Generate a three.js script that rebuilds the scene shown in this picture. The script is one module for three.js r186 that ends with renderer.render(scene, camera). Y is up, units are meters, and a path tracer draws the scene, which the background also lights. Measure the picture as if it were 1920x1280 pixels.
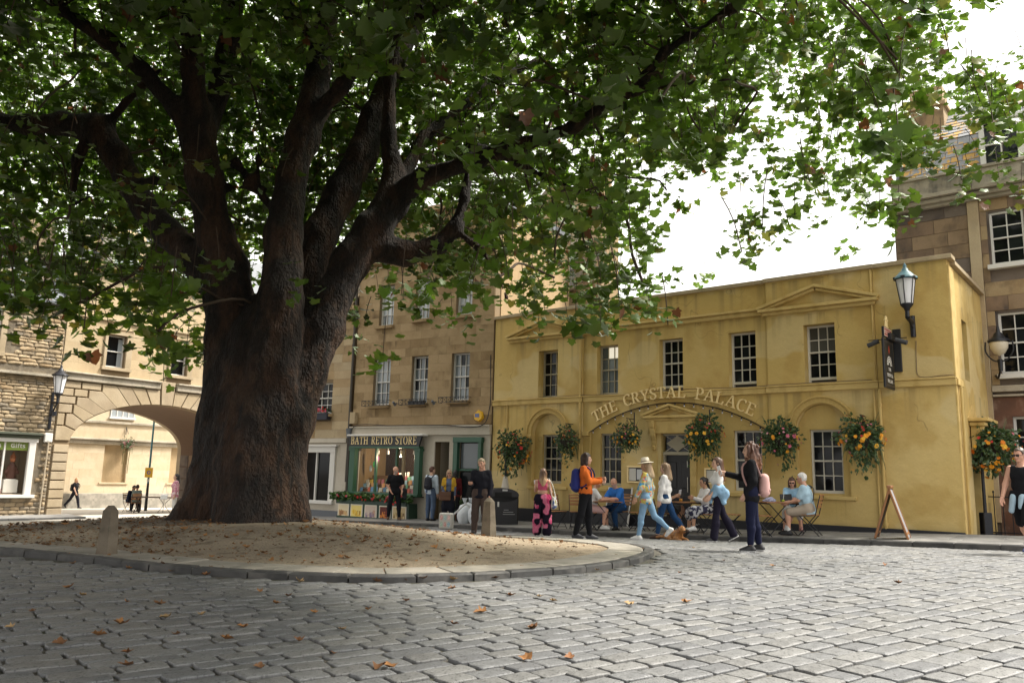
import * as THREE from 'three';
import { mergeGeometries } from 'three/addons/utils/BufferGeometryUtils.js';
import { FontLoader } from 'three/addons/loaders/FontLoader.js';
import { TextGeometry } from 'three/addons/geometries/TextGeometry.js';

// ---------- camera, sky, sun, exposure ----------
const scene = new THREE.Scene();
const camera = new THREE.PerspectiveCamera(46.41, 1024 / 682, 0.1, 600);
camera.rotation.order = 'YXZ';
camera.position.set(0, 1.1, 0);
camera.rotation.set(THREE.MathUtils.degToRad(9.5), 0, THREE.MathUtils.degToRad(1.4));
const renderer = new THREE.WebGLRenderer({ antialias: true });
renderer.setSize(1024, 682);
renderer.toneMapping = THREE.LinearToneMapping;
renderer.toneMappingExposure = 2.45;
renderer.shadowMap.enabled = true;

const SUN = new THREE.Vector3(0.72, 1.0, -0.16).normalize();
const sun = new THREE.DirectionalLight(new THREE.Color().setRGB(1.0, 0.945, 0.85), 3.6);
sun.position.copy(SUN).multiplyScalar(60); sun.castShadow = true; sun.shadow.radius = 20;
Object.assign(sun.shadow.camera, { left: -40, right: 40, top: 40, bottom: -40, near: 1, far: 160 });
sun.shadow.mapSize.set(2048, 2048);
scene.add(sun); scene.add(sun.target);
{
  // an even, bright, slightly warm overcast sky, brightest round the veiled sun
  const W = 256, H = 128, d = new Float32Array(W * H * 4), v = new THREE.Vector3();
  for (let j = 0; j < H; j++) for (let i = 0; i < W; i++) {
    const lat = ((j + 0.5) / H - 0.5) * Math.PI, lon = ((i + 0.5) / W - 0.5) * 2 * Math.PI;
    v.set(Math.cos(lat) * Math.cos(lon), Math.sin(lat), Math.cos(lat) * Math.sin(lon));
    const s = Math.max(0, v.dot(SUN)), glow = 0.9 * Math.pow(s, 10) + 0.3 * Math.pow(s, 3);
    const el = Math.max(0, v.y), b = (v.y < 0 ? 0.3 : 0.72 + 0.06 * el) + glow * (v.y < 0 ? 0.3 : 1), k = (j * W + i) * 4;
    d[k] = b * 1.0; d[k + 1] = b * 0.978; d[k + 2] = b * 0.95; d[k + 3] = 1;
  }
  const t = new THREE.DataTexture(d, W, H, THREE.RGBAFormat, THREE.FloatType);
  t.mapping = THREE.EquirectangularReflectionMapping; t.magFilter = t.minFilter = THREE.LinearFilter; t.needsUpdate = true;
  scene.background = t; scene.environment = t;
}

// ---------- helpers ----------
const R = THREE.MathUtils.degToRad, PI = Math.PI;
function rng(a) { return () => { a = (a + 0x6d2b79f5) | 0; let t = Math.imul(a ^ (a >>> 15), 1 | a); t = (t + Math.imul(t ^ (t >>> 7), 61 | t)) ^ t; return ((t ^ (t >>> 14)) >>> 0) / 4294967296; }; }
const V3 = (x, y, z) => new THREE.Vector3(x, y, z);
const clamp = (x, a = 0, b = 1) => Math.max(a, Math.min(b, x)), lerp = (a, b, t) => a + (b - a) * t;
const sstep = (a, b, x) => { const t = clamp((x - a) / (b - a)); return t * t * (3 - 2 * t); };
const hsh = (x, y, z) => { let h = Math.imul(x, 374761393) ^ Math.imul(y, 668265263) ^ Math.imul(z, 1274126177); h = Math.imul(h ^ (h >>> 13), 1274126177); h ^= h >>> 16; return (h >>> 0) / 4294967296; };
function vnoise(x, y, z, p = 0) {
  const X = Math.floor(x), Y = Math.floor(y), Z = Math.floor(z); let fx = x - X, fy = y - Y, fz = z - Z;
  fx *= fx * (3 - 2 * fx); fy *= fy * (3 - 2 * fy); fz *= fz * (3 - 2 * fz);
  const w = p ? (k) => ((k % p) + p) % p : (k) => k, h = (a, b, c) => hsh(w(X + a), w(Y + b), Z + c);
  return lerp(lerp(lerp(h(0, 0, 0), h(1, 0, 0), fx), lerp(h(0, 1, 0), h(1, 1, 0), fx), fy), lerp(lerp(h(0, 0, 1), h(1, 0, 1), fx), lerp(h(0, 1, 1), h(1, 1, 1), fx), fy), fz);
}
function fbm(x, y, z, o = 4, p = 0) { let s = 0, a = 0.5, n = 0; for (let i = 0; i < o; i++) { s += a * vnoise(x, y, z + i * 17, p); n += a; a *= 0.5; x *= 2; y *= 2; z *= 2; p *= 2; } return s / n; }
const spl = (t, w) => (t / w > 30 ? t : w * Math.log1p(Math.exp(t / w)));
function G(x, z) {                                              // the square dips towards the public house and falls away to the left
  const f = 0.068 * (spl(-z - 14.5, 0.8) - 0.75 * spl(-z - 20.5, 1));
  let b = spl(-x - 4, 1.5); b = 16 - spl(16 - b, 2);
  return -f - 0.03 * b * clamp((-z - 11) / 8);
}
const used = {};
function numbered(n) { const k = used[n] = (used[n] ?? -1) + 1; return k ? n + '_' + String(k).padStart(3, '0') : n; }
function tag(o, label, category, group) { o.userData = { label, category }; if (group) o.userData.group = group; return o; }
function thing(name, label, category, [x, y, z] = [0, 0, 0], turn = 0, group) {
  const o = new THREE.Group(); o.name = numbered(name); scene.add(o); o.position.set(x, y, z); o.rotation.y = turn;
  return tag(o, label, category, group);
}
function part(parent, name, geo, mat, pos, rot) {
  const m = new THREE.Mesh(Array.isArray(geo) ? mrg(geo) : geo, mat); m.name = name; m.castShadow = m.receiveShadow = true;
  if (pos) m.position.set(...pos); if (rot) m.rotation.set(...rot);
  (parent || scene).add(m); return m;
}
function solo(name, label, category, geo, mat, pos, rot, group) { const m = part(scene, numbered(name), geo, mat, pos, rot); return tag(m, label, category, group); }
function struct(name, geo, mat) { const m = part(scene, numbered(name), geo, mat); m.userData.kind = 'structure'; return m; }
function mrg(list) {
  const fixed = list.map((g) => {
    let h = g.index ? g.toNonIndexed() : g; const o = new THREE.BufferGeometry();
    o.setAttribute('position', h.attributes.position); if (!h.attributes.normal) h.computeVertexNormals();
    o.setAttribute('normal', h.attributes.normal); o.setAttribute('uv', h.attributes.uv || new THREE.BufferAttribute(new Float32Array(h.attributes.position.count * 2), 2)); return o;
  });
  return mergeGeometries(fixed);
}
function uvBox(g, s = 1, ox = 0, oy = 0) {                      // uv in metres by the main direction of each face
  if (g.index) g = g.toNonIndexed(); if (!g.attributes.normal) g.computeVertexNormals();
  const p = g.attributes.position, n = g.attributes.normal, uv = new Float32Array(p.count * 2);
  for (let i = 0; i < p.count; i++) {
    const ax = Math.abs(n.getX(i)), ay = Math.abs(n.getY(i)), az = Math.abs(n.getZ(i));
    const [a, b] = az >= ax && az >= ay ? [p.getX(i), p.getY(i)] : ax >= ay ? [p.getZ(i), p.getY(i)] : [p.getX(i), p.getZ(i)];
    uv[2 * i] = a * s + ox; uv[2 * i + 1] = b * s + oy;
  }
  g.setAttribute('uv', new THREE.BufferAttribute(uv, 2)); return g;
}
// a box whose edges are chamfered by b, centred at x, y, z
function cbox(w, h, d, x = 0, y = 0, z = 0, b = 0.006) {
  b = Math.min(b, w / 3, h / 3, d / 3); const X = w / 2, Y = h / 2, Z = d / 2, pos = [];
  const P = (sx, sy, sz, k) => [sx * (X - (k === 0 ? 0 : b)), sy * (Y - (k === 1 ? 0 : b)), sz * (Z - (k === 2 ? 0 : b))];
  const tri = (a, c, e) => { const nx = (c[1] - a[1]) * (e[2] - a[2]) - (c[2] - a[2]) * (e[1] - a[1]), ny = (c[2] - a[2]) * (e[0] - a[0]) - (c[0] - a[0]) * (e[2] - a[2]), nz = (c[0] - a[0]) * (e[1] - a[1]) - (c[1] - a[1]) * (e[0] - a[0]);
    const o = nx * (a[0] + c[0] + e[0]) + ny * (a[1] + c[1] + e[1]) + nz * (a[2] + c[2] + e[2]) > 0; pos.push(...a, ...(o ? c : e), ...(o ? e : c)); };
  const quad = (a, c, e, f) => { tri(a, c, e); tri(a, e, f); };
  for (const s of [-1, 1]) {
    quad(P(s, -1, -1, 0), P(s, 1, -1, 0), P(s, 1, 1, 0), P(s, -1, 1, 0)); quad(P(-1, s, -1, 1), P(1, s, -1, 1), P(1, s, 1, 1), P(-1, s, 1, 1)); quad(P(-1, -1, s, 2), P(1, -1, s, 2), P(1, 1, s, 2), P(-1, 1, s, 2));
    for (const t of [-1, 1]) {
      quad(P(s, t, -1, 0), P(s, t, 1, 0), P(s, t, 1, 1), P(s, t, -1, 1)); quad(P(s, -1, t, 0), P(s, 1, t, 0), P(s, 1, t, 2), P(s, -1, t, 2)); quad(P(-1, s, t, 1), P(1, s, t, 1), P(1, s, t, 2), P(-1, s, t, 2));
      for (const u of [-1, 1]) tri(P(s, t, u, 0), P(s, t, u, 1), P(s, t, u, 2));
    }
  }
  const g = new THREE.BufferGeometry(); g.setAttribute('position', new THREE.Float32BufferAttribute(pos, 3)); g.computeVertexNormals(); uvBox(g); return g.translate(x, y, z);
}
const box = (w, h, d, x = 0, y = 0, z = 0) => new THREE.BoxGeometry(w, h, d).translate(x, y, z);
const cyl = (r0, r1, h, x = 0, y = 0, z = 0, n = 12) => new THREE.CylinderGeometry(r1, r0, h, n).translate(x, y, z);
const ball = (r, x, y, z, sx = 1, sy = 1, sz = 1, n = 12) => new THREE.SphereGeometry(r, n, Math.ceil(n * 0.7)).scale(sx, sy, sz).translate(x, y, z);
const lathe = (pts, n = 16) => new THREE.LatheGeometry(pts.map((p) => new THREE.Vector2(p[0], p[1])), n);
const tube = (pts, r, n = 6, seg) => new THREE.TubeGeometry(new THREE.CatmullRomCurve3(pts.map((p) => (p.isVector3 ? p : V3(...p)))), seg || pts.length * 4, r, n);
function bar(a, b, r, n = 6, r2 = r) { const A = V3(...a), B = V3(...b), d = B.clone().sub(A); return new THREE.CylinderGeometry(r2, r, d.length(), n).applyQuaternion(new THREE.Quaternion().setFromUnitVectors(V3(0, 1, 0), d.normalize())).translate((A.x + B.x) / 2, (A.y + B.y) / 2, (A.z + B.z) / 2); }
function extr(pts, depth, holes = [], bevel = 0) {              // a polygon in x, y pushed back from z = 0 to z = -depth
  const s = new THREE.Shape(pts.map((p) => new THREE.Vector2(...p))); for (const h of holes) s.holes.push(new THREE.Path(h.map((p) => new THREE.Vector2(...p))));
  return new THREE.ExtrudeGeometry(s, { depth, bevelEnabled: bevel > 0, bevelSize: bevel, bevelThickness: bevel, bevelOffset: -bevel, bevelSegments: 1, curveSegments: 12 }).translate(0, 0, -depth);
}
const rect = (u0, v0, u1, v1) => [[u0, v0], [u1, v0], [u1, v1], [u0, v1]];

// ---------- textures and materials ----------
const lin = (c) => Math.pow(clamp(c), 1 / 2.2) * 255;
function tex(size, metres, fn) {                                // fn(u, v in 0..1) -> linear r, g, b
  const d = new Uint8Array(size * size * 4);
  for (let j = 0; j < size; j++) for (let i = 0; i < size; i++) { const c = fn((i + 0.5) / size, (j + 0.5) / size), k = (j * size + i) * 4; d[k] = lin(c[0]); d[k + 1] = lin(c[1]); d[k + 2] = lin(c[2]); d[k + 3] = 255; }
  const t = new THREE.DataTexture(d, size, size); t.colorSpace = THREE.SRGBColorSpace; t.wrapS = t.wrapT = THREE.RepeatWrapping; t.magFilter = THREE.LinearFilter; t.minFilter = THREE.LinearMipmapLinearFilter; t.generateMipmaps = true; t.repeat.set(1 / metres, 1 / metres); t.needsUpdate = true; return t;
}
function btex(size, metres, fn) {                               // a height map
  const d = new Uint8Array(size * size * 4);
  for (let j = 0; j < size; j++) for (let i = 0; i < size; i++) { const c = clamp(fn((i + 0.5) / size, (j + 0.5) / size)) * 255, k = (j * size + i) * 4; d[k] = d[k + 1] = d[k + 2] = c; d[k + 3] = 255; }
  const t = new THREE.DataTexture(d, size, size); t.wrapS = t.wrapT = THREE.RepeatWrapping; t.magFilter = THREE.LinearFilter; t.repeat.set(1 / metres, 1 / metres); t.needsUpdate = true; return t;
}
const rgb = (r, g, b) => new THREE.Color().setRGB(r, g, b);
const mat = (r, g, b, rough = 0.8, o = {}) => new THREE.MeshStandardMaterial({ color: rgb(r, g, b), roughness: rough, ...o });
const tmat = (map, rough = 0.9, o = {}) => new THREE.MeshStandardMaterial({ map, roughness: rough, ...o });
const mixc = (a, b, t) => [lerp(a[0], b[0], t), lerp(a[1], b[1], t), lerp(a[2], b[2], t)];
const gritB = btex(512, 0.9, (u, v) => 0.65 * fbm(u * 16, v * 16, 3, 5, 16) + 0.35 * vnoise(u * 128, v * 128, 9, 128));
const roughB = btex(512, 1.3, (u, v) => fbm(u * 8, v * 8, 5, 6, 8));
// weathered stone: two base tones, soot in blotches, pale run-offs
function stone(a, b, dark, amt, seed, size = 512, metres = 3, streak = 0.5) {
  return tex(size, metres, (u, v) => {
    const n = fbm(u * 4, v * 4, seed, 5, 4), m = fbm(u * 9, v * 9, seed + 40, 4, 9), s = fbm(u * 26, v * 3, seed + 80, 3, 1) , g = vnoise(u * 160, v * 160, seed, 160);
    let c = mixc(a, b, sstep(0.3, 0.7, n)); c = mixc(c, dark, amt * sstep(0.48, 0.78, m * (1 - streak) + streak * (0.5 * n + 0.5 * fbm(u * 20, v * 4, seed + 60, 3, 4))));
    const k = 0.88 + 0.24 * g * 0.6 + 0.1 * (m - 0.5); return c.map((x) => x * k);
  });
}
const M = {};
{ // painted stucco of the public house, 13.6 m by 7 m: mottled, with run-off stains, damp at the foot, cracks and patches
  const W = 1536, H = 1024, d = new Uint8Array(W * H * 4), sills = [[-11.62, -10.87, 3.3], [-9.47, -8.73, 3.3], [-7.37, -6.64, 3.3], [-5.3, -4.55, 3.3], [-3.28, -2.52, 3.3], [-12.9, -9.9, 5.3], [-4.4, -1.45, 5.25], [-9.9, -4.3, 5.35], [-13.5, -0.02, 6.15], [-12, -10.4, 0.7], [-3.8, -2.1, 0.7], [-9.5, -8.5, 0.7], [-5.4, -4.3, 0.7], [-13.5, 0, 3.28]];
  for (let j = 0; j < H; j++) for (let i = 0; i < W; i++) {
    const x = (i / W) * 13.6 - 13.6, y = (j / H) * 7 - (j / H > 0.9 ? 7 : 0), n = fbm(x * 0.5, y * 0.5, 2, 4), m = fbm(x * 1.7, y * 1.4, 7, 4), p = fbm(x * 0.9 + 20, y * 1.1, 33, 3), fine = hsh(i, j, 5);
    let c = mixc([0.555, 0.39, 0.125], [0.64, 0.48, 0.195], sstep(0.32, 0.68, n)); c = mixc(c, [0.46, 0.295, 0.075], 0.55 * sstep(0.5, 0.72, m)); c = mixc(c, [0.66, 0.54, 0.29], 0.6 * sstep(0.58, 0.66, p) * (0.5 + 0.5 * m));
    let st = 0; for (const [a, b, v] of sills) if (y < v && x > a - 0.1 && x < b + 0.1) { const f = (v - y) / (1.5 * vnoise(x * 5, v * 3, 1) + 0.12); if (f < 1) st = Math.max(st, (1 - f) * sstep(0.5, 0.85, vnoise(x * 9, v, 8) * 0.6 + 0.2 * vnoise(x * 29, v, 9) + 0.3 * vnoise(x * 1.7, v, 4))); }
    c = mixc(c, [0.27, 0.19, 0.07], 0.6 * st); c = mixc(c, [0.24, 0.19, 0.085], 0.7 * sstep(0.75, 0.0, y + 0.25 + 0.5 * fbm(x * 2, y, 3, 3)));
    const cr = Math.abs(fbm(x * 0.9 + 7, y * 0.9, 51, 4) - 0.5); if (cr < 0.0035 && vnoise(x * 0.7, y * 0.7, 77) > 0.55) c = c.map((q) => q * 0.72);
    const k = 0.93 + 0.12 * fine, o = (j * W + i) * 4; d[o] = lin(c[0] * k); d[o + 1] = lin(c[1] * k); d[o + 2] = lin(c[2] * k); d[o + 3] = 255;
  }
  const t = new THREE.DataTexture(d, W, H); t.colorSpace = THREE.SRGBColorSpace; t.wrapS = t.wrapT = THREE.RepeatWrapping; t.magFilter = THREE.LinearFilter; t.repeat.set(1 / 13.6, 1 / 7); t.needsUpdate = true; M.stucco = tmat(t, 0.86, { bumpMap: roughB, bumpScale: 0.013 });
}
M.stuccoTrim = tmat(tex(512, 3, (u, v) => { const n = fbm(u * 6, v * 6, 12, 5, 6), m = fbm(u * 14, v * 14, 17, 4, 14); return mixc(mixc([0.56, 0.395, 0.13], [0.64, 0.475, 0.19], n), [0.41, 0.265, 0.07], 0.45 * sstep(0.5, 0.75, m)); }), 0.85, { bumpMap: gritB, bumpScale: 0.006 });
M.bathA = tmat(stone([0.406, 0.289, 0.156], [0.312, 0.211, 0.101], [0.144, 0.090, 0.040], 0.8, 3, 512, 3.6), 0.92, { bumpMap: gritB, bumpScale: 0.006 });
M.bathB = tmat(stone([0.359, 0.250, 0.129], [0.265, 0.172, 0.078], [0.115, 0.072, 0.032], 0.9, 33, 512, 3.1), 0.92, { bumpMap: gritB, bumpScale: 0.006 });
M.bathC = tmat(stone([0.390, 0.281, 0.148], [0.289, 0.195, 0.094], [0.158, 0.101, 0.043], 0.6, 63, 512, 2.7), 0.92, { bumpMap: gritB, bumpScale: 0.006 });
M.pale = tmat(stone([0.484, 0.374, 0.226], [0.429, 0.320, 0.187], [0.281, 0.218, 0.133], 0.35, 13, 512, 3.3), 0.9, { bumpMap: gritB, bumpScale: 0.004 });
M.pale2 = tmat(stone([0.452, 0.359, 0.226], [0.398, 0.300, 0.176], [0.257, 0.211, 0.140], 0.4, 23, 512, 2.9), 0.9, { bumpMap: gritB, bumpScale: 0.004 });
M.lanewall = tmat(stone([0.590, 0.492, 0.344], [0.541, 0.435, 0.287], [0.369, 0.303, 0.213], 0.35, 27, 512, 2.9), 0.9);
M.rust1 = tmat(stone([0.391, 0.315, 0.212], [0.340, 0.264, 0.170], [0.212, 0.170, 0.111], 0.4, 43, 512, 2.3), 0.9, { bumpMap: gritB, bumpScale: 0.005 });
M.rust2 = tmat(stone([0.425, 0.340, 0.225], [0.365, 0.285, 0.178], [0.238, 0.187, 0.119], 0.4, 53, 512, 2.9), 0.9, { bumpMap: gritB, bumpScale: 0.005 });
M.grime = tmat(stone([0.42, 0.37, 0.29], [0.32, 0.28, 0.21], [0.07, 0.065, 0.06], 0.85, 73, 512, 2.2), 0.95, { bumpMap: gritB, bumpScale: 0.008 });
M.soot1 = tmat(stone([0.240, 0.160, 0.100], [0.168, 0.112, 0.072], [0.060, 0.048, 0.042], 0.9, 83, 512, 2.6), 0.93, { bumpMap: gritB, bumpScale: 0.008 });
M.soot2 = tmat(stone([0.288, 0.200, 0.120], [0.216, 0.144, 0.080], [0.096, 0.068, 0.048], 0.8, 93, 512, 2.1), 0.93, { bumpMap: gritB, bumpScale: 0.008 });
M.soot3 = tmat(stone([0.168, 0.132, 0.104], [0.116, 0.088, 0.072], [0.040, 0.036, 0.036], 0.8, 103, 512, 2.4), 0.93, { bumpMap: gritB, bumpScale: 0.008 });
M.ochre = tmat(stone([0.374, 0.274, 0.151], [0.302, 0.202, 0.101], [0.094, 0.061, 0.036], 0.75, 113, 512, 2.7), 0.93, { bumpMap: gritB, bumpScale: 0.008 });
M.rubble = [0, 1, 2, 3].map((k) => tmat(stone([[0.40, 0.30, 0.18], [0.33, 0.25, 0.155], [0.44, 0.34, 0.215], [0.27, 0.22, 0.155]][k], [[0.30, 0.21, 0.115], [0.25, 0.19, 0.12], [0.33, 0.25, 0.15], [0.20, 0.165, 0.12]][k], [0.10, 0.085, 0.06], 0.6, 123 + k * 9, 256, 1.1 + 0.2 * k), 0.96, { bumpMap: roughB, bumpScale: 0.03 }));
M.mortar = tmat(stone([0.22, 0.18, 0.125], [0.16, 0.13, 0.09], [0.07, 0.06, 0.05], 0.5, 163, 256, 1.4), 1, { bumpMap: gritB, bumpScale: 0.01 });
M.joint = mat(0.2, 0.145, 0.085, 1);
M.cream = tmat(stone([0.527, 0.476, 0.391], [0.476, 0.425, 0.340], [0.357, 0.315, 0.246], 0.3, 173, 256, 2.6), 0.75);
M.white = mat(0.62, 0.6, 0.56, 0.5); M.sash = mat(0.62, 0.585, 0.50, 0.55); M.sashDim = mat(0.42, 0.375, 0.27, 0.6);
M.black = mat(0.012, 0.012, 0.014, 0.45); M.iron = mat(0.012, 0.013, 0.018, 0.42, { metalness: 0.2 }); M.plinth = mat(0.014, 0.014, 0.018, 0.6);
M.green = mat(0.022, 0.085, 0.048, 0.42); M.greenD = mat(0.012, 0.045, 0.026, 0.42); M.gold = mat(0.85, 0.66, 0.32, 0.4, { metalness: 0.1 });
M.lead = mat(0.11, 0.12, 0.135, 0.6); M.wood = tmat(tex(256, 0.5, (u, v) => { const n = fbm(u * 2, v * 40, 3, 4, 2); return mixc([0.34, 0.15, 0.05], [0.2, 0.08, 0.025], n); }), 0.5);
M.pane = [[0.008, 0.009, 0.01], [0.014, 0.016, 0.018], [0.006, 0.006, 0.007]].map((c) => new THREE.MeshPhysicalMaterial({ color: rgb(...c), roughness: 0.06, specularIntensity: 0.4 }));
M.paneBlue = [[0.2, 0.23, 0.25], [0.3, 0.33, 0.35], [0.12, 0.14, 0.15]].map((c) => new THREE.MeshPhysicalMaterial({ color: rgb(...c), roughness: 0.12 }));
M.glass = new THREE.MeshPhysicalMaterial({ color: 0xffffff, roughness: 0.02, transmission: 1, thickness: 0, ior: 1.45, specularIntensity: 0.12 });
M.frost = new THREE.MeshPhysicalMaterial({ color: rgb(0.9, 0.9, 0.92), roughness: 0.7, transmission: 0.25, thickness: 0 });
const font = await new FontLoader().loadAsync('fonts/droid/droid_serif_bold.typeface.json');
const fontR = await new FontLoader().loadAsync('fonts/droid/droid_serif_regular.typeface.json');
const fontS = await new FontLoader().loadAsync('fonts/droid/droid_sans_bold.typeface.json');
function letter(ch, size, depth, f = font) { const g = new TextGeometry(ch, { font: f, size, depth, curveSegments: 4, bevelEnabled: false }); g.computeBoundingBox(); return g; }

// ---------- facades: a group whose x runs along the wall, y up, z out of it ----------
function facade(name, label, category, x, z, deg) { return thing(name, label, category, [x, 0, z], R(-deg)); }
function ground(g, y) { for (const c of g.children) c.position.y -= y; g.position.y = y; }      // put the group at its base
// a sash window standing in its opening: frame, glazing bars and a pane in every light
function sash(parent, u0, v0, u1, v1, { cols = 3, rows = 4, mat: fm = M.sash, panes = M.pane, recess = 0.13, frame = 0.05, seed = 1, open = 0, meet = 0.5, bars = 0.022 } = {}) {
  const w = u1 - u0, h = v1 - v0, r = rng(seed * 77 + 5), g = [], cx = w / 2;
  g.push(cbox(frame, h, 0.09, frame / 2, h / 2, 0, 0.005), cbox(frame, h, 0.09, w - frame / 2, h / 2, 0, 0.005), cbox(w - 2 * frame, frame, 0.09, cx, h - frame / 2, 0, 0.005));
  const b0 = open, iw = w - 2 * frame, ih = h - frame - b0;
  g.push(cbox(iw, 0.07, 0.06, cx, b0 + 0.035, 0.004, 0.005));
  const y0 = b0 + 0.07, y1 = h - frame, ym = lerp(y0, y1, meet);
  if (meet > 0) g.push(cbox(iw, 0.042, 0.08, cx, ym, 0.006, 0.005));
  const ys = []; for (let j = 0; j <= rows; j++) ys.push(lerp(y0, y1, j / rows));
  for (let i = 1; i < cols; i++) g.push(box(bars, y1 - y0, 0.034, frame + iw * i / cols, (y0 + y1) / 2, 0.001));
  for (let j = 1; j < rows; j++) if (!(meet > 0 && Math.abs(ys[j] - ym) < 0.03)) g.push(box(iw, bars, 0.031, cx, ys[j], 0));
  const win = part(parent, 'window', g, fm, [u0, v0, -recess]);
  const pw = iw / cols; for (let i = 0; i < cols; i++) for (let j = 0; j < rows; j++) {
    const pm = Array.isArray(panes) ? panes[Math.floor(r() * panes.length)] : panes(i, j, r);
    part(win, 'pane', PANE, pm, [frame + pw * (i + 0.5), (ys[j] + ys[j + 1]) / 2, -0.02], [(r() - 0.5) * 0.02, (r() - 0.5) * 0.02, 0]).scale.set(pw - 0.004, ys[j + 1] - ys[j] - 0.004, 1);
  }
  if (open > 0) part(win, 'opening', box(iw, open, 0.01, cx, open / 2, -0.05), M.black);
  return win;
}
const PANE = box(1, 1, 0.006);
// squared stone facing: courses of blocks with recessed joints, cut round the openings
function ashlar(parent, u0, v0, u1, v1, holes, { course = 0.33, len = 0.9, mats, joint = 0.006, proud = 0.012, seed = 1, name = 'stone', jitter = 0.002, edge = 0.004, skip } = {}) {
  const r = rng(seed), n = Math.round((v1 - v0) / course), ch = (v1 - v0) / n; let k = 0;
  for (let j = 0; j < n; j++) {
    const a = v0 + j * ch, b = a + ch; let spans = [[u0, u1]];
    for (const [h0, w0, h1, w1] of holes) if (w1 > a + 0.02 && w0 < b - 0.02) spans = spans.flatMap(([s, e]) => [[s, Math.min(e, h0)], [Math.max(s, h1), e]].filter(([p, q]) => q - p > 0.03));
    for (const [s, e] of spans) {
      let x = s + (j % 2 && s === u0 ? len * 0.5 : 0) * 0, first = true;
      while (x < e - 0.01) {
        let L = len * (0.8 + 0.45 * r()); if (first && j % 2) L *= 0.55; first = false; if (e - x - L < len * 0.35) L = e - x;
        if (!skip || !skip(x + L / 2, (a + b) / 2)) {
          const m = mats[Math.floor(r() * mats.length)], d = proud + (r() - 0.5) * jitter * 2, g = cbox(L - joint, ch - joint, d, 0, 0, 0, edge); uvBox(g, 1, r() * 9, r() * 9);
          part(parent, name, g, m, [x + L / 2, (a + b) / 2, d / 2 + 0.001]); k++;
        }
        x += L;
      }
    }
  }
  return k;
}
const wallGeo = (outline, depth, holes) => uvBox(extr(outline, depth, holes));
// ---------- the ground ----------
const U_ = [Math.cos(R(39.5)), Math.sin(R(39.5))], N_ = [-Math.sin(R(39.5)), Math.cos(R(39.5))];
const PUB = (u, o) => [9.825 + U_[0] * u + N_[0] * o, -17.5 + U_[1] * u + N_[1] * o];      // a point o metres in front of the public house
const OUT = [[-6.18, -10.03], [-4.91, -9.47], [-3.88, -8.88], [-2.85, -8.52], [-1.94, -8.36], [-1.3, -8.34], [-0.44, -8.64], [0.3, -9.1], [0.95, -9.69], [1.58, -10.57], [2.06, -11.64], [2.2, -12.4], [2.0, -13.3], [1.2, -14.3], [0, -15.1], [-1.5, -15.9], [-3.5, -16.6], [-6, -16.9], [-8.5, -16.4], [-10.4, -15], [-11, -13.2], [-9.6, -11.6], [-7.8, -10.7]];
const TREE = [-4.45, -13.55];
const outline = new THREE.CatmullRomCurve3(OUT.map(([x, z]) => V3(x, 0, z)), true, 'centripetal').getSpacedPoints(240);
function edgeR(ang) {                                           // distance from the tree to the kerb line
  let best = 9, bd = 9; for (const p of outline) { const d = Math.abs(Math.atan2(Math.sin(Math.atan2(p.z - TREE[1], p.x - TREE[0]) - ang), Math.cos(Math.atan2(p.z - TREE[1], p.x - TREE[0]) - ang))); if (d < bd) { bd = d; best = Math.hypot(p.x - TREE[0], p.z - TREE[1]); } } return best;
}
const EDGE = Array.from({ length: 720 }, (_, i) => edgeR(i / 720 * 2 * PI - PI));
const rimAt = (x, z) => { const a = (Math.atan2(z - TREE[1], x - TREE[0]) + PI) / (2 * PI) * 720, i = Math.floor(a) % 720; return lerp(EDGE[i], EDGE[(i + 1) % 720], a - Math.floor(a)); };
const inIsland = (x, z, m = 0) => Math.hypot(x - TREE[0], z - TREE[1]) < rimAt(x, z) + m;
function soilY(x, z) {
  const d = Math.hypot(x - TREE[0], z - TREE[1]), t = clamp(d / rimAt(x, z));
  return G(x, z) + 0.045 + 0.27 * (1 - sstep(0.1, 0.88, t)) + 0.018 * (fbm(x * 2.1, 0, z * 2.1, 4) - 0.5) * (1 - sstep(0.8, 0.95, t));
}
function sheet(x0, x1, z0, z1, step, y, keep) {
  const nx = Math.round((x1 - x0) / step), nz = Math.round((z1 - z0) / step), pos = [], uv = [], idx = [];
  for (let j = 0; j <= nz; j++) for (let i = 0; i <= nx; i++) { const x = lerp(x0, x1, i / nx), z = lerp(z0, z1, j / nz); pos.push(x, y(x, z), z); uv.push(x, z); }
  for (let j = 0; j < nz; j++) for (let i = 0; i < nx; i++) { if (keep && !keep(lerp(x0, x1, (i + 0.5) / nx), lerp(z0, z1, (j + 0.5) / nz))) continue; const a = j * (nx + 1) + i; idx.push(a, a + nx + 1, a + 1, a + 1, a + nx + 1, a + nx + 2); }
  const g = new THREE.BufferGeometry(); g.setAttribute('position', new THREE.Float32BufferAttribute(pos, 3)); g.setAttribute('uv', new THREE.Float32BufferAttribute(uv, 2)); g.setIndex(idx); g.computeVertexNormals(); return g;
}
M.grit = tmat(tex(512, 1.4, (u, v) => { const n = fbm(u * 8, v * 8, 3, 4, 8), m = fbm(u * 20, v * 20, 9, 3, 20), f = vnoise(u * 200, v * 200, 4, 200); let c = mixc([0.14, 0.125, 0.10], [0.22, 0.2, 0.165], n); c = mixc(c, [0.055, 0.075, 0.02], 0.7 * sstep(0.6, 0.72, m)); return c.map((x) => 0.7 * x * (0.6 + 0.4 * f)); }), 1, { bumpMap: gritB, bumpScale: 0.01 });
struct('ground', sheet(-300, 300, -300, 300, 12, (x, z) => G(clamp(x, -26, 26), clamp(z, -52, 0)) - 0.45), M.grit);
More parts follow.
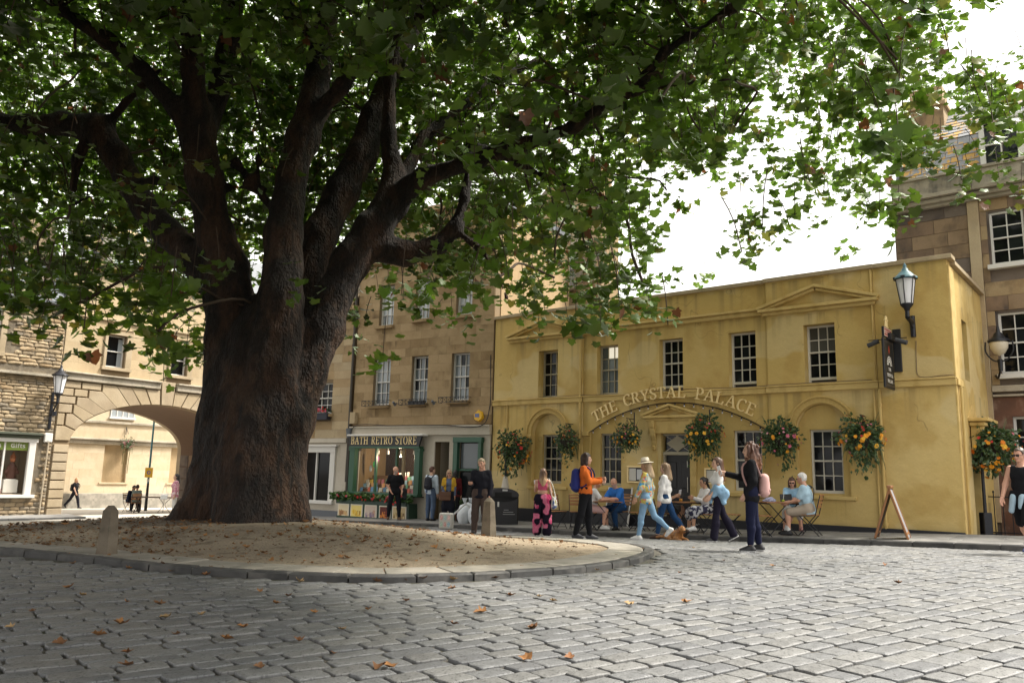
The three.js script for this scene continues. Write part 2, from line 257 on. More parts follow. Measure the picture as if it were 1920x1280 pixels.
const road = struct('cobbled_road', sheet(-24, 22, -40, 3, 0.5, (x, z) => G(x, z) - 0.015, (x, z) => !(x < -8 && z < -30)), M.grit);
{
  const settT = (k) => tex(256, 0.42, (u, v) => { const n = fbm(u * 6, v * 6, 11 + k, 5, 6), f = vnoise(u * 90, v * 90, k, 90), sp = sstep(0.72, 0.8, vnoise(u * 34, v * 34, k + 5, 34)); let c = mixc([[0.20, 0.20, 0.202], [0.22, 0.219, 0.218], [0.18, 0.181, 0.186], [0.235, 0.23, 0.222], [0.205, 0.202, 0.197]][k], [[0.30, 0.299, 0.297], [0.32, 0.316, 0.308], [0.27, 0.27, 0.272], [0.35, 0.342, 0.326], [0.30, 0.292, 0.278]][k], n); return c.map((x) => x * (0.84 + 0.3 * f) * (1 - 0.45 * sp)).map((x, i) => x * [0.665, 0.69, 0.73][i]); });
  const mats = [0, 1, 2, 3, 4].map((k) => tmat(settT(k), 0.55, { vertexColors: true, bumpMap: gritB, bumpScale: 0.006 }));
  const palest = mat(0.27, 0.26, 0.235, 0.7, { vertexColors: true, bumpMap: gritB, bumpScale: 0.004 });
  function settGeo(r) {                                        // a worn, slightly domed stone of unit length and width
    const n = 20, pos = [0, 0.003, 0], uv = [0, 0], idx = [], ring = [], ph = r() * 9;
    for (let i = 0; i < n; i++) { const a = (i + 0.5) / n * 2 * PI, c = Math.cos(a), s = Math.sin(a), k = 1 / Math.pow(Math.pow(Math.abs(c), 11) + Math.pow(Math.abs(s), 11), 1 / 11), w = 1 - 0.075 * vnoise(i * 1.1 + ph, ph, 2); ring.push([c * k * w * 0.5, s * k * w * 0.5]); }
    const rings = [[0.74, 0.003], [0.945, 0.001], [0.992, -0.007], [1, -0.05]];
    rings.forEach(([f, y]) => ring.forEach(([x, z], i) => { pos.push(x * f, y + (f < 0.9 ? (vnoise(i * 0.9 + ph, f * 7, 5) - 0.5) * 0.012 : 0), z * f); uv.push(x * f * 0.4, z * f * 0.22); }));
    for (let i = 0; i < n; i++) { const j = (i + 1) % n; idx.push(0, 1 + j, 1 + i); for (let q = 0; q < 3; q++) { const a = 1 + q * n; idx.push(a + i, a + j, a + n + i, a + j, a + n + j, a + n + i); } }
    const g = new THREE.BufferGeometry(); g.setAttribute('position', new THREE.Float32BufferAttribute(pos, 3)); g.setAttribute('uv', new THREE.Float32BufferAttribute(uv, 2)); g.setIndex(idx); g.computeVertexNormals(); const c = []; for (let i = 0; i < pos.length / 3; i++) { const q = i === 0 ? 1 : Math.floor((i - 1) / n), k = q < 1 ? 1 : q === 1 ? 0.97 : q === 2 ? 0.72 : 0.42; c.push(k, k * 0.98, k * 0.94); } g.setAttribute('color', new THREE.Float32BufferAttribute(c, 3)); return g;  // side rings darkened in vertex colour: joint dirt and painted shadow lines
  }
  const r = rng(41), geos = Array.from({ length: 10 }, () => settGeo(r)), D = [0.772, -0.636], P = [0.636, 0.772], list = [];
  for (let row = -160, q = -24; q < 8; row++) {
    const w = 0.14 + 0.04 * r(); q += w + 0.007; let t = -26 + r() * 0.3; const wob = r() * 40;
    while (t < 24) {
      const L = 0.2 + 0.22 * r() * (0.4 + r()) * 0.8; t += L + 0.007; const tc = t - L / 2, qq = q - w / 2 + 0.07 * (vnoise(tc * 0.35, wob * 0, 3) - 0.5) + 0.016 * (r() - 0.5), x = D[0] * tc + P[0] * qq, z = D[1] * tc + P[1] * qq;
      if (z > -3.2 || z < -24 || Math.abs(x) > -z * 0.72 + 1.2 || inIsland(x, z, 0.12)) continue;
      if ((x - 9.825) * N_[0] + (z + 17.5) * N_[1] < 2.5 && x > -2.2) continue; if (x <= -2.2 && z < -22.5) continue; if (x < -9 && z < -17.5) continue;
      list.push({ x, z, L, w, k: Math.floor(r() * geos.length), m: Math.floor(r() * 5), ry: (r() - 0.5) * 0.09, rx: (r() - 0.5) * 0.05, rz: (r() - 0.5) * 0.04, dy: (r() - 0.5) * 0.011, d: x * x + z * z, pale: r() < 0.006 && x > 0 });
    }
  }
  list.sort((a, b) => a.d - b.d);
  const rest = [[], [], [], [], []], o = new THREE.Object3D(), turn = Math.atan2(-D[1], D[0]);
  list.forEach((s, i) => {
    o.position.set(s.x, G(s.x, s.z) + s.dy, s.z); o.rotation.set(0, turn + s.ry, 0); o.rotateX(s.rx); o.rotateZ(s.rz); o.scale.set(s.L, 1, s.w);
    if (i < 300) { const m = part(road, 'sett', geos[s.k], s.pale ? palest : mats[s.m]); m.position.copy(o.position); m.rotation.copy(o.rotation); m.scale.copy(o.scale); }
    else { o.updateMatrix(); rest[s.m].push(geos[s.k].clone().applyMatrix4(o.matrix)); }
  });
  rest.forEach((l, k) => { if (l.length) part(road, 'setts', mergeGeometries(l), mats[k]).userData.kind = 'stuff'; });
}
// ---------- the raised island under the tree: soil, slabs, kerb ----------
M.soil = tmat(tex(1024, 2.6, (u, v) => { const n = fbm(u * 5, v * 5, 3, 5, 5), m = fbm(u * 18, v * 18, 8, 4, 18), f = vnoise(u * 240, v * 240, 4, 240), sp = sstep(0.8, 0.86, vnoise(u * 110, v * 110, 6, 110)); let c = mixc([0.43, 0.345, 0.245], [0.57, 0.475, 0.35], n); c = mixc(c, [0.20, 0.135, 0.075], 0.6 * sstep(0.55, 0.75, m)); return c.map((x, i) => 0.68 * x * (0.8 + 0.36 * f) * (1 - 0.5 * sp)); }), 1, { bumpMap: gritB, bumpScale: 0.016 });
const slabMat = [0, 1, 2].map((k) => tmat(stone([0.35 + 0.03 * k, 0.32 + 0.025 * k, 0.275 + 0.015 * k], [0.27, 0.25, 0.21], [0.15, 0.13, 0.1], 0.5, 203 + 9 * k, 256, 1.1), 0.8, { bumpMap: gritB, bumpScale: 0.005 }));
const kerbMat = [0, 1, 2].map((k) => tmat(stone([0.075 + 0.02 * k, 0.073 + 0.018 * k, 0.07 + 0.015 * k], [0.045, 0.044, 0.043], [0.035, 0.035, 0.035], 0.8, 233 + 9 * k, 256, 0.8), 0.75, { bumpMap: roughB, bumpScale: 0.012 }));
{
  const NA = 220, NR = 46, pos = [], uv = [], idx = [];
  for (let j = 0; j <= NR; j++) for (let i = 0; i < NA; i++) { const a = i / NA * 2 * PI, ca = Math.cos(a), sa = Math.sin(a), rm = rimAt(TREE[0] + ca, TREE[1] + sa), r = (rm - 0.14) * j / NR, x = TREE[0] + ca * r, z = TREE[1] + sa * r; pos.push(x, soilY(x, z) - (j === NR ? 0.05 : 0), z); uv.push(x, z); }
  for (let j = 0; j < NR; j++) for (let i = 0; i < NA; i++) { const a = j * NA + i, b = j * NA + (i + 1) % NA; idx.push(a, b, a + NA, b, b + NA, a + NA); }
  const g = new THREE.BufferGeometry(); g.setAttribute('position', new THREE.Float32BufferAttribute(pos, 3)); g.setAttribute('uv', new THREE.Float32BufferAttribute(uv, 2)); g.setIndex(idx); g.computeVertexNormals();
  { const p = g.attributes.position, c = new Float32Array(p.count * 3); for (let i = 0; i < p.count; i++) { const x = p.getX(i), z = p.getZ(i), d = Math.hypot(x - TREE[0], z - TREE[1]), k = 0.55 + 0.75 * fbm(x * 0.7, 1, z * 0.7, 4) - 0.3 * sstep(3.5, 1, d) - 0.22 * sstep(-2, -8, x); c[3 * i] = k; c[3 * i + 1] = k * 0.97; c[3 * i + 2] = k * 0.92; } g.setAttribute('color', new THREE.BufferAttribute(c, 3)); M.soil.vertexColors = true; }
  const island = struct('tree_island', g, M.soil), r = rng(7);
  // kerb stones and slabs follow the outline
  const C = new THREE.CatmullRomCurve3(outline, true), len = C.getLength(), at = (s) => C.getPointAt(((s / len) % 1 + 1) % 1);
  const off = (s, d) => { const p = at(s), q = C.getTangentAt(((s / len) % 1 + 1) % 1), n = V3(-q.z, 0, q.x), c = V3(TREE[0] - p.x, 0, TREE[1] - p.z); if (n.dot(c) < 0) n.negate(); return p.clone().addScaledVector(n, d); };
  const wedge = (s0, s1, d0, d1, y0, y1, bev = 0.02) => {        // a block between two distances from the kerb line
    const P = [], n = 3, top = [], mid = [], low = [];
    for (let i = 0; i <= n; i++) P.push([lerp(s0, s1, i / n), d0]); for (let i = n; i >= 0; i--) P.push([lerp(s0, s1, i / n), d1]);
    const cx = (s0 + s1) / 2, cd = (d0 + d1) / 2, ps = [], id = [], N = P.length;
    const put = (f, y, dy) => P.forEach(([s, d]) => { const ss = s + (s < cx ? f : s > cx ? -f : 0) * (Math.abs(s - cx) > (s1 - s0) * 0.4 ? 1 : 0), dd = d + (d < cd ? f : -f), p = off(ss, dd); ps.push(p.x, G(p.x, p.z) + y, p.z); });
    put(bev, y1); put(0.001, y1 - bev * 0.9); put(0, y0);
    for (let i = 1; i < N - 1; i++) id.push(0, i, i + 1, 0, i + 1, i);
    for (let q = 0; q < 2; q++) for (let i = 0; i < N; i++) { const a = q * N + i, b = q * N + (i + 1) % N; id.push(a, b, a + N, b, b + N, a + N); }
    id.splice(0, (N - 2) * 6); for (let i = 1; i < N - 1; i++) id.push(0, i, i + 1);
    let g2 = new THREE.BufferGeometry(); g2.setAttribute('position', new THREE.Float32BufferAttribute(ps, 3)); g2.setIndex(id); g2 = g2.toNonIndexed(); g2.computeVertexNormals(); return uvBox(g2, 1, r() * 5, r() * 5);
  };
  for (let s = 0; s < len;) { const L = Math.min(0.42 + 0.3 * r(), len - s); const j = r(); part(island, 'kerb_stone', wedge(s + 0.008, s + L - 0.008, -0.01 + 0.014 * j, 0.15, -0.05, 0.06 + 0.012 * r(), 0.018), kerbMat[Math.floor(r() * 3)]); s += L; }
  for (let s = 0; s < len;) { const L = Math.min(0.55 + 0.35 * r(), len - s); part(island, 'paving_slab', wedge(s + 0.006, s + L - 0.006, 0.162, 0.66 + 0.03 * r(), 0.0, 0.058 + 0.01 * r(), 0.008), slabMat[Math.floor(r() * 3)]); s += L; }
}
// ---------- pavements ----------
function pavement(name, pt, u0, u1, w, cols, lift = 0.11, cross = 0.025) {     // slabs between a wall and its kerb; pt(u, o) gives a point o metres from the wall
  const pos = [], idx = [], n = Math.round((u1 - u0) / 0.5);
  const y = (u, o) => { const k = pt(u, w); return G(k[0], k[1]) + lift + cross * (w - o); };
  for (let i = 0; i <= n; i++) { const u = lerp(u0, u1, i / n); for (const o of [-0.1, w]) { const p = pt(u, o); pos.push(p[0], y(u, o) - 0.02, p[1]); } }
  for (let i = 0; i < n; i++) { const a = i * 2; idx.push(a, a + 1, a + 2, a + 1, a + 3, a + 2); }
  const g = new THREE.BufferGeometry(); g.setAttribute('position', new THREE.Float32BufferAttribute(pos, 3)); g.setIndex(idx); g.computeVertexNormals(); uvBox(g); const s = struct(name, g.index ? g : g, M.grit), r = rng(name.length * 31);
  const block = (a, b, c, d, top, deep, bev) => { const P = [[a, c], [b, c], [b, d], [a, d]], ps = []; const q = (f, dy) => P.map(([u, o]) => { const uu = u === a ? u + f : u - f, oo = o === c ? o + f : o - f, p = pt(uu, oo); return [p[0], y(uu, Math.min(oo, w)) + dy, p[1]]; });
    const T = q(bev, top), E = q(0, top - bev), L = q(0, top - deep); const tri = (x, y2, z) => ps.push(...x, ...y2, ...z); tri(T[0], T[1], T[2]); tri(T[0], T[2], T[3]);
    for (const [A, B] of [[T, E], [E, L]]) for (let i = 0; i < 4; i++) { const j = (i + 1) % 4; tri(A[i], B[i], A[j]); tri(A[j], B[i], B[j]); }
    const g2 = new THREE.BufferGeometry(); g2.setAttribute('position', new THREE.Float32BufferAttribute(ps, 3)); g2.computeVertexNormals(); return uvBox(g2, 1, r() * 5, r() * 5); };
  for (let c = 0; c < cols; c++) { const o0 = (w - 0.16) * c / cols, o1 = (w - 0.16) * (c + 1) / cols; for (let u = u0; u < u1 - 0.05;) { const L = Math.min(0.7 + 0.5 * r(), u1 - u); part(s, 'paving_slab', block(u + 0.005, u + L - 0.005, o0 + 0.005, o1 - 0.005, (r() - 0.5) * 0.006, 0.05, 0.006), pavMat[Math.floor(r() * 3)]); u += L; } }
  for (let u = u0; u < u1 - 0.05;) { const L = Math.min(0.6 + 0.4 * r(), u1 - u); part(s, 'kerb_stone', block(u + 0.005, u + L - 0.005, w - 0.155, w, 0.002, 0.2, 0.016), kerbMat[Math.floor(r() * 3)]); u += L; }
  return { y, pt };
}
const pavMat = [0, 1, 2].map((k) => tmat(stone([0.25 + 0.02 * k, 0.24 + 0.02 * k, 0.225 + 0.016 * k], [0.19, 0.185, 0.175], [0.10, 0.1, 0.095], 0.5, 263 + 9 * k, 256, 1.3), 0.72, { bumpMap: gritB, bumpScale: 0.004 }));
const PV = pavement('pavement', PUB, -12.6, 6, 2.45, 3, 0.11, 0.022);
const S_ = [Math.cos(R(32)), Math.sin(R(32))], SHOP = (u, o) => [-0.577 + S_[0] * u - S_[1] * o, -26.074 + S_[1] * u + S_[0] * o];
const SV = pavement('pavement', SHOP, -12.4, 0.9, 2.1, 3, 0.07, 0.01);
const A_ = [Math.cos(R(-48)), Math.sin(R(-48))], GIFT = (u, o) => [-18.21 + A_[0] * u - A_[1] * o, -32 + A_[1] * u + A_[0] * o];
pavement('pavement', GIFT, -7, 0.9, 1.8, 3, 0.06, 0.01);
M.lane = tmat(stone([0.58, 0.54, 0.47], [0.5, 0.46, 0.39], [0.27, 0.25, 0.21], 0.4, 303, 256, 1.6), 0.8);
struct('lane', sheet(-40, -8, -56, -30, 1, (x, z) => G(x, z) - 0.012), M.lane);
const pavY = (x, z) => { const o = (x - 9.825) * N_[0] + (z + 17.5) * N_[1], u = (x - 9.825) * U_[0] + (z + 17.5) * U_[1]; if (o < 2.45 && o > -0.1 && u > -12.6) return PV.y(u, o); const a = (x + 0.577) * S_[0] + (z + 26.074) * S_[1], b = -(x + 0.577) * S_[1] + (z + 26.074) * S_[0]; return b < 2.1 && b > -0.1 && a < 0.9 && a > -12.4 ? SV.y(a, b) : G(x, z); };
// ---------- the yellow public house ----------
const paneW = new THREE.MeshPhysicalMaterial({ color: rgb(0.5, 0.53, 0.56), roughness: 0.15 });
const arcPts = (cx, cy, rx, ry, a0, a1, n) => Array.from({ length: n + 1 }, (_, i) => { const a = lerp(a0, a1, i / n); return [cx + rx * Math.cos(a), cy + ry * Math.sin(a)]; });
const sweep = (pts, w, h) => mrg(pts.slice(1).map((p, i) => { const q = pts[i], L = Math.hypot(p[0] - q[0], p[1] - q[1]); return cbox(L + w * 0.3, h, w, 0, 0, 0, 0.012).rotateZ(Math.atan2(p[1] - q[1], p[0] - q[0])).translate((p[0] + q[0]) / 2, (p[1] + q[1]) / 2, 0); }));
{
  const g = facade('yellow_pub', 'long two-storey yellow stuccoed public house with gilt arched lettering and two pediments', 'pub', 9.825, -17.5, 39.5);
  const up = [[-11.62, -10.87], [-9.47, -8.73], [-7.37, -6.64], [-5.3, -4.55], [-3.28, -2.52]].map(([a, b]) => [a, 3.5, b, 4.97]);
  const lo = [[-11.52, 0.87, -10.78, 2.35], [-9.38, 0.86, -8.67, 2.36], [-5.25, 0.84, -4.49, 2.38], [-3.27, 0.84, -2.5, 2.37]], door = [-7.38, -0.45, -6.51, 2.33];
  const all = [...up, ...lo, door].map((q) => rect(...q)), inside = (a, b, l) => l.filter((q) => q[0] >= a && q[2] <= b).map((q) => rect(...q));
  const Z = -0.14; const w0 = wallGeo(rect(-13.48, -0.7, 0, 6.18), 0.3, all); w0.translate(0, 0, Z); part(g, 'wall', w0, M.stucco);
  const niche = (cx, r) => [[cx - r, 0.78], [cx + r, 0.78], [cx + r, 2.36], ...arcPts(cx, 2.36, r, r, 0, PI, 16).slice(1)].reverse();
  const bay = (a, b, cx, t) => part(g, 'projecting_bay', wallGeo(rect(a, -0.7, b, 6.18), t, [niche(cx, 0.62), ...inside(a, b, up)]).translate(0, 0, Z + t + 0.001), M.stucco);
  bay(-12.82, -9.95, -11.2, 0.15); bay(-4.22, -1.6, -2.92, 0.15);
  const AC = [-7.02, -1.86], AR = 5.05, arch = [[-9.7, -0.7], [-4.34, -0.7], ...arcPts(AC[0], AC[1], AR, AR, Math.asin(4.28 / AR), PI - Math.asin(4.28 / AR), 28)];
  { const o = [[-9.94, -0.7], [-9.7, -0.7], ...arcPts(AC[0], AC[1], AR, AR, PI - Math.asin(4.28 / AR), Math.asin(4.28 / AR), 28), [-4.34, -0.7], [-4.23, -0.7], [-4.23, 6.18], [-9.94, 6.18]]; part(g, 'arched_wall', wallGeo(o, 0.08, inside(-9.94, -4.23, up)).translate(0, 0, Z + 0.081), M.stucco); }
  part(g, 'end_wall', wallGeo(rect(-13.47, -0.7, -12.83, 6.18), 0.12, []).translate(0, 0, Z + 0.121), M.stucco);
  part(g, 'end_wall', wallGeo(rect(-1.59, -0.7, 0, 6.18), 0.13, []).translate(0, 0, Z + 0.131), M.stucco);
  // side wall with its narrow window, flat roof, back
  const side = extr(rect(0.01, -0.7, 4.6, 6.1), 0.3, [rect(1.15, 3.55, 1.75, 5.0), rect(1.3, -0.4, 2.2, 1.9)]); uvBox(side); side.rotateY(PI / 2); part(g, 'side_wall', side.translate(0, 0, Z), M.stucco);
  part(g, 'roof', box(13.1, 0.12, 4.4, -6.74, 5.7, Z - 2.55), M.lead); part(g, 'back_wall', box(13.48, 6.8, 0.2, -6.74, 2.7, Z - 4.75), M.stucco);
  part(g, 'side_window', [box(0.04, 1.45, 0.06, -0.16, 4.27, -1.3), box(0.04, 0.06, 1.0, -0.16, 4.27, -1.59)], M.sash); part(g, 'side_pane', box(0.01, 1.45, 0.6, -0.18, 4.27, -1.59), M.pane[0]);
  part(g, 'corner_strip', uvBox(cbox(0.06, 6.5, 0.5, 0.012, 2.8, -0.26, 0.015)), M.stuccoTrim);
  part(g, 'side_door', box(0.04, 2.3, 0.9, -0.2, 0.75, -1.89), M.black);
  part(g, 'door_hood', [cbox(0.42, 0.08, 1.3, 0.21, 2.62, -1.9, 0.01), cbox(0.34, 0.1, 1.15, 0.17, 2.52, -1.9, 0.02), extr([[-0.66, 0], [0.66, 0], [0, 0.36]], 0.4, [], 0).rotateY(PI / 2).translate(0.01, 2.66, -1.9)], M.stuccoTrim);
  for (const dz of [-1.4, -2.3]) part(g, 'hood_bracket', extr([[0, 0], [0.28, 0], [0.25, -0.12], [0.12, -0.3], [0.06, -0.55], [0, -0.55]], 0.12, [], 0.01).translate(0.02, 2.47, dz), M.stuccoTrim);
  // mouldings
  const zt = 0.01;
  part(g, 'parapet_coping', [cbox(2.95, 0.1, 0.44, -11.38, 6.225, -0.13), cbox(0.68, 0.1, 0.4, -13.17, 6.225, -0.14), cbox(5.72, 0.1, 0.4, -7.09, 6.228, -0.17), cbox(2.7, 0.1, 0.44, -2.91, 6.23, -0.13), cbox(1.68, 0.1, 0.44, -0.72, 6.227, -0.14), cbox(0.42, 0.1, 4.2, -0.1, 6.16, -2.47)], M.pale2);
  const band = (a, b, z, v = 3.37) => [cbox(b - a, 0.15, 0.07, (a + b) / 2, v, z + 0.033, 0.012), cbox(b - a, 0.035, 0.1, (a + b) / 2, v + 0.09, z + 0.048, 0.008)];
  part(g, 'string_course', [...band(-13.47, -12.83, -0.02), ...band(-12.86, -9.93, zt), ...band(-9.92, -4.25, -0.06), ...band(-4.26, -1.57, zt), ...band(-1.56, 0.05, -0.01), cbox(0.07, 0.15, 0.6, 0.05, 3.37, -0.3, 0.012)], M.stuccoTrim);
  part(g, 'cornice', [cbox(5.7, 0.12, 0.1, -7.09, 5.4, -0.01, 0.02), cbox(5.7, 0.06, 0.17, -7.09, 5.49, 0.02, 0.012)], M.stuccoTrim);
  const pediment = (cx, hw, v, rise, z, s) => { const d = 0.17 * s, a = Math.atan2(rise, hw), L = Math.hypot(hw, rise);
    return [cbox(2 * hw - 0.04, 0.075 * s, d, cx, v, z + d / 2, 0.01), cbox(2 * hw - 0.2 * s, 0.09 * s, d * 0.55, cx, v - 0.082 * s, z + d * 0.28, 0.015), ...[-1, 1].flatMap((q) => [cbox(L + 0.02, 0.07 * s, d * 1.04, 0, 0, z + d * 0.52 + 0.002, 0.01).rotateZ(-q * a).translate(cx + q * hw / 2, v + rise / 2 + 0.06 * s, 0), cbox(L - 0.1, 0.07 * s, d * 0.7, 0, 0, z + d * 0.35, 0.012).rotateZ(-q * a).translate(cx + q * (hw / 2 - 0.03), v + rise / 2 - 0.01 * s, 0)])]; };
  part(g, 'pediment', pediment(-11.4, 1.48, 5.44, 0.43, zt, 1), M.stuccoTrim); part(g, 'pediment', pediment(-2.93, 1.48, 5.42, 0.44, zt, 1), M.stuccoTrim);
  const archiv = (cx) => [sweep(arcPts(cx, 2.36, 0.71, 0.71, 0, PI, 22), 0.07, 0.15).translate(0, 0, 0.03), sweep(arcPts(cx, 2.36, 0.79, 0.79, 0, PI, 22), 0.11, 0.05).translate(0, 0, 0.045), ...[-1, 1].map((s) => cbox(0.24, 0.12, 0.1, cx + s * 0.73, 2.29, 0.04, 0.012)), cbox(1.5, 0.09, 0.11, cx, 0.74, 0.02, 0.012)];
  part(g, 'arched_moulding', archiv(-11.2), M.stuccoTrim); part(g, 'arched_moulding', archiv(-2.92), M.stuccoTrim);
  for (const [q, s] of [[lo[1], 0], [lo[2], 1]]) part(g, 'window_sill', cbox(q[2] - q[0] + 0.34, 0.1, 0.13, (q[0] + q[2]) / 2, 0.74, Z + 0.06, 0.012), M.stuccoTrim);
  part(g, 'arch_impost', [cbox(0.22, 0.13, 0.1, -9.82, 2.35, -0.02, 0.012)], M.stuccoTrim);
  // windows and door
  const pane = (sp) => (i, j, r) => sp ? sp(i, j, r) : M.pane[Math.floor(r() * 3)], lit = new THREE.MeshStandardMaterial({ color: rgb(0.3, 0.29, 0.26), roughness: 0.2, emissive: rgb(0.62, 0.56, 0.44), emissiveIntensity: 0.5 }), blind = [mat(0.06, 0.055, 0.045, 0.3), mat(0.085, 0.08, 0.065, 0.3)];
  up.forEach((q, i) => {
    const win = sash(g, ...q, { mat: i < 2 ? M.sashDim : M.sash, recess: 0.3, seed: i + 3, rows: 4, open: i > 1 ? 0.1 : 0, panes: i === 1 ? (a, b) => (b > 1 && a > 0 ? (b === 3 ? lit : M.paneBlue[1]) : M.paneBlue[2]) : i === 4 ? (a, b, r) => (b > 1 ? blind[Math.floor(r() * 2)] : M.pane[0]) : M.pane });
    if (i === 4) part(win, 'blind', Array.from({ length: 22 }, (_, k) => box(0.64, 0.006, 0.02, 0.375, 0.8 + k * 0.028, -0.04)), M.sashDim);
  });
  lo.forEach((q, i) => sash(g, ...q, { mat: i < 2 ? M.sashDim : M.sash, recess: 0.27, seed: i + 13, rows: 4 }));
  const dd = part(g, 'doorway', [cbox(0.06, 2.3, 0.1, -7.35, 0.65, -0.3), cbox(0.06, 2.3, 0.1, -6.54, 0.65, -0.3), cbox(0.87, 0.09, 0.12, -6.945, 1.79, -0.29), cbox(0.87, 0.05, 0.1, -6.945, 2.305, -0.3)], M.sashDim);
  part(dd, 'pane', box(0.76, 0.46, 0.01, -6.945, 2.06, -0.31), M.pane[0]);
  part(dd, 'fanlight_panel', extr([[-0.34, 0], [0, -0.225], [0.34, 0], [0, 0.225]], 0.02).translate(-6.945, 2.06, -0.27), M.sashDim);
  part(dd, 'fanlight_bar', [bar([-7.32, 1.84, -0.285], [-6.57, 2.28, -0.285], 0.01), bar([-7.32, 2.28, -0.285], [-6.57, 1.84, -0.285], 0.01)], M.sash);
  part(g, 'door', [box(0.76, 2.25, 0.04, -6.945, 0.62, -0.36), cbox(0.26, 0.7, 0.03, -6.72, 1.2, -0.33, 0.01), cbox(0.26, 0.7, 0.03, -6.72, 0.3, -0.33, 0.01), cbox(0.26, 0.7, 0.03, -7.14, 1.2, -0.33, 0.01), cbox(0.26, 0.7, 0.03, -7.14, 0.3, -0.33, 0.01)], M.black);
  part(g, 'door_handle', [bar([-6.66, 0.75, -0.29], [-6.66, 1.15, -0.29], 0.012), box(0.02, 0.18, 0.03, -6.66, 1.5, -0.3)], M.white);
  part(g, 'door_hood', [...pediment(-7.05, 0.86, 2.79, 0.27, -0.13, 0.95), cbox(1.36, 0.34, 0.1, -7.05, 2.5, -0.1, 0.01)], M.stuccoTrim);
  for (const u of [-7.58, -6.4]) part(g, 'hood_bracket', [cbox(0.13, 0.2, 0.17, u, 2.58, -0.06, 0.02), extr([[0, 0.15], [0.16, 0.15], [0.13, -0.05], [0.06, -0.2], [0.05, -0.42], [0, -0.42]], 0.12, [], 0.01).rotateY(-PI / 2).translate(u - 0.06, 2.33, -0.14), cbox(0.1, 0.14, 0.1, u, 1.93, -0.1, 0.03), cbox(0.17, 2.1, 0.05, u, 0.8, -0.13, 0.01)], M.stuccoTrim);
  part(g, 'step', cbox(1.0, 0.12, 0.3, -6.945, -0.26, 0.02), slabMat[0]);
  part(g, 'black_plinth', [cbox(9.2, 0.75, 0.1, -11.5 + 3.4, -0.28, -0.02 + 0.07), cbox(2.55, 0.75, 0.06, -12.6 + 1.27, -0.28, 0.09), cbox(3.5, 0.7, 0.07, -1.72, -0.24, 0.05, 0.015), cbox(0.07, 0.55, 4.2, 0.055, -0.32, -2.2)], M.plinth);
  for (const [u, v0, v1, z, r] of [[-1.63, 3.45, 6.15, 0.05, 0.018], [-1.56, -0.2, 3.28, 0.05, 0.035], [-1.68, -0.2, 3.28, 0.05, 0.022], [-9.99, -0.3, 6.2, 0.06, 0.035], [0.09, -0.1, 3.3, -0.2, 0.03], [-12.83, -0.3, 3.3, 0.04, 0.02]]) part(g, 'drainpipe', [cyl(r, r, v1 - v0, u, (v0 + v1) / 2, z, 10), ...(r > 0.03 ? [0.2, 1.6, 2.9].map((v) => cyl(r * 1.35, r * 1.35, 0.06, u, v, z, 10)) : [])], M.stuccoTrim);
  part(g, 'cable', [tube([[-0.72, 4.35, 0.012], [-0.74, 3.9, 0.012], [-0.72, 3.55, 0.012], [-0.6, 3.5, 0.012], [-0.2, 3.52, 0.012], [0.02, 3.5, 0.02], [0.08, 3.3, -0.1]], 0.009, 6, 40), tube([[-13.4, 3.47, 0.0], [-11, 3.49, 0.07], [-9.9, 3.5, 0.07], [-8.4, 3.48, 0.0], [-6.9, 3.52, 0.0], [-4.6, 3.49, 0.0], [-4.0, 3.5, 0.07], [-1.7, 3.5, 0.07]], 0.01, 5, 60)], M.joint);
  // the gilt letters, standing off the wall along the arch
  const text = 'THE CRYSTAL PALACE', size = 0.32, gap = 0.09, ws = [...text].map((c) => { if (c === ' ') return 0.24; const b = letter(c, size, 0.03, fontR); return b.boundingBox.max.x - b.boundingBox.min.x; });
  const total = ws.reduce((a, b) => a + b + gap, 0), rad = AR + 0.11, span = 2 * 0.485; let s = 0;
  [...text].forEach((c, i) => {
    const mid = s + ws[i] / 2, a = PI / 2 + 0.49 - (mid / total) * span * 1.005; s += ws[i] + gap; if (c === ' ') return;
    const l = letter(c, size, 0.04, fontR), b = l.boundingBox; l.translate(-(b.min.x + b.max.x) / 2, 0, 0);
    const z = AC[1] + rad * Math.sin(a) > 3.05 ? 0.015 : -0.045;
    part(g, 'letter', l, M.gold, [AC[0] + rad * Math.cos(a) - 0.02, AC[1] + rad * Math.sin(a), z], [0, 0, a - PI / 2]);
  });
  ground(g, -0.5);
  const bs = facade('bulb_string', 'dark string of small bulbs following the curve under the gilt pub lettering', 'string lights', 9.825, -17.5, 39.5);
  const ap = arcPts(AC[0], AC[1], AR - 0.025, AR - 0.025, Math.asin(4.28 / AR), PI - Math.asin(4.28 / AR), 40);
  part(bs, 'cable', tube(ap.map(([x, y]) => [x, y, -0.03]), 0.012, 5, 80), M.black);
  for (let i = 1; i < 40; i += 2) { const [x, y] = ap[i]; const k = part(bs, 'bulb_socket', cyl(0.018, 0.018, 0.05, 0, -0.04, 0, 8), M.black, [x, y, -0.03]); part(k, 'bulb', ball(0.02, 0, -0.08, 0, 1, 1.2, 1, 8), M.frost); }
  ground(bs, 2.4);
}
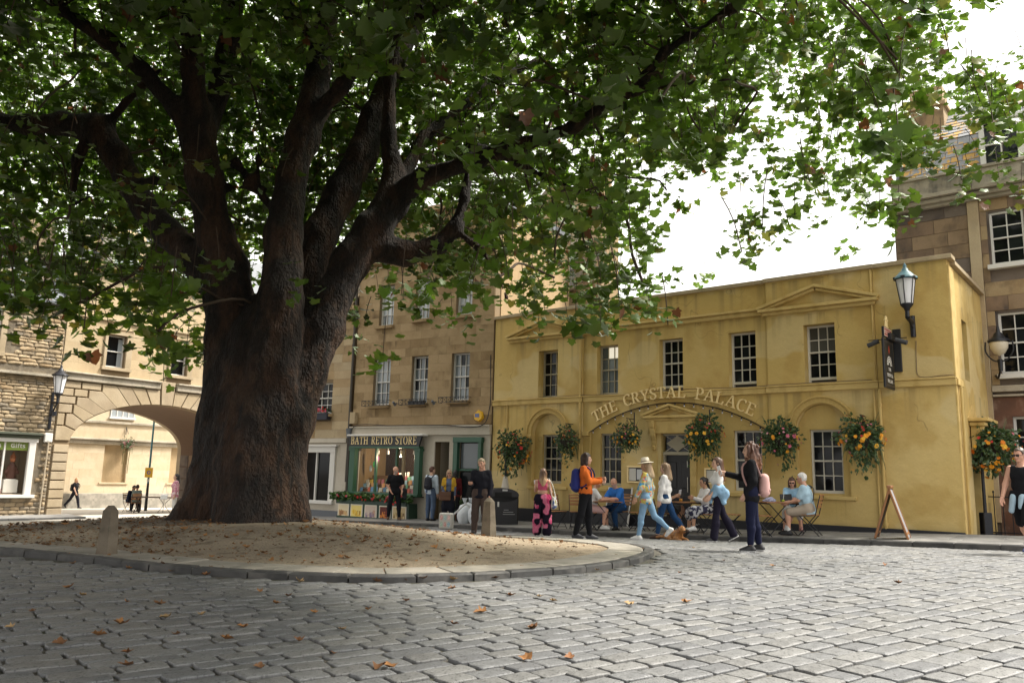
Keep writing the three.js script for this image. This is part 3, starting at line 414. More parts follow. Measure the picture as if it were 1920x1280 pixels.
// ---------- the brown stone house with the shop ----------
const bathMats = [M.bathA, M.bathB, M.bathC, M.bathA];
{
  const g = facade('stone_shop_house', 'weathered brown stone townhouse with sash windows above a green shopfront', 'house', -0.577, -26.074, 32);
  const win = [[-5.22, 3.45, -4.43, 5.12], [-3.46, 3.48, -2.73, 5.13], [-1.72, 3.52, -0.97, 5.15], [-5.1, 6.35, -4.42, 7.86], [-3.42, 6.45, -2.78, 7.98], [-1.62, 6.45, -0.95, 7.95]], sh = [-5.68, 0.36, -2.93, 1.92], dr = [-2.28, -0.7, -1.66, 2.14], rd = [-1.25, -0.7, -0.4, 2.12];
  part(g, 'wall', wallGeo(rect(-6.14, -0.8, -0.02, 10.4), 0.3, [...win, sh, dr, rd].map((q) => rect(...q))), M.joint);
  ashlar(g, -6.13, 2.72, -0.03, 10.3, win, { course: 0.305, len: 0.78, mats: bathMats, seed: 21, proud: 0.02, joint: 0.004, jitter: 0.0015, edge: 0.002 });
  part(g, 'roof', box(6.3, 0.2, 5.4, -3.08, 10.45, -2.5), M.lead); part(g, 'back_wall', box(6.1, 11, 0.2, -3.08, 4.8, -5.2), M.bathB); part(g, 'side_wall', box(0.3, 11, 5, -6.0, 4.8, -2.7), M.bathB); part(g, 'side_wall', box(0.3, 11, 4.8, -0.16, 4.8, -2.75), M.bathB);
  part(g, 'parapet', [cbox(6.2, 0.12, 0.3, -3.08, 8.75, 0.08), cbox(6.3, 0.16, 0.5, -3.08, 10.4, 0.05)], M.bathA);
  win.forEach((q, i) => { sash(g, ...q, { mat: M.white, recess: 0.16, seed: 31 + i, panes: i === 0 ? (a, b) => M.paneBlue[b > 1 ? 1 : 2] : i > 2 ? (a, b) => (b > 0 ? paneW : M.paneBlue[1]) : [M.paneBlue[2], M.pane[1], M.paneBlue[0]], rows: 4 }); part(g, 'window_sill', cbox(q[2] - q[0] + 0.16, 0.11, 0.22, (q[0] + q[2]) / 2 - 0.02, q[1] - 0.06, 0.04), M.bathC); });
  for (const [a, b, v] of [[-5.52, -4.33, 3.4], [-3.8, -2.65, 3.4], [-2.06, -0.88, 3.43]]) {       // small iron balconies
    const L = b - a, l = []; for (const y of [0.02, 0.2]) l.push(box(L, 0.016, 0.016, (a + b) / 2, v + y, 0.24), box(0.014, 0.014, 0.24, a, v + y, 0.12), box(0.014, 0.014, 0.24, b, v + y, 0.12));
    for (let k = 0; k <= 7; k++) l.push(box(0.012, 0.18, 0.012, a + L * k / 7, v + 0.11, 0.24)); for (let k = 0; k < 7; k++) { l.push(bar([a + L * k / 7, v + 0.03, 0.24], [a + L * (k + 1) / 7, v + 0.2, 0.24], 0.006, 4), bar([a + L * k / 7, v + 0.2, 0.24], [a + L * (k + 1) / 7, v + 0.03, 0.24], 0.006, 4)); }
    part(g, 'balcony_rail', l, M.iron);
  }
  part(g, 'window_box', cbox(0.7, 0.13, 0.15, -3.05, 3.48, 0.15), M.black);
  for (const [u, v] of [[-4.05, 3.5], [-2.33, 3.5]]) part(g, 'wall_spotlight', [bar([u, v, 0.02], [u + 0.02, v - 0.02, 0.14], 0.02), cyl(0.05, 0.04, 0.16, 0, 0, 0, 10).rotateX(0.9).translate(u + 0.02, v - 0.03, 0.2)], M.lead);
  // cream painted ground floor
  part(g, 'painted_front', wallGeo(rect(-6.13, -0.8, -0.03, 2.36), 0.05, [sh, dr, rd].map((q) => rect(...q))).translate(0, 0, 0.052), M.cream);
  part(g, 'fascia_beam', [cbox(6.05, 0.27, 0.12, -3.03, 2.5, 0.08), cbox(6.1, 0.05, 0.2, -3.05, 2.66, 0.1)], M.cream);
  part(g, 'shop_cable', tube([[-6.0, 2.3, 0.2], [-5.9, 2.66, 0.21], [-4, 2.7, 0.21], [-2, 2.69, 0.21], [-0.2, 2.7, 0.21], [-0.1, 3.2, 0.05], [-0.12, 5, 0.03]], 0.014, 5, 60), M.black);
  part(g, 'drainpipe', [cyl(0.05, 0.05, 9.6, -6.2, 5.5, 0.1, 10), cyl(0.035, 0.035, 3.2, -6.12, 0.75, 0.12, 10)], mat(0.06, 0.05, 0.04, 0.6)); part(g, 'junction_box', [cbox(0.26, 0.42, 0.16, -6.0, 3.0, 0.1)], M.pale2); part(g, 'grey_hopper', [cyl(0.09, 0.13, 0.34, -6.12, 2.45, 0.16, 8)], M.lead);
  part(g, 'awning_board', cbox(3.45, 0.07, 0.36, -4.27, 2.36, 0.24, 0.02), M.white);
  const sb = part(g, 'sign_board', extr([[-5.9, 1.97], [-2.74, 1.97], [-2.63, 2.31], [-6.0, 2.31]], 0.06, [], 0.01).translate(0, 0, 0.33), M.black);
  let x = 0; const txt = 'BATH RETRO STORE', ls = [...txt].map((c) => { if (c === ' ') return [null, 0.13]; const l = letter(c, 0.27, 0.014, fontR), b = l.boundingBox; l.translate(-b.min.x, 0, 0); return [l, b.max.x - b.min.x]; }), tw = ls.reduce((a, b) => a + b[1] + 0.035, 0), sc = 3.02 / tw;
  for (const [l, w] of ls) { if (l) part(sb, 'letter', l.scale(sc, 1.03, 1), M.gold, [-5.84 + x * sc, 2.045, 0.332]); x += w + 0.035; }
  const gf = [cbox(0.24, 1.62, 0.2, -5.8, 1.15, 0.2), cbox(0.22, 1.62, 0.2, -2.83, 1.15, 0.2), cbox(3.2, 0.07, 0.26, -4.32, 1.94, 0.22), cbox(3.2, 0.1, 0.34, -4.32, 0.33, 0.18), cbox(0.3, 0.09, 0.24, -5.8, 1.86, 0.2), cbox(0.28, 0.09, 0.24, -2.83, 1.86, 0.2)];
  part(g, 'green_shopfront', gf, M.green); for (const u of [-4.72, -3.78]) part(g, 'mullion', cbox(0.075, 1.56, 0.1, u, 1.14, 0.2), M.green); part(g, 'timber_post', cbox(0.1, 1.55, 0.1, -3.62, 1.14, 0.02), M.ochre);
  for (const [a, b] of [[-5.68, -4.76], [-4.68, -3.82], [-3.74, -2.94]]) part(g, 'pane', box(b - a, 1.54, 0.008, (a + b) / 2, 1.14, 0.2), M.glass);
  const ply = -0.05; part(g, 'stall_riser', [extr([[-6.12, -0.75], [-2.88, -0.75], [-2.92, ply + 0.1], [-6.12, ply + 0.1]], 0.5).translate(0, 0, 0.52), cbox(3.3, 0.09, 0.1, -4.5, -0.5, 0.5)], M.greenD);
  // the room behind the glass
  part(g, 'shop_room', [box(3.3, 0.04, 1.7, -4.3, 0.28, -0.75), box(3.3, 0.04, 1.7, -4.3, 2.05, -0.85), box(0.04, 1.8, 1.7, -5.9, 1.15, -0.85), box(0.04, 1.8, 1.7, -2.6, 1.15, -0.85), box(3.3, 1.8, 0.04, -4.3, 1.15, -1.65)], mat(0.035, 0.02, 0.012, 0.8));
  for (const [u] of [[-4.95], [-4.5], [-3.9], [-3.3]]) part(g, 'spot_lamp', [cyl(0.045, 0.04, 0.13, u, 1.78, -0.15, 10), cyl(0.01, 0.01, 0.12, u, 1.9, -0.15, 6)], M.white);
  const dn = part(g, 'door', [cbox(0.62, 2.7, 0.05, -1.97, 0.75, -0.9), ...[[0, 1.3], [0, 0.2]].map(([a, b]) => cbox(0.4, 0.8, 0.03, -1.97, b, -0.86))], M.greenD); part(g, 'porch', [box(0.03, 2.9, 0.9, -2.3, 0.7, -0.5), box(0.03, 2.9, 0.9, -1.64, 0.7, -0.5), box(0.7, 0.03, 0.9, -1.97, 2.16, -0.5)], M.cream); part(dn, 'knob', ball(0.035, -1.76, 0.7, -0.83), M.gold);
  part(g, 'green_window_frame', [cbox(0.17, 2.75, 0.16, -1.32, 0.8, 0.12), cbox(0.12, 2.75, 0.16, -0.35, 0.8, 0.12), cbox(1.15, 0.17, 0.18, -0.84, 2.2, 0.13), cbox(0.78, 0.07, 0.08, -0.84, 1.22, 0.04), cbox(0.8, 0.5, 0.08, -0.84, -0.3, 0.04)], M.green);
  part(g, 'pane', box(0.74, 0.82, 0.01, -0.83, 1.68, 0.0), M.paneBlue[2]); part(g, 'pane', box(0.74, 1.2, 0.01, -0.83, 0.55, 0.0), M.pane[1]);
  ground(g, -0.6);
  const al = facade('alarm_box', 'yellow hexagonal alarm box on the brown stone wall above the green door', 'alarm box', -0.577, -26.074, 32);
  part(al, 'casing', cyl(0.2, 0.17, 0.09, 0, 0, 0, 6).rotateX(PI / 2).rotateZ(0.2).translate(-0.5, 2.98, 0.08), mat(0.75, 0.42, 0.02, 0.4)); part(al, 'label_plate', box(0.17, 0.12, 0.01, -0.53, 3.0, 0.131), mat(0.12, 0.15, 0.3, 0.4)); ground(al, 2.8);
}

// ---------- the neighbour behind the tree ----------
{
  const g = facade('stone_neighbour_house', 'pale stone house with a white shop window half hidden by the tree trunk', 'house', -0.577, -26.074, 32);
  const wn = [[-8.66, -0.1, -6.83, 1.95], [-8.25, 3.2, -7.22, 4.37], [-8.25, 5.6, -7.22, 6.7]];
  part(g, 'wall', wallGeo(rect(-12.9, -1, -6.26, 7.1), 0.3, wn.map((q) => rect(...q))), M.joint);
  ashlar(g, -12.9, 2.28, -6.27, 7.0, wn, { course: 0.32, len: 0.85, mats: [M.pale, M.bathA, M.ochre, M.pale2], seed: 51, proud: 0.02, joint: 0.004 });
  part(g, 'painted_front', wallGeo(rect(-12.9, -1, -6.27, 2.1), 0.04, [rect(...wn[0])]).translate(0, 0, 0.042), M.cream); part(g, 'fascia_band', [cbox(6.6, 0.16, 0.12, -9.6, 2.19, 0.06)], M.cream);
  part(g, 'base_strip', cbox(2.3, 0.3, 0.1, -7.6, -0.5, 0.06), M.lead);
  part(g, 'shop_window', [cbox(0.22, 2.1, 0.14, -8.57, 0.92, 0.04), cbox(0.24, 2.1, 0.14, -6.94, 0.92, 0.04), cbox(1.9, 0.22, 0.16, -7.75, 1.86, 0.05), cbox(1.9, 0.12, 0.2, -7.75, -0.06, 0.06), cbox(0.06, 1.8, 0.1, -7.8, 0.86, 0.0), cbox(2.1, 0.06, 0.24, -7.75, 2.0, 0.08)], M.white);
  for (const [a, b] of [[-8.46, -7.83], [-7.77, -7.06]]) part(g, 'pane', box(b - a, 1.75, 0.01, (a + b) / 2, 0.87, -0.03), M.pane[2]);
  sash(g, ...wn[1], { mat: M.white, seed: 61, recess: 0.14 }); sash(g, ...wn[2], { mat: M.white, seed: 62, recess: 0.14 }); part(g, 'window_sill', cbox(1.2, 0.1, 0.3, -7.72, 3.12, 0.08), M.bathA);
  part(g, 'eaves', cbox(6.8, 0.16, 0.4, -9.5, 7.12, 0.1), M.bathA);
  const roof = part(g, 'roof', box(6.7, 0.1, 4, 0, 0, 0).rotateX(0.85).translate(-9.6, 8.5, -1.3), M.rubble[3]), r = rng(5);
  for (let j = 0; j < 12; j++) for (let i = 0; i < 12; i++) part(roof, 'roof_tile', cbox(0.2 + 0.1 * r(), 0.035, 0.36, 0, 0, 0).rotateX(0.85 - 0.07).translate(-6.4 - i * 0.27 - r() * 0.02, 7.25 + j * 0.22, 0.22 - j * 0.195), M.rubble[Math.floor(r() * 4)]);
  part(g, 'back_wall', box(6.6, 9, 0.2, -9.6, 3.6, -4), M.bathB);
  ground(g, -0.7);
}
// ---------- the archway building ----------
{
  const g = facade('archway_building', 'pale stone building with a wide rusticated archway over the lane', 'building', -18.21, -32, -55);
  const cx = 4.7, hw = 4.05, sp = 1.9, rise = 1.87, D = 4.8, oval = arcPts(cx, sp, hw, rise, PI, 0, 40), wins = [[1.72, 5.2, 2.58, 6.58], [4.7, 5.2, 5.56, 6.58], [7.9, 5.2, 8.76, 6.58]];
  const outl = [[0, -1.6], [cx - hw, -1.6], [cx - hw, sp], ...oval.slice(1, -1), [cx + hw, sp], [cx + hw, -1.6], [12.8, -1.6], [12.8, 9.4], [0, 9.4]];
  part(g, 'wall', wallGeo(outl, 0.4, wins.map((q) => rect(...q))), M.joint);
  ashlar(g, 0.02, 4.82, 12.8, 9.3, wins.map((q) => [q[0] - 0.1, q[1] - 0.12, q[2] + 0.27, q[3] + 0.15]), { course: 0.41, len: 1.1, mats: [M.pale, M.pale2], seed: 71, proud: 0.02, joint: 0.0035, jitter: 0.0006, edge: 0.0015 });
  wins.forEach((q, i) => { const w = sash(g, ...q, { cols: 1, rows: 2, mat: M.white, seed: 81 + i, recess: 0.2, panes: [M.pane[0]], meet: 0.5 }); part(g, 'window_surround', [cbox(0.12, 1.65, 0.16, q[0] - 0.04, 5.9, 0.02), cbox(0.26, 1.65, 0.16, q[2] + 0.13, 5.9, 0.02), cbox(1.24, 0.14, 0.17, (q[0] + q[2]) / 2 + 0.08, 6.67, 0.022), cbox(1.3, 0.13, 0.22, (q[0] + q[2]) / 2 + 0.08, 5.13, 0.03)], M.rust2); if (i === 0) part(w, 'curtain', box(0.2, 1.2, 0.01, 0.72, 0.66, 0.0), M.paneBlue[1]); });
  part(g, 'cornice', [cbox(4.25, 0.3, 0.16, 2.18, 4.62, 0.08, 0.03), cbox(4.25, 0.07, 0.26, 2.18, 4.78, 0.12, 0.02), cbox(7.7, 0.3, 0.16, 8.95, 4.62, 0.08, 0.03), cbox(7.7, 0.07, 0.26, 8.95, 4.78, 0.12, 0.02)], M.grime);
  part(g, 'upper_band', [cbox(12.6, 0.1, 0.1, 6.4, 7.2, 0.06), cbox(12.7, 0.2, 0.3, 6.4, 9.35, 0.1)], M.pale2);
  // rusticated stones: piers, stepped voussoirs, keystone
  const I = (t) => { const a = PI - t; return [cx + hw * Math.cos(a), sp + rise * Math.sin(a)]; }, joints = [[0.06, [0.02, 2.0]], [0.3, [0.36, 2.62]], [0.5, [0.62, 3.12]], [0.68, [0.72, 3.5]], [0.84, [1.18, 3.82]], [0.99, [1.72, 4.14]], [1.14, [2.31, 4.45]], [1.27, [2.98, 4.45]], [1.39, [3.66, 4.45]], [1.5, [4.36, 4.45]]];
  const rs = rng(91), rm = () => [M.rust1, M.rust2][Math.floor(rs() * 2)], stoneOf = (poly, d = 0.05) => { let c = [0, 0]; poly.forEach((p) => { c[0] += p[0] / poly.length; c[1] += p[1] / poly.length; }); const q = poly.map(([x, y]) => { const q2 = (d2) => Math.sign(d2) * Math.min(0.026, Math.abs(d2) * 0.5); return [x - q2(x - c[0]), y - q2(y - c[1])]; }); part(g, 'stone', uvBox(extr(q, d, [], 0.014), 1, rs() * 9, rs() * 9).translate(0, 0, d + 0.002), rm()); };
  const mir = (p) => p.map(([x, y]) => [2 * cx - x, y]);
  for (let k = 0; k < joints.length - 1; k++) {
    const [t0, T0] = joints[k], [t1, T1] = joints[k + 1]; const poly = [I(t0)]; poly.push(T0); if (k < 6) poly.push([T0[0], k === 0 ? T1[1] : Math.max(T1[1], T0[1] + 0.02)]); poly.push(k < 6 ? [T1[0], T1[1]] : T1); poly.push(I(t1), I((t0 + t1) / 2));
    stoneOf(poly); stoneOf(mir(poly));
  }
  stoneOf([I(1.5), [4.36, 4.45], [4.34, 4.86], [5.06, 4.86], [5.04, 4.45], mir([I(1.5)])[0]], 0.09);
  for (const [a, b, c] of [[2.62, 3.12, 0.34], [3.12, 3.5, 0.6], [3.5, 3.82, 0.7], [3.82, 4.14, 1.16], [4.14, 4.45, 1.7]]) { const n = c > 1 ? 2 : 1; for (let i = 0; i < n; i++) for (const m of [0, 1]) { const q = rect(0.02 + (c - 0.02) * i / n, a, 0.02 + (c - 0.02) * (i + 1) / n, b); stoneOf(m ? mir(q) : q); } }
  for (let j = 0; j < 9; j++) { const a = -1.35 + j * 0.36; for (const m of [0, 1]) { const q = rect(0.02, a, 0.64, a + 0.36); stoneOf(m ? mir(q) : q); } }
  // the passage through it
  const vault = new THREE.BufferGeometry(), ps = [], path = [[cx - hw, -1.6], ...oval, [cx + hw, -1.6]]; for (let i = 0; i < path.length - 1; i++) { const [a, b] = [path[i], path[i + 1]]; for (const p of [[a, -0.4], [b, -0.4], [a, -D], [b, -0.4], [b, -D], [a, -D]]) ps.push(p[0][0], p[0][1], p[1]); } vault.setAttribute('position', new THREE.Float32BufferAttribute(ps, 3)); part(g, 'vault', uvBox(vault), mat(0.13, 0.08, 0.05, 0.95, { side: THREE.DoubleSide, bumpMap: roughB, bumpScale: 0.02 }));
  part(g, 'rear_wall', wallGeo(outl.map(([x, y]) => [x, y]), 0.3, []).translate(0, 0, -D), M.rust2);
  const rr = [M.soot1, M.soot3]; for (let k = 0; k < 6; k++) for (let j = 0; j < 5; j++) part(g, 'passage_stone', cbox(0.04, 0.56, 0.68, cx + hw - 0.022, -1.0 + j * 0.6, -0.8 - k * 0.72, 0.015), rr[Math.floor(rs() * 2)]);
  part(g, 'side_wall', box(0.3, 5.2, D - 0.5, 0.2, 7.2, -D / 2), M.rust1);
  // the mansard above
  const mr = part(g, 'mansard_roof', [box(12.8, 0.15, 2.6, 0, 0, 0).rotateX(1.15).translate(6.4, 10.5, -0.6)], M.lead), sr = rng(95);
  for (let j = 0; j < 7; j++) for (let i = 0; i < 22; i++) part(mr, 'roof_tile', cbox(0.3, 0.03, 0.38, 0, 0, 0, 0.004).rotateX(1.09).translate(0.2 + i * 0.31 + (j % 2) * 0.15, 9.65 + j * 0.29, -0.06 - j * 0.13), [M.rubble[3], M.rubble[1], M.lead, M.rubble[0]][Math.floor(sr() * 4)]);
  for (const u of [1.9, 4.6]) part(g, 'dormer', [cbox(1.2, 0.1, 1.2, u, 10.85, 0), cbox(0.1, 1.3, 1, u - 0.52, 10.2, 0), cbox(0.1, 1.3, 1, u + 0.52, 10.2, 0), cbox(0.05, 1.2, 0.1, u, 10.2, 0.4)], M.white), part(g, 'pane', box(0.95, 1.2, 0.02, u, 10.2, 0.38), M.paneBlue[1]);
  part(g, 'back_wall', box(12.8, 5.2, 0.2, 6.4, 7.2, -D - 0.42), M.rust1);
  ground(g, -1.2);
}
// ---------- the rubble-stone gift shop ----------
{
  const g = facade('rubble_stone_house', 'old rubble stone house with a white gift shop window at the left edge', 'house', -18.21, -32, -48);
  const sw = [-3.6, -0.12, -0.66, 1.98], uw = [-3.5, 5.3, -2.3, 6.95];
  part(g, 'wall', wallGeo(rect(-7, -1.6, -0.01, 7.5), 0.3, [sw, uw].map((q) => rect(...q))), M.mortar);
  const r = rng(101), hol = [[-3.9, -0.3, -0.5, 2.2], [-3.9, 5.15, -2.12, 7.1], [-9, 4.62, 0, 4.82]];
  for (let v = -1.3; v < 7.4;) {
    const h = 0.09 + 0.09 * r(); let u = -2.75 + 0.2 * r(); const mid = v + h / 2;
    while (u < -0.06) {
      const L = Math.min(0.2 + 0.4 * r(), -0.02 - u), c = u + L / 2; u += L;
      if (L < 0.05 || hol.some((q) => c + L / 2 > q[0] && c - L / 2 < q[2] && mid > q[1] && mid < q[3])) continue;
      const n = 12, ph = r() * 30, ps = [0, 0, 0.02 + 0.02 * r()], id = []; for (const [f, z] of [[0.82, 0.022], [1, -0.01]]) for (let i = 0; i < n; i++) { const a = (i + 0.5) / n * 2 * PI, k = 1 / Math.pow(Math.pow(Math.abs(Math.cos(a)), 7) + Math.pow(Math.abs(Math.sin(a)), 7), 1 / 7) * (0.86 + 0.24 * vnoise(i * 1.3, ph, 4)); ps.push(Math.cos(a) * k * f * L * 0.49, Math.sin(a) * k * f * h * 0.49, z + (f < 1 ? 0.03 * (vnoise(i, ph, 8) - 0.5) : 0)); }
      for (let i = 0; i < n; i++) { const j = (i + 1) % n; id.push(0, 1 + i, 1 + j, 1 + i, 1 + n + i, 1 + j, 1 + j, 1 + n + i, 1 + n + j); }
      let q = new THREE.BufferGeometry(); q.setAttribute('position', new THREE.Float32BufferAttribute(ps, 3)); q.setIndex(id); q.computeVertexNormals(); q = uvBox(q, 1, r() * 5, r() * 5);
      part(g, 'stone', q, M.rubble[Math.min(3, Math.floor(r() * 3.2 + (v < 0.2 || (v > 2.2 && v < 3.4) ? 0.8 : 0)))], [c, mid, 0.012]);
    }
    v += h;
  }
  part(g, 'lead_ledge', [extr([[0, 4.66], [0.34, 4.6], [0.34, 4.64], [0, 4.8]], 6.9).rotateY(PI / 2).translate(-6.95, 0, 0)], M.lead); part(g, 'stone_ledge', cbox(6.9, 0.1, 0.22, -3.52, 4.55, 0.08), M.grime);
  part(g, 'shop_cornice', [cbox(3.4, 0.09, 0.34, -2.15, 2.22, 0.14), cbox(3.3, 0.12, 0.2, -2.15, 2.1, 0.1)], mat(0.075, 0.085, 0.06, 0.8));
  part(g, 'shop_window', [cbox(0.24, 2.2, 0.18, -0.73, 0.9, 0.06, 0.02), cbox(3.2, 0.17, 0.2, -2.15, 1.97, 0.06, 0.02), cbox(3.3, 0.11, 0.3, -2.14, -0.17, 0.1), cbox(0.06, 2, 0.1, -1.66, 0.9, 0.02), cbox(0.06, 2, 0.1, -2.6, 0.9, 0.02)], M.white);
  for (const [a, b] of [[-1.64, -0.85], [-2.58, -1.68], [-3.5, -2.62]]) part(g, 'pane', box(b - a, 2.0, 0.01, (a + b) / 2, 0.9, 0.0), M.glass);
  const green = mat(0.16, 0.22, 0.035, 0.5); for (const [a, b, t, dx] of [[-1.63, -0.86, 'Gifts', 0.16], [-2.58, -1.69, 'n', 0.66]]) { const s = part(g, 'sign_panel', cbox(b - a, 0.32, 0.02, (a + b) / 2, 1.73, 0.03), green); part(s, 'lettering', new TextGeometry(t, { font: fontS, size: 0.16, depth: 0.006, curveSegments: 4 }).translate(a + dx, 1.67, 0.041), M.white); }
  part(g, 'shop_room', [box(3.2, 0.04, 1.6, -2.1, -0.1, -0.85), box(3.2, 0.04, 1.6, -2.1, 1.98, -0.85), box(0.04, 2.1, 1.6, -0.6, 0.9, -0.85), box(0.04, 2.1, 1.6, -3.6, 0.9, -0.85), box(3.2, 2.1, 0.04, -2.1, 0.9, -1.6)], mat(0.3, 0.24, 0.17, 0.8));
  part(g, 'window_surround', [cbox(0.2, 1.95, 0.14, -2.2, 6.12, 0.05), cbox(1.5, 0.2, 0.14, -2.85, 7.03, 0.052), cbox(1.5, 0.16, 0.2, -2.85, 5.2, 0.07)], M.rust2); sash(g, ...uw, { mat: M.white, cols: 2, rows: 4, recess: 0.08, seed: 9 });
  part(g, 'drainpipe', cyl(0.035, 0.035, 3.2, 0, 0, 0, 8).rotateZ(-0.016).translate(-0.2, 0.35, 0.1), mat(0.33, 0.27, 0.19, 0.7));
  const rf = part(g, 'roof', box(7, 0.12, 4.2, 0, 0, 0).rotateX(0.9).translate(-3.5, 9.1, -1.2), M.lead), q = rng(3); for (let j = 0; j < 9; j++) for (let i = 0; i < 11; i++) part(rf, 'slate', cbox(0.3, 0.025, 0.4, 0, 0, 0, 0.004).rotateX(0.83).translate(-0.2 - i * 0.31 - (j % 2) * 0.15, 7.62 + j * 0.26, 0.06 - j * 0.205), [M.lead, M.soot3, M.lead, M.rubble[3]][Math.floor(q() * 4)]);
  part(g, 'eaves', cbox(7, 0.12, 0.3, -3.5, 7.5, 0.06), M.lead); part(g, 'chimney', uvBox(cbox(1.1, 2.6, 0.9, -0.9, 10.0, -1.9)), M.rubble[1]); part(g, 'back_wall', box(7, 9, 0.2, -3.5, 3.2, -3.4), M.rubble[1]);
  ground(g, -1.2);
}
// ---------- the wall across the lane, beyond the arch ----------
{
  const g = facade('lane_building', 'sunlit cream stone building with blind recesses seen through the archway', 'building', -22.54, -46.5, -50);
  const rec = [[-0.84, 0.12, 0.5, 2.22], [3.1, 0.12, 4.3, 2.22], [-4.6, 0.12, -3.3, 2.22]];
  part(g, 'wall', wallGeo(rect(-12, -1.7, 14, 9), 0.4, rec.map((q) => rect(...q))), M.lanewall); ashlar(g, -5, -0.5, 6, 2.2, rec, { course: 0.45, len: 1.3, mats: [M.lanewall, M.lanewall], seed: 5, proud: 0.015, joint: 0.004, jitter: 0.0005, edge: 0.002 });
  for (const q of rec) part(g, 'recess_panel', box(q[2] - q[0], q[3] - q[1], 0.05, (q[0] + q[2]) / 2, (q[1] + q[3]) / 2, -0.16), M.ochre), part(g, 'recess_sill', cbox(q[2] - q[0] + 0.3, 0.09, 0.1, (q[0] + q[2]) / 2, q[1] - 0.05, 0.03), M.lanewall);
  part(g, 'dado', cbox(24, 0.98, 0.1, 1, -0.98, 0.06, 0.02), slabMat[1]); part(g, 'string_course', [cbox(24, 0.2, 0.14, 1, 2.35, 0.08, 0.03), cbox(24, 0.12, 0.26, 1, 2.52, 0.13, 0.03), cbox(24, 0.16, 0.1, 1, 3.5, 0.06, 0.03)], M.grime);
  part(g, 'window', [cbox(1.5, 0.12, 0.2, -0.05, 3.78, 0.06), cbox(1.5, 0.08, 0.12, -0.05, 5.0, 0.04), ...[0, 1, 2, 3, 4].map((i) => cbox(0.05, 1.1, 0.06, -0.7 + i * 0.33, 4.4, 0.03))], M.white); part(g, 'pane', box(1.4, 1.1, 0.02, -0.05, 4.4, 0.02), M.paneBlue[1]);
  ground(g, -1.4);
}
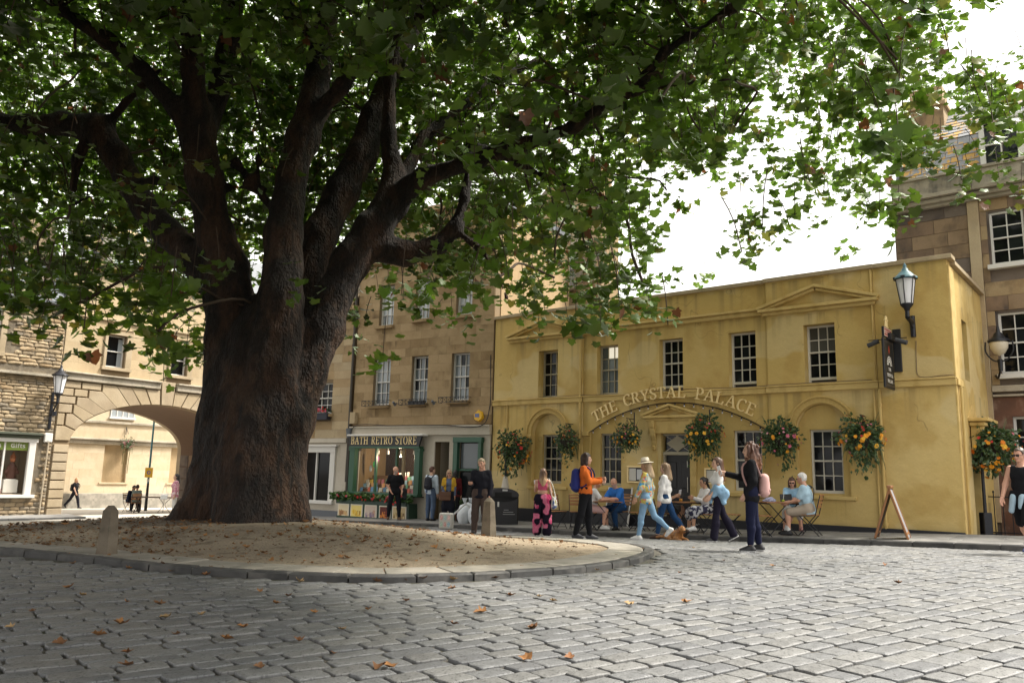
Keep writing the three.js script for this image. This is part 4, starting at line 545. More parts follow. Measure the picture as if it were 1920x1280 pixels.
// ---------- the dark terrace house on the right ----------
{
  const g = facade('sooty_terrace_house', 'tall soot-stained stone terrace house with white sashes behind the yellow pub', 'house', 12.496, -20.742, 40);
  const wins = [[0.33, 6.9, 1.12, 8.36], [0.36, 3.98, 1.4, 5.6], [0.52, 0.9, 1.5, 2.88], [2.6, 6.9, 3.5, 8.36], [2.6, 3.98, 3.6, 5.6]];
  part(g, 'wall', wallGeo(rect(-2.02, -0.8, 7, 8.85), 0.35, wins.map((q) => rect(...q))), M.soot3);
  ashlar(g, -2.0, 5.6, -0.16, 8.8, [], { course: 0.4, len: 0.95, mats: [M.soot1, M.soot2, M.soot3], seed: 141, proud: 0.03, joint: 0.008, jitter: 0.004, edge: 0.006, name: 'stone' });
  ashlar(g, 0.12, 3.7, 7, 8.8, wins.map((q) => [q[0] - 0.05, q[1] - 0.1, q[2] + 0.05, q[3] + 0.05]), { course: 0.4, len: 0.8, mats: [M.ochre, M.soot2, M.soot1], seed: 151, proud: 0.03, joint: 0.006, jitter: 0.004, edge: 0.005 });
  part(g, 'quoin_strip', uvBox(cbox(0.27, 8.6, 0.1, -0.02, 4.5, 0.04, 0.01)), M.pale2);
  const paint = tmat(stone([0.16, 0.07, 0.04], [0.11, 0.05, 0.03], [0.4, 0.3, 0.22], 0.4, 321, 256, 1.6), 0.8); part(g, 'painted_base', wallGeo(rect(0.1, -0.8, 7, 3.38), 0.03, [rect(...wins[2])]).translate(0, 0, 0.033), paint);
  part(g, 'string_course', [cbox(6.9, 0.16, 0.12, 3.58, 3.6, 0.07), cbox(6.9, 0.05, 0.1, 3.58, 3.42, 0.08)], M.grime);
  part(g, 'cornice', [cbox(9.2, 0.1, 0.5, 2.45, 9.0, 0.2), cbox(9.15, 0.12, 0.36, 2.45, 8.88, 0.14, 0.02), cbox(9.1, 0.1, 0.24, 2.45, 8.78, 0.08, 0.02)], M.grime); part(g, 'parapet', uvBox(cbox(9.02, 0.56, 0.3, 2.49, 9.32, 0.0)), M.grime); part(g, 'parapet_coping', cbox(9.1, 0.08, 0.42, 2.47, 9.64, 0.0), M.grime);
  wins.forEach((q, i) => { sash(g, ...q, { mat: M.white, cols: i % 3 === 0 ? 2 : 3, rows: 4, recess: 0.1, seed: 161 + i, frame: 0.06, bars: 0.026, meet: i === 0 ? 0.5 : 0.5 }); part(g, 'window_sill', cbox(q[2] - q[0] + 0.16, 0.12, 0.26, (q[0] + q[2]) / 2, q[1] - 0.07, 0.06), M.white); });
  // mansard with lichen-covered slates, dormer and chimney
  const roof = part(g, 'mansard_roof', [box(8.9, 0.12, 1.7, 0, 0, 0).rotateX(1.12).translate(2.45, 10.3, -0.62), box(8.9, 0.12, 3, 0, 0, 0).rotateX(0.75).translate(2.45, 11.75, -1.9)], M.lead), r = rng(171);
  const slate = tmat(tex(256, 1.1, (u, v) => { const n = fbm(u * 6, v * 6, 3, 5, 6), m = fbm(u * 9, v * 9, 31, 5, 9); let c = mixc([0.19, 0.195, 0.21], [0.28, 0.28, 0.29], n); return mixc(c, [0.52, 0.29, 0.04], 0.85 * sstep(0.5, 0.6, m)); }), 0.85), slateB = tmat(tex(256, 1.1, (u, v) => { const n = fbm(u * 6, v * 6, 13, 5, 6), m = fbm(u * 9, v * 9, 41, 5, 9); return mixc(mixc([0.2, 0.205, 0.22], [0.3, 0.3, 0.31], n), [0.5, 0.3, 0.06], 0.6 * sstep(0.6, 0.68, m)); }), 0.85);
  const tiles = (n, m, v0, z0, dv, dz, tilt) => { for (let j = 0; j < n; j++) for (let i = 0; i < m; i++) { const u = -1.75 + i * 0.3 + (j % 2) * 0.15; if (v0 < 10 && u > 0.2 && u < 1.3) continue; const q = uvBox(cbox(0.29, 0.022, 0.3, 0, 0, 0, 0.003), 1, r() * 4, r() * 4).rotateX(tilt); part(roof, 'slate', q.translate(u, v0 + j * dv + 0.004 * r(), z0 - j * dz), j < 6 && u < 0.2 ? (r() < 0.75 ? slate : slateB) : slateB); } };
  tiles(7, 14, 9.66, -0.2, 0.2, 0.098, 1.06); tiles(8, 14, 11.1, -0.95, 0.155, 0.165, 0.68);
  const dm = part(g, 'dormer', [cbox(0.13, 1.35, 0.9, 0.3, 10.25, -0.5), cbox(0.16, 1.35, 0.9, 1.2, 10.25, -0.5), cbox(1.2, 0.1, 1, 0.75, 10.97, -0.5), cbox(0.8, 0.08, 0.1, 0.75, 9.72, -0.1), cbox(0.05, 1.2, 0.06, 0.75, 10.3, -0.1), cbox(0.8, 0.05, 0.06, 0.75, 10.3, -0.1)], M.white); part(dm, 'pane', box(0.78, 1.2, 0.01, 0.75, 10.3, -0.13), M.pane[1]);
  part(g, 'chimney', [uvBox(cbox(0.9, 3.0, 0.7, -1.3, 11.6, -1.9)), cbox(1.05, 0.12, 0.85, -1.3, 12.5, -1.9)], M.ochre); part(g, 'gable_wall', uvBox(extr([[-5, -0.8], [-0.36, -0.8], [-0.36, 9.6], [-0.9, 10.9], [-2.2, 12.3], [-5, 9.5]], 0.3)).rotateY(-PI / 2).translate(-1.72, 0, 0), M.soot2);
  part(g, 'back_wall', box(9, 9.6, 0.2, 2.5, 4.5, -5.2), M.soot1);
  ground(g, -0.4);
}
// ---------- the taller house seen over the pub roof ----------
{
  const g = facade('rear_stone_house', 'grey stone house rising behind the pub roof among the hanging leaves', 'house', 0.3, -33.5, 44);
  const wins = [[2.3, 8.7, 3.0, 10.2], [0.5, 9.2, 1.1, 10.5]];
  part(g, 'wall', wallGeo(rect(-0.6, 0, 4.4, 11.6), 0.3, wins.map((q) => rect(...q))), M.soot2); ashlar(g, -0.6, 6.8, 4.4, 11.5, wins, { course: 0.28, len: 0.45, mats: [M.grime, M.pale2, M.soot2, M.ochre], seed: 181, proud: 0.03, joint: 0.012, jitter: 0.006, edge: 0.006 });
  wins.forEach((q, i) => sash(g, ...q, { mat: M.white, seed: 191 + i, rows: 4, panes: [M.paneBlue[1], paneW] })); part(g, 'window_sill', cbox(1.2, 0.16, 0.3, 2.65, 8.6, 0.08), M.grime); part(g, 'gable_coping', [bar([-0.7, 11.6, 0], [1.9, 13.4, 0], 0.12, 4), bar([1.9, 13.4, 0], [4.5, 11.6, 0], 0.12, 4)], M.grime); part(g, 'gable', uvBox(extr([[-0.6, 11.6], [4.4, 11.6], [1.9, 13.3]], 0.3)), M.ochre);
  part(g, 'chimney', uvBox(cbox(0.9, 2.8, 0.7, 3.8, 12.2, -0.5)), M.ochre); part(g, 'side_wall', uvBox(box(0.3, 11.6, 0.8, 4.22, 5.8, -0.75)), M.ochre); part(g, 'side_wall', uvBox(box(0.3, 11.6, 0.8, -0.42, 5.8, -0.75)), M.pale2); part(g, 'roof', [box(5.0, 0.15, 1.2, 1.9, 11.6, -0.7)], M.lead);
  ground(g, 0);
}
// ---------- smooth-union shapes meshed with surface nets ----------
function surfaceNets(f, [x0, y0, z0], [x1, y1, z1], c) {
  const nx = Math.ceil((x1 - x0) / c) + 1, ny = Math.ceil((y1 - y0) / c) + 1, nz = Math.ceil((z1 - z0) / c) + 1, v = new Float32Array(nx * ny * nz).fill(1), B = 8, act = [], hd = c * B * 0.866 * 1.25 + c;
  for (let bz = 0; bz < nz; bz += B) for (let by = 0; by < ny; by += B) for (let bx = 0; bx < nx; bx += B) {
    const d = f(x0 + (bx + B / 2) * c, y0 + (by + B / 2) * c, z0 + (bz + B / 2) * c), ex = Math.min(nx, bx + B + 1), ey = Math.min(ny, by + B + 1), ez = Math.min(nz, bz + B + 1), near = Math.abs(d) < hd;
    if (near) act.push([bx, by, bz]);
    for (let k = bz; k < ez; k++) for (let j = by; j < ey; j++) for (let i = bx; i < ex; i++) { const q = (k * ny + j) * nx + i; if (near) v[q] = f(x0 + i * c, y0 + j * c, z0 + k * c); else if (v[q] === 1) v[q] = d > 0 ? 1 : -1; }
  }
  const id = new Map(), pos = [], idx = [], cell = (i, j, k) => (k * ny + j) * nx + i;
  for (const [bx, by, bz] of act) for (let k = bz; k < Math.min(bz + B, nz - 1); k++) for (let j = by; j < Math.min(by + B, ny - 1); j++) for (let i = bx; i < Math.min(bx + B, nx - 1); i++) {
    const q = cell(i, j, k), w = [v[q], v[q + 1], v[q + nx], v[q + nx + 1], v[q + nx * ny], v[q + nx * ny + 1], v[q + nx * ny + nx], v[q + nx * ny + nx + 1]]; let m = 0; for (let n = 0; n < 8; n++) if (w[n] < 0) m |= 1 << n; if (m === 0 || m === 255) continue;
    let sx = 0, sy = 0, sz = 0, n = 0; const E = (a, b, ax) => { if ((w[a] < 0) === (w[b] < 0)) return; const t = w[a] / (w[a] - w[b]); sx += (a & 1) + (ax === 0 ? t : 0); sy += ((a >> 1) & 1) + (ax === 1 ? t : 0); sz += (a >> 2) + (ax === 2 ? t : 0); n++; };
    E(0, 1, 0); E(2, 3, 0); E(4, 5, 0); E(6, 7, 0); E(0, 2, 1); E(1, 3, 1); E(4, 6, 1); E(5, 7, 1); E(0, 4, 2); E(1, 5, 2); E(2, 6, 2); E(3, 7, 2);
    id.set(q, pos.length / 3); pos.push(x0 + (i + sx / n) * c, y0 + (j + sy / n) * c, z0 + (k + sz / n) * c);
  }
  const S = [1, nx, nx * ny];
  for (const [q, a] of id) for (let ax = 0; ax < 3; ax++) { if ((v[q] < 0) === (v[q + S[ax]] < 0)) continue; const u = S[(ax + 1) % 3], w = S[(ax + 2) % 3], b = id.get(q - u), e = id.get(q - u - w), d = id.get(q - w); if (b === undefined || e === undefined || d === undefined) continue; if (v[q] < 0) idx.push(a, b, e, a, e, d); else idx.push(a, e, b, a, d, e); }
  const g = new THREE.BufferGeometry(); g.setAttribute('position', new THREE.Float32BufferAttribute(pos, 3)); g.setIndex(idx); g.computeVertexNormals(); return g;
}
const smin = (a, b, k) => { const h = Math.max(k - Math.abs(a - b), 0) / k; return Math.min(a, b) - h * h * k * 0.25; };
// one tapered capsule as plain numbers: ax ay az ra bx by bz rb
function capDist(s, x, y, z) { const px = x - s[0], py = y - s[1], pz = z - s[2], bx = s[4] - s[0], by = s[5] - s[1], bz = s[6] - s[2]; let t = (px * bx + py * by + pz * bz) / (bx * bx + by * by + bz * bz || 1e-9); t = t < 0 ? 0 : t > 1 ? 1 : t; const dx = px - bx * t, dy = py - by * t, dz = pz - bz * t; return Math.sqrt(dx * dx + dy * dy + dz * dz) - (s[3] + (s[7] - s[3]) * t); }
const capField = (list, k) => (x, y, z) => { let d = 9; for (let i = 0; i < list.length; i++) { const e = capDist(list[i], x, y, z); if (e < d + k) d = smin(d, e, k); } return d; };
function bounds(list, m) { const lo = [1e9, 1e9, 1e9], hi = [-1e9, -1e9, -1e9]; for (const s of list) for (const o of [0, 4]) for (let a = 0; a < 3; a++) { lo[a] = Math.min(lo[a], s[o + a] - s[o + 3] - m); hi[a] = Math.max(hi[a], s[o + a] + s[o + 3] + m); } return [lo, hi]; }
// a point on the sight line of a photograph pixel at a given depth, for laying out the limbs and the people
const FPX = 1493, camM = new THREE.Matrix4().makeRotationFromEuler(camera.rotation);
function at(px, py, depth) { const d = V3((px - 960) / FPX, (640 - py) / FPX, -1).applyMatrix4(camM); return d.multiplyScalar(depth / -d.z).add(camera.position); }

function paintGeo(g, fn) { const p = g.attributes.position, c = new Float32Array(p.count * 3); for (let i = 0; i < p.count; i++) { const q = fn(p.getX(i), p.getY(i), p.getZ(i)); c[3 * i] = q[0]; c[3 * i + 1] = q[1]; c[3 * i + 2] = q[2]; } g.setAttribute('color', new THREE.BufferAttribute(c, 3)); return g; }

// ---------- the great plane tree ----------
{
  const tree = thing('plane_tree', 'huge old plane tree with several massive dark limbs on the raised soil island', 'tree', [TREE[0], soilY(TREE[0], TREE[1]), TREE[1]]), base = tree.position.clone();
  const chains = [
    [[470, 1000, 13.15, 84], [470, 880, 13.2, 74], [474, 760, 13.25, 66], [482, 640, 13.35, 48], [486, 580, 13.4, 30]],
    [[408, 1000, 13.3, 70], [418, 900, 13.4, 62], [430, 790, 13.5, 56], [435, 700, 13.5, 49], [435, 640, 13.6, 45], [431, 560, 13.6, 43], [424, 500, 13.6, 38], [403, 440, 13.6, 34], [382, 330, 13.4, 33], [368, 220, 13.2, 29], [360, 120, 13, 22], [355, 30, 12.8, 18], [345, -80, 12.6, 16], [330, -260, 12.5, 12]],
    [[420, 560, 13.6, 30], [376, 495, 13.8, 31], [320, 440, 14, 28], [275, 390, 14.1, 26], [240, 340, 14.2, 25], [215, 290, 14.2, 26], [180, 240, 14.2, 27], [120, 232, 14.3, 22], [50, 235, 14.4, 18], [-40, 222, 14.4, 15], [-160, 200, 14.4, 11]],
    [[168, 255, 14.2, 14], [142, 300, 14.1, 9], [136, 355, 14.1, 7]], [[205, 225, 14.2, 9], [262, 165, 14.2, 7], [300, 130, 14.1, 5]],
    [[478, 1000, 12.9, 70], [485, 900, 13, 60], [498, 790, 13.1, 56], [512, 700, 13.1, 50], [520, 640, 13.2, 47], [529, 560, 13.2, 42], [531, 440, 13.4, 34], [546, 330, 13.5, 28], [568, 260, 13.6, 32], [588, 200, 13.8, 30], [600, 110, 14, 24], [612, 30, 14.2, 19], [620, -60, 14.4, 16], [640, -260, 14.6, 10]],
    [[530, 1000, 13, 40], [525, 900, 13.1, 36], [545, 790, 13.2, 37], [573, 700, 13.4, 36], [604, 620, 13.6, 37], [624, 560, 13.8, 35], [658, 490, 14, 36], [698, 430, 14.2, 35], [733, 385, 14.4, 31], [740, 335, 14.5, 22], [727, 255, 14.5, 13], [730, 150, 14.5, 11], [745, 70, 14.4, 10], [760, -20, 14.2, 8]],
    [[556, 640, 14.4, 32], [578, 530, 14.8, 31], [600, 440, 15, 32], [640, 360, 15.2, 32], [680, 290, 15.3, 29], [702, 220, 15.4, 25], [740, 120, 15.6, 19], [775, 50, 15.8, 15], [810, -40, 16, 12], [870, -200, 16.4, 8]],
    [[690, 462, 14.2, 30], [760, 476, 14.2, 23], [820, 462, 14.2, 16], [855, 425, 14.2, 13], [872, 370, 14.2, 10], [882, 300, 14.3, 7]], [[850, 430, 14.2, 8], [905, 470, 14, 7], [935, 520, 13.9, 5], [950, 560, 13.8, 3]],
    [[738, 372, 14.4, 24], [800, 330, 13.9, 18], [880, 305, 13.4, 17], [960, 277, 12.9, 15], [1020, 258, 12.4, 13], [1080, 235, 11.9, 11], [1130, 197, 11.5, 10], [1190, 172, 11.2, 8], [1290, 150, 10.9, 4], [1380, 150, 10.6, 2.5]],
    [[1150, 190, 11.4, 9], [1205, 150, 11.3, 11], [1245, 97, 11, 11], [1300, 62, 10.8, 9], [1370, 15, 10.5, 7], [1480, -60, 10, 5]], [[880, 270, 13.4, 9], [960, 300, 13.2, 8], [1020, 330, 13, 5], [1090, 360, 12.8, 3]],
    [[385, 300, 13.4, 20], [330, 205, 13, 18], [270, 135, 12.8, 16], [200, 75, 12.5, 14], [110, 15, 12.2, 11], [0, -60, 12, 7]], [[378, 280, 13.4, 20], [412, 160, 13.6, 21], [433, 60, 13.8, 19], [446, -50, 14, 17], [470, -220, 14.2, 12]],
    [[575, 235, 13.7, 18], [640, 160, 13.3, 13], [700, 90, 12.8, 11], [790, 30, 12.3, 9], [900, -30, 11.8, 6]], [[596, 70, 14, 14], [545, 25, 13.8, 12], [500, -60, 13.6, 9]], [[705, 425, 14.2, 18], [800, 250, 15.6, 10], [930, 150, 16.6, 8], [1060, 90, 17.4, 5]],
    [[505, 385, 13.5, 7], [470, 340, 13.6, 7], [440, 305, 13.7, 7], [425, 312, 13.7, 6]], [[478, 345, 13.6, 5], [485, 300, 13.6, 4], [478, 270, 13.6, 3]], [[360, 360, 13.7, 5], [290, 338, 13.8, 5], [220, 345, 13.9, 4], [130, 385, 14, 3]], [[500, 352, 13.5, 4], [430, 352, 13.6, 4], [400, 350, 13.5, 4]],
    [[345, 992, 12.9, 26], [385, 905, 13.3, 30]], [[300, 985, 12.8, 9], [350, 955, 13.0, 20], [390, 900, 13.3, 24]], [[430, 1002, 12.5, 26], [436, 920, 12.9, 26]], [[572, 985, 12.9, 13], [540, 900, 13.1, 24]], [[516, 1002, 12.5, 20], [508, 900, 12.9, 26]]];
  const caps = []; for (const ch of chains) for (let i = 0; i < ch.length - 1; i++) { const [a, b] = [ch[i], ch[i + 1]], A = at(a[0], a[1], a[2]), B = at(b[0], b[1], b[2]); caps.push([A.x, A.y, A.z, a[3] / FPX * a[2], B.x, B.y, B.z, b[3] / FPX * b[2]]); }
  const fld = capField(caps, 0.13), bark = (x, y, z) => { const d = fld(x, y, z); if (Math.abs(d) > 0.3) return d; const k = sstep(5, 1.2, y); return d + 0.07 * (fbm(x * 2.2, y * 0.9, z * 2.2, 3) - 0.5) + 0.11 * k * (vnoise(x * 3.6 + 5, y * 0.3, z * 3.6) - 0.42) + (0.05 + 0.04 * k) * (vnoise(x * 6, y * 2.6, z * 6) - 0.5) + 0.018 * (vnoise(x * 15, y * 9, z * 15) - 0.5); };
  const [lo, hi] = bounds(caps, 0.15); const low = caps.filter((s) => true);
  const cells = [[lo[0], lo[1], lo[2]], [hi[0], hi[1], hi[2]]];
  let geo = surfaceNets(bark, cells[0], cells[1], 0.05); paintGeo(geo, (x, y, z) => { const n = fbm(x * 3.1, y * 1.6, z * 3.1, 4), m = fbm(x * 7 + 9, y * 5, z * 7, 3), w = fbm(x * 1.3 + 40, y * 0.5, z * 1.3, 3); let c = mixc([0.014, 0.0085, 0.006], [0.052, 0.0265, 0.0145], sstep(0.38, 0.68, n)); c = mixc(c, [0.062, 0.037, 0.022], 0.6 * sstep(0.55, 0.7, m) * sstep(0.4, 0.6, w)); return mixc(c, [0.006, 0.0045, 0.004], 0.7 * sstep(0.55, 0.7, fbm(x * 11, y * 4, z * 11 + 7, 3))); }); geo = uvBox(geo).translate(-base.x, -base.y, -base.z);
  const barkT = tex(512, 0.9, (u, v) => { const n = fbm(u * 24, v * 12, 5, 4, 12), f = vnoise(u * 120, v * 120, 3, 120); const k = 0.55 + 0.7 * n * (0.8 + 0.4 * f); return [k, k * 0.97, k * 0.93]; });
  const barkB = btex(512, 0.7, (u, v) => 0.6 * fbm(u * 12, v * 6, 4, 5, 6) + 0.4 * fbm(u * 32, v * 16, 9, 3, 16));
  M.bark = tmat(barkT, 0.95, { vertexColors: true, bumpMap: barkB, bumpScale: 0.11 });
  part(tree, 'trunk', geo, M.bark);
  // the crown: sprays of lobed leaves on drooping twigs. How closely each part of the crown is leafed, by where it hangs
  const cover = [[97, 97, 97, 97, 97, 97, 97, 97, 96, 96, 95, 93, 92, 90, 84, 26], [95, 94, 94, 97, 97, 96, 96, 96, 93, 93, 90, 86, 84, 80, 80, 55], [93, 89, 88, 93, 95, 93, 93, 93, 90, 86, 78, 58, 45, 62, 42, 34], [88, 84, 88, 88, 87, 87, 88, 89, 88, 84, 50, 22, 5, 32, 3, 0], [88, 86, 85, 78, 40, 52, 60, 66, 68, 76, 24, 0, 0, 0, 0, 0], [14, 42, 46, 28, 0, 6, 8, 17, 3, 0, 0, 0, 0, 0, 0, 0], [0, 0, 2, 0, 0, 0, 0, 0, 0, 0, 0, 0, 0, 0, 0, 0]];
  const cov = (x, y) => { const a = clamp(x / 120 - 0.5, 0, 15), b = clamp(y / 120 - 0.5, 0, 6), i = Math.min(14, Math.floor(a)), j = Math.min(5, Math.floor(b)); return lerp(lerp(cover[j][i], cover[j][i + 1], a - i), lerp(cover[j + 1][i], cover[j + 1][i + 1], a - i), b - j) / 100; };
  const K = 13, r = rng(2024), gs = () => (r() + r() + r() - 1.5) * 1.15, spots = [];
  for (let y = -120; y < 780; y += 15) for (let x = -120; x < 2040; x += 15) {
    let c = cov(x, y); if (c < 0.02) continue;
    const gap = vnoise(x / 70, y / 70, 3) * 0.6 + vnoise(x / 30, y / 30, 9) * 0.4; c = clamp(c + (gap - 0.5) * 1.3 * (1 - Math.abs(2 * c - 1)) * 1.2 - 0.02, 0, 0.975);
    let need = -Math.log(1 - c) * 260;                           // square pixels of leaf wanted
    while (need > 0) {
      const q = r(), pf = lerp(lerp(0.035, 0.42, sstep(170, 30, y)), 0.6, Math.max(sstep(860, 1080, x), sstep(470, 560, y) * (1 - sstep(330, 400, x) * sstep(720, 640, x)))), d = q < 0.09 * pf * (1 - sstep(220, 330, y)) ? 7 + 3 * r() : q < pf ? 10.5 + 3 * r() : 15.2 + 6 * r(), s = (d < 10 ? 0.15 : 0.115) + 0.08 * r(), a = 0.30 * s * s * Math.pow(FPX / d, 2), n = need > a * K ? 1 : need / (a * K);
      if (r() < n) spots.push([x + 15 * r(), y + 15 * r() - 14, d, s]); need -= a * K;
    }
  }
  const leafShape = () => {                                      // five pointed lobes, gently cupped
    const o = [[0, -0.05], [0.22, -0.18], [0.54, -0.18], [0.46, 0.08], [0.66, 0.36], [0.4, 0.42], [0.3, 0.66], [0, 0.98], [-0.3, 0.66], [-0.4, 0.42], [-0.66, 0.36], [-0.46, 0.08], [-0.54, -0.18], [-0.22, -0.18]], ps = [0, 0.25, 0.0], id = [];
    o.forEach(([x, y]) => ps.push(x, y, 0.3 * Math.abs(x) - 0.3 * x * x - 0.3 * (y - 0.2) * (y - 0.2) + 0.02)); for (let i = 0; i < o.length; i++) id.push(0, 1 + i, 1 + (i + 1) % o.length);
    const g = new THREE.BufferGeometry(); g.setAttribute('position', new THREE.Float32BufferAttribute(ps, 3)); g.setIndex(id); g.computeVertexNormals(); g.setAttribute('uv', new THREE.Float32BufferAttribute(ps.filter((_, i) => i % 3 < 2), 2)); return g;
  };
  const LG = leafShape(), leaves = [], o = new THREE.Object3D(), twigs = [], tw = V3();
  const nodes = caps.filter((s) => s[7] < 0.32).map((s) => V3(s[4], s[5], s[6]));
  for (const [px, py, d, s] of spots) {
    const c = at(px, py, d); if (c.y < 2.6 - 0.2 * r()) { if (c.y < 2.0) continue; } if (fld(c.x, c.y, c.z) < 0.1) continue;
    const tone = r(), k = K, w = 0.2 + 0.16 * r(); let drop = 0.14 + 0.28 * r();
    for (let i = 0; i < k; i++) leaves.push([c.x + gs() * w, c.y + gs() * drop, c.z + gs() * w, s * (0.75 + 0.5 * r()), tone * 0.7 + r() * 0.3, r(), d]);
    if (r() < 0.85) { const up = 0.35 + 0.5 * r(), dx = gs() * 0.3, dz = gs() * 0.3; twigs.push(tube([[c.x + dx, c.y + up, c.z + dz], [c.x + dx * 0.4, c.y + up * 0.5, c.z + dz * 0.4], [c.x, c.y - 0.12, c.z]], 0.006 + 0.004 * r(), 3, 4)); }
    if (r() < 0.16) { let best = null, bd = 1e9; for (const q of nodes) { const e = q.distanceToSquared(c); if (e < bd && q.y < c.y + 2) { bd = e; best = q; } } if (best && bd < 6) { const m = best.clone().lerp(c, 0.5); m.y += 0.15 * Math.sqrt(bd); m.x += gs() * 0.3; twigs.push(tube([best, best.clone().lerp(m, 0.5).add(V3(gs() * 0.15, gs() * 0.15, gs() * 0.15)), m, m.clone().lerp(c, 0.6).add(V3(gs() * 0.1, 0.05, gs() * 0.1)), c], 0.014 + 0.012 * r(), 4, 9)); } }
  }
  const inView = leaves.length;                                  // the unseen rest of the dome, large leaves added to shade trunk and left setts
  for (let i = 0; i < 48000; i++) { const a = r() < 0.86 ? r() * PI : -r() * PI, b = Math.acos(1 - r() * 1.0), q = Math.cbrt(0.2 + 0.8 * r()), x = TREE[0] - 2.0 + (12 - 2.2 * Math.max(0, Math.cos(a))) * q * Math.sin(b) * Math.cos(a) + 1.5, z = TREE[1] + (Math.sin(a) > 0 ? 19 : 7) * q * Math.sin(b) * Math.sin(a), y = 6.4 + 8 * q * Math.cos(b); const p = V3(x, y, z).sub(camera.position).applyMatrix4(camM.clone().invert()), sy = p.z < 0 ? 640 - FPX * p.y / -p.z : -999, sx = p.z < 0 ? 960 + FPX * p.x / -p.z : 0; if (sy > -90 && sy < 1400 && sx > -100 && sx < 2000) continue; leaves.push([x, y, z, 0.3 + 0.14 * r(), r(), r(), 30]); }
  const leafM = (r0, g0, b0) => new THREE.MeshPhysicalMaterial({ color: rgb(r0, g0, b0), roughness: 0.5, transmission: 0.55, thickness: 0, side: THREE.DoubleSide, specularIntensity: 0.6 });
  const place = ([x, y, z, s, t, q]) => { o.position.set(x - base.x, y - base.y, z - base.z); o.rotation.set(-0.5 - 1.3 * ((q * 7.3) % 1) + 0.3, ((q * 131.7) % 1) * 6.283, ((q * 17.9) % 1 - 0.5) * 1.2, 'YXZ'); o.rotateX(PI); o.scale.setScalar(s); o.updateMatrix(); };
  const tint = (t, q) => { if (q < 0.011) return [0.22, 0.085, 0.03]; if (q < 0.05) return [0.24, 0.25, 0.045]; const k = 0.35 + 1.25 * t; return [0.13 * k, 0.22 * k * (0.9 + 0.2 * q), 0.022 * k]; };
  const order = leaves.slice(0, inView).map((l, i) => [l[6] + (Math.abs(l[2]) + l[4]) * 0.01, i]).sort((a, b) => a[0] - b[0]).slice(0, 300).map((q) => q[1]), near = new Set(order);
  const kinds = [[0.05, 0.1, 0.018], [0.08, 0.145, 0.02], [0.115, 0.19, 0.026], [0.2, 0.08, 0.03]].map((c) => leafM(...c));
  for (const i of order) { const l = leaves[i]; place(l); const m = part(tree, 'leaf', LG, l[5] < 0.01 ? kinds[3] : kinds[Math.floor(l[4] * 2.99)]); m.position.copy(o.position); m.quaternion.copy(o.quaternion); m.scale.copy(o.scale); }
  const rest = leaves.filter((_, i) => !near.has(i)), im = new THREE.InstancedMesh(LG, leafM(1, 1, 1), rest.length), col = new THREE.Color();
  rest.forEach((l, i) => { place(l); im.setMatrixAt(i, o.matrix); im.setColorAt(i, col.setRGB(...tint(l[4], l[5]))); });
  im.name = 'crown'; im.userData.kind = 'stuff'; im.castShadow = im.receiveShadow = true; tree.add(im);
  const tg = mrg(twigs); tg.translate(-base.x, -base.y, -base.z); part(tree, 'twigs', tg, mat(0.06, 0.04, 0.025, 0.9)).userData.kind = 'stuff';
  console.log('leaves', leaves.length, 'in view', inView, 'twigs', twigs.length, 'trunk tris', geo.attributes.position.count / 3);
}
// ---------- people ----------
const handGeo = (curl) => {                                     // wrist at the origin, fingers along +y, palm towards +z, thumb on +x
  const c = [], F = [[-0.031, 0.082, 0.062, 0.0075], [-0.011, 0.09, 0.078, 0.0082], [0.011, 0.089, 0.074, 0.0082], [0.031, 0.083, 0.066, 0.008]];
  c.push([-0.02, 0.01, 0, 0.021, -0.024, 0.072, 0, 0.014], [0.02, 0.01, 0, 0.021, 0.024, 0.072, 0, 0.014], [0, 0, 0, 0.023, 0, 0.078, 0, 0.015]);
  for (const [x, y, L, r] of F) { let p = [x, y - 0.012, 0], a = curl * 0.35; for (let k = 0; k < 3; k++) { const l = L * [0.45, 0.32, 0.26][k], q = [p[0] * 1.03, p[1] + Math.cos(a) * l, p[2] + Math.sin(a) * l]; c.push([...p, r * (1 - 0.1 * k), ...q, r * (0.92 - 0.12 * k)]); p = q; a += curl * 0.75; } }
  c.push([0.026, 0.022, 0.006, 0.015, 0.05, 0.052, 0.014, 0.0105], [0.05, 0.052, 0.014, 0.0105, 0.052, 0.086, 0.022 + 0.02 * curl, 0.008]);
  const [lo, hi] = bounds(c, 0.012); return surfaceNets(capField(c, 0.009), lo, hi, 0.0048);
};
const HANDS = { flat: handGeo(0.35), grip: handGeo(1.25) };
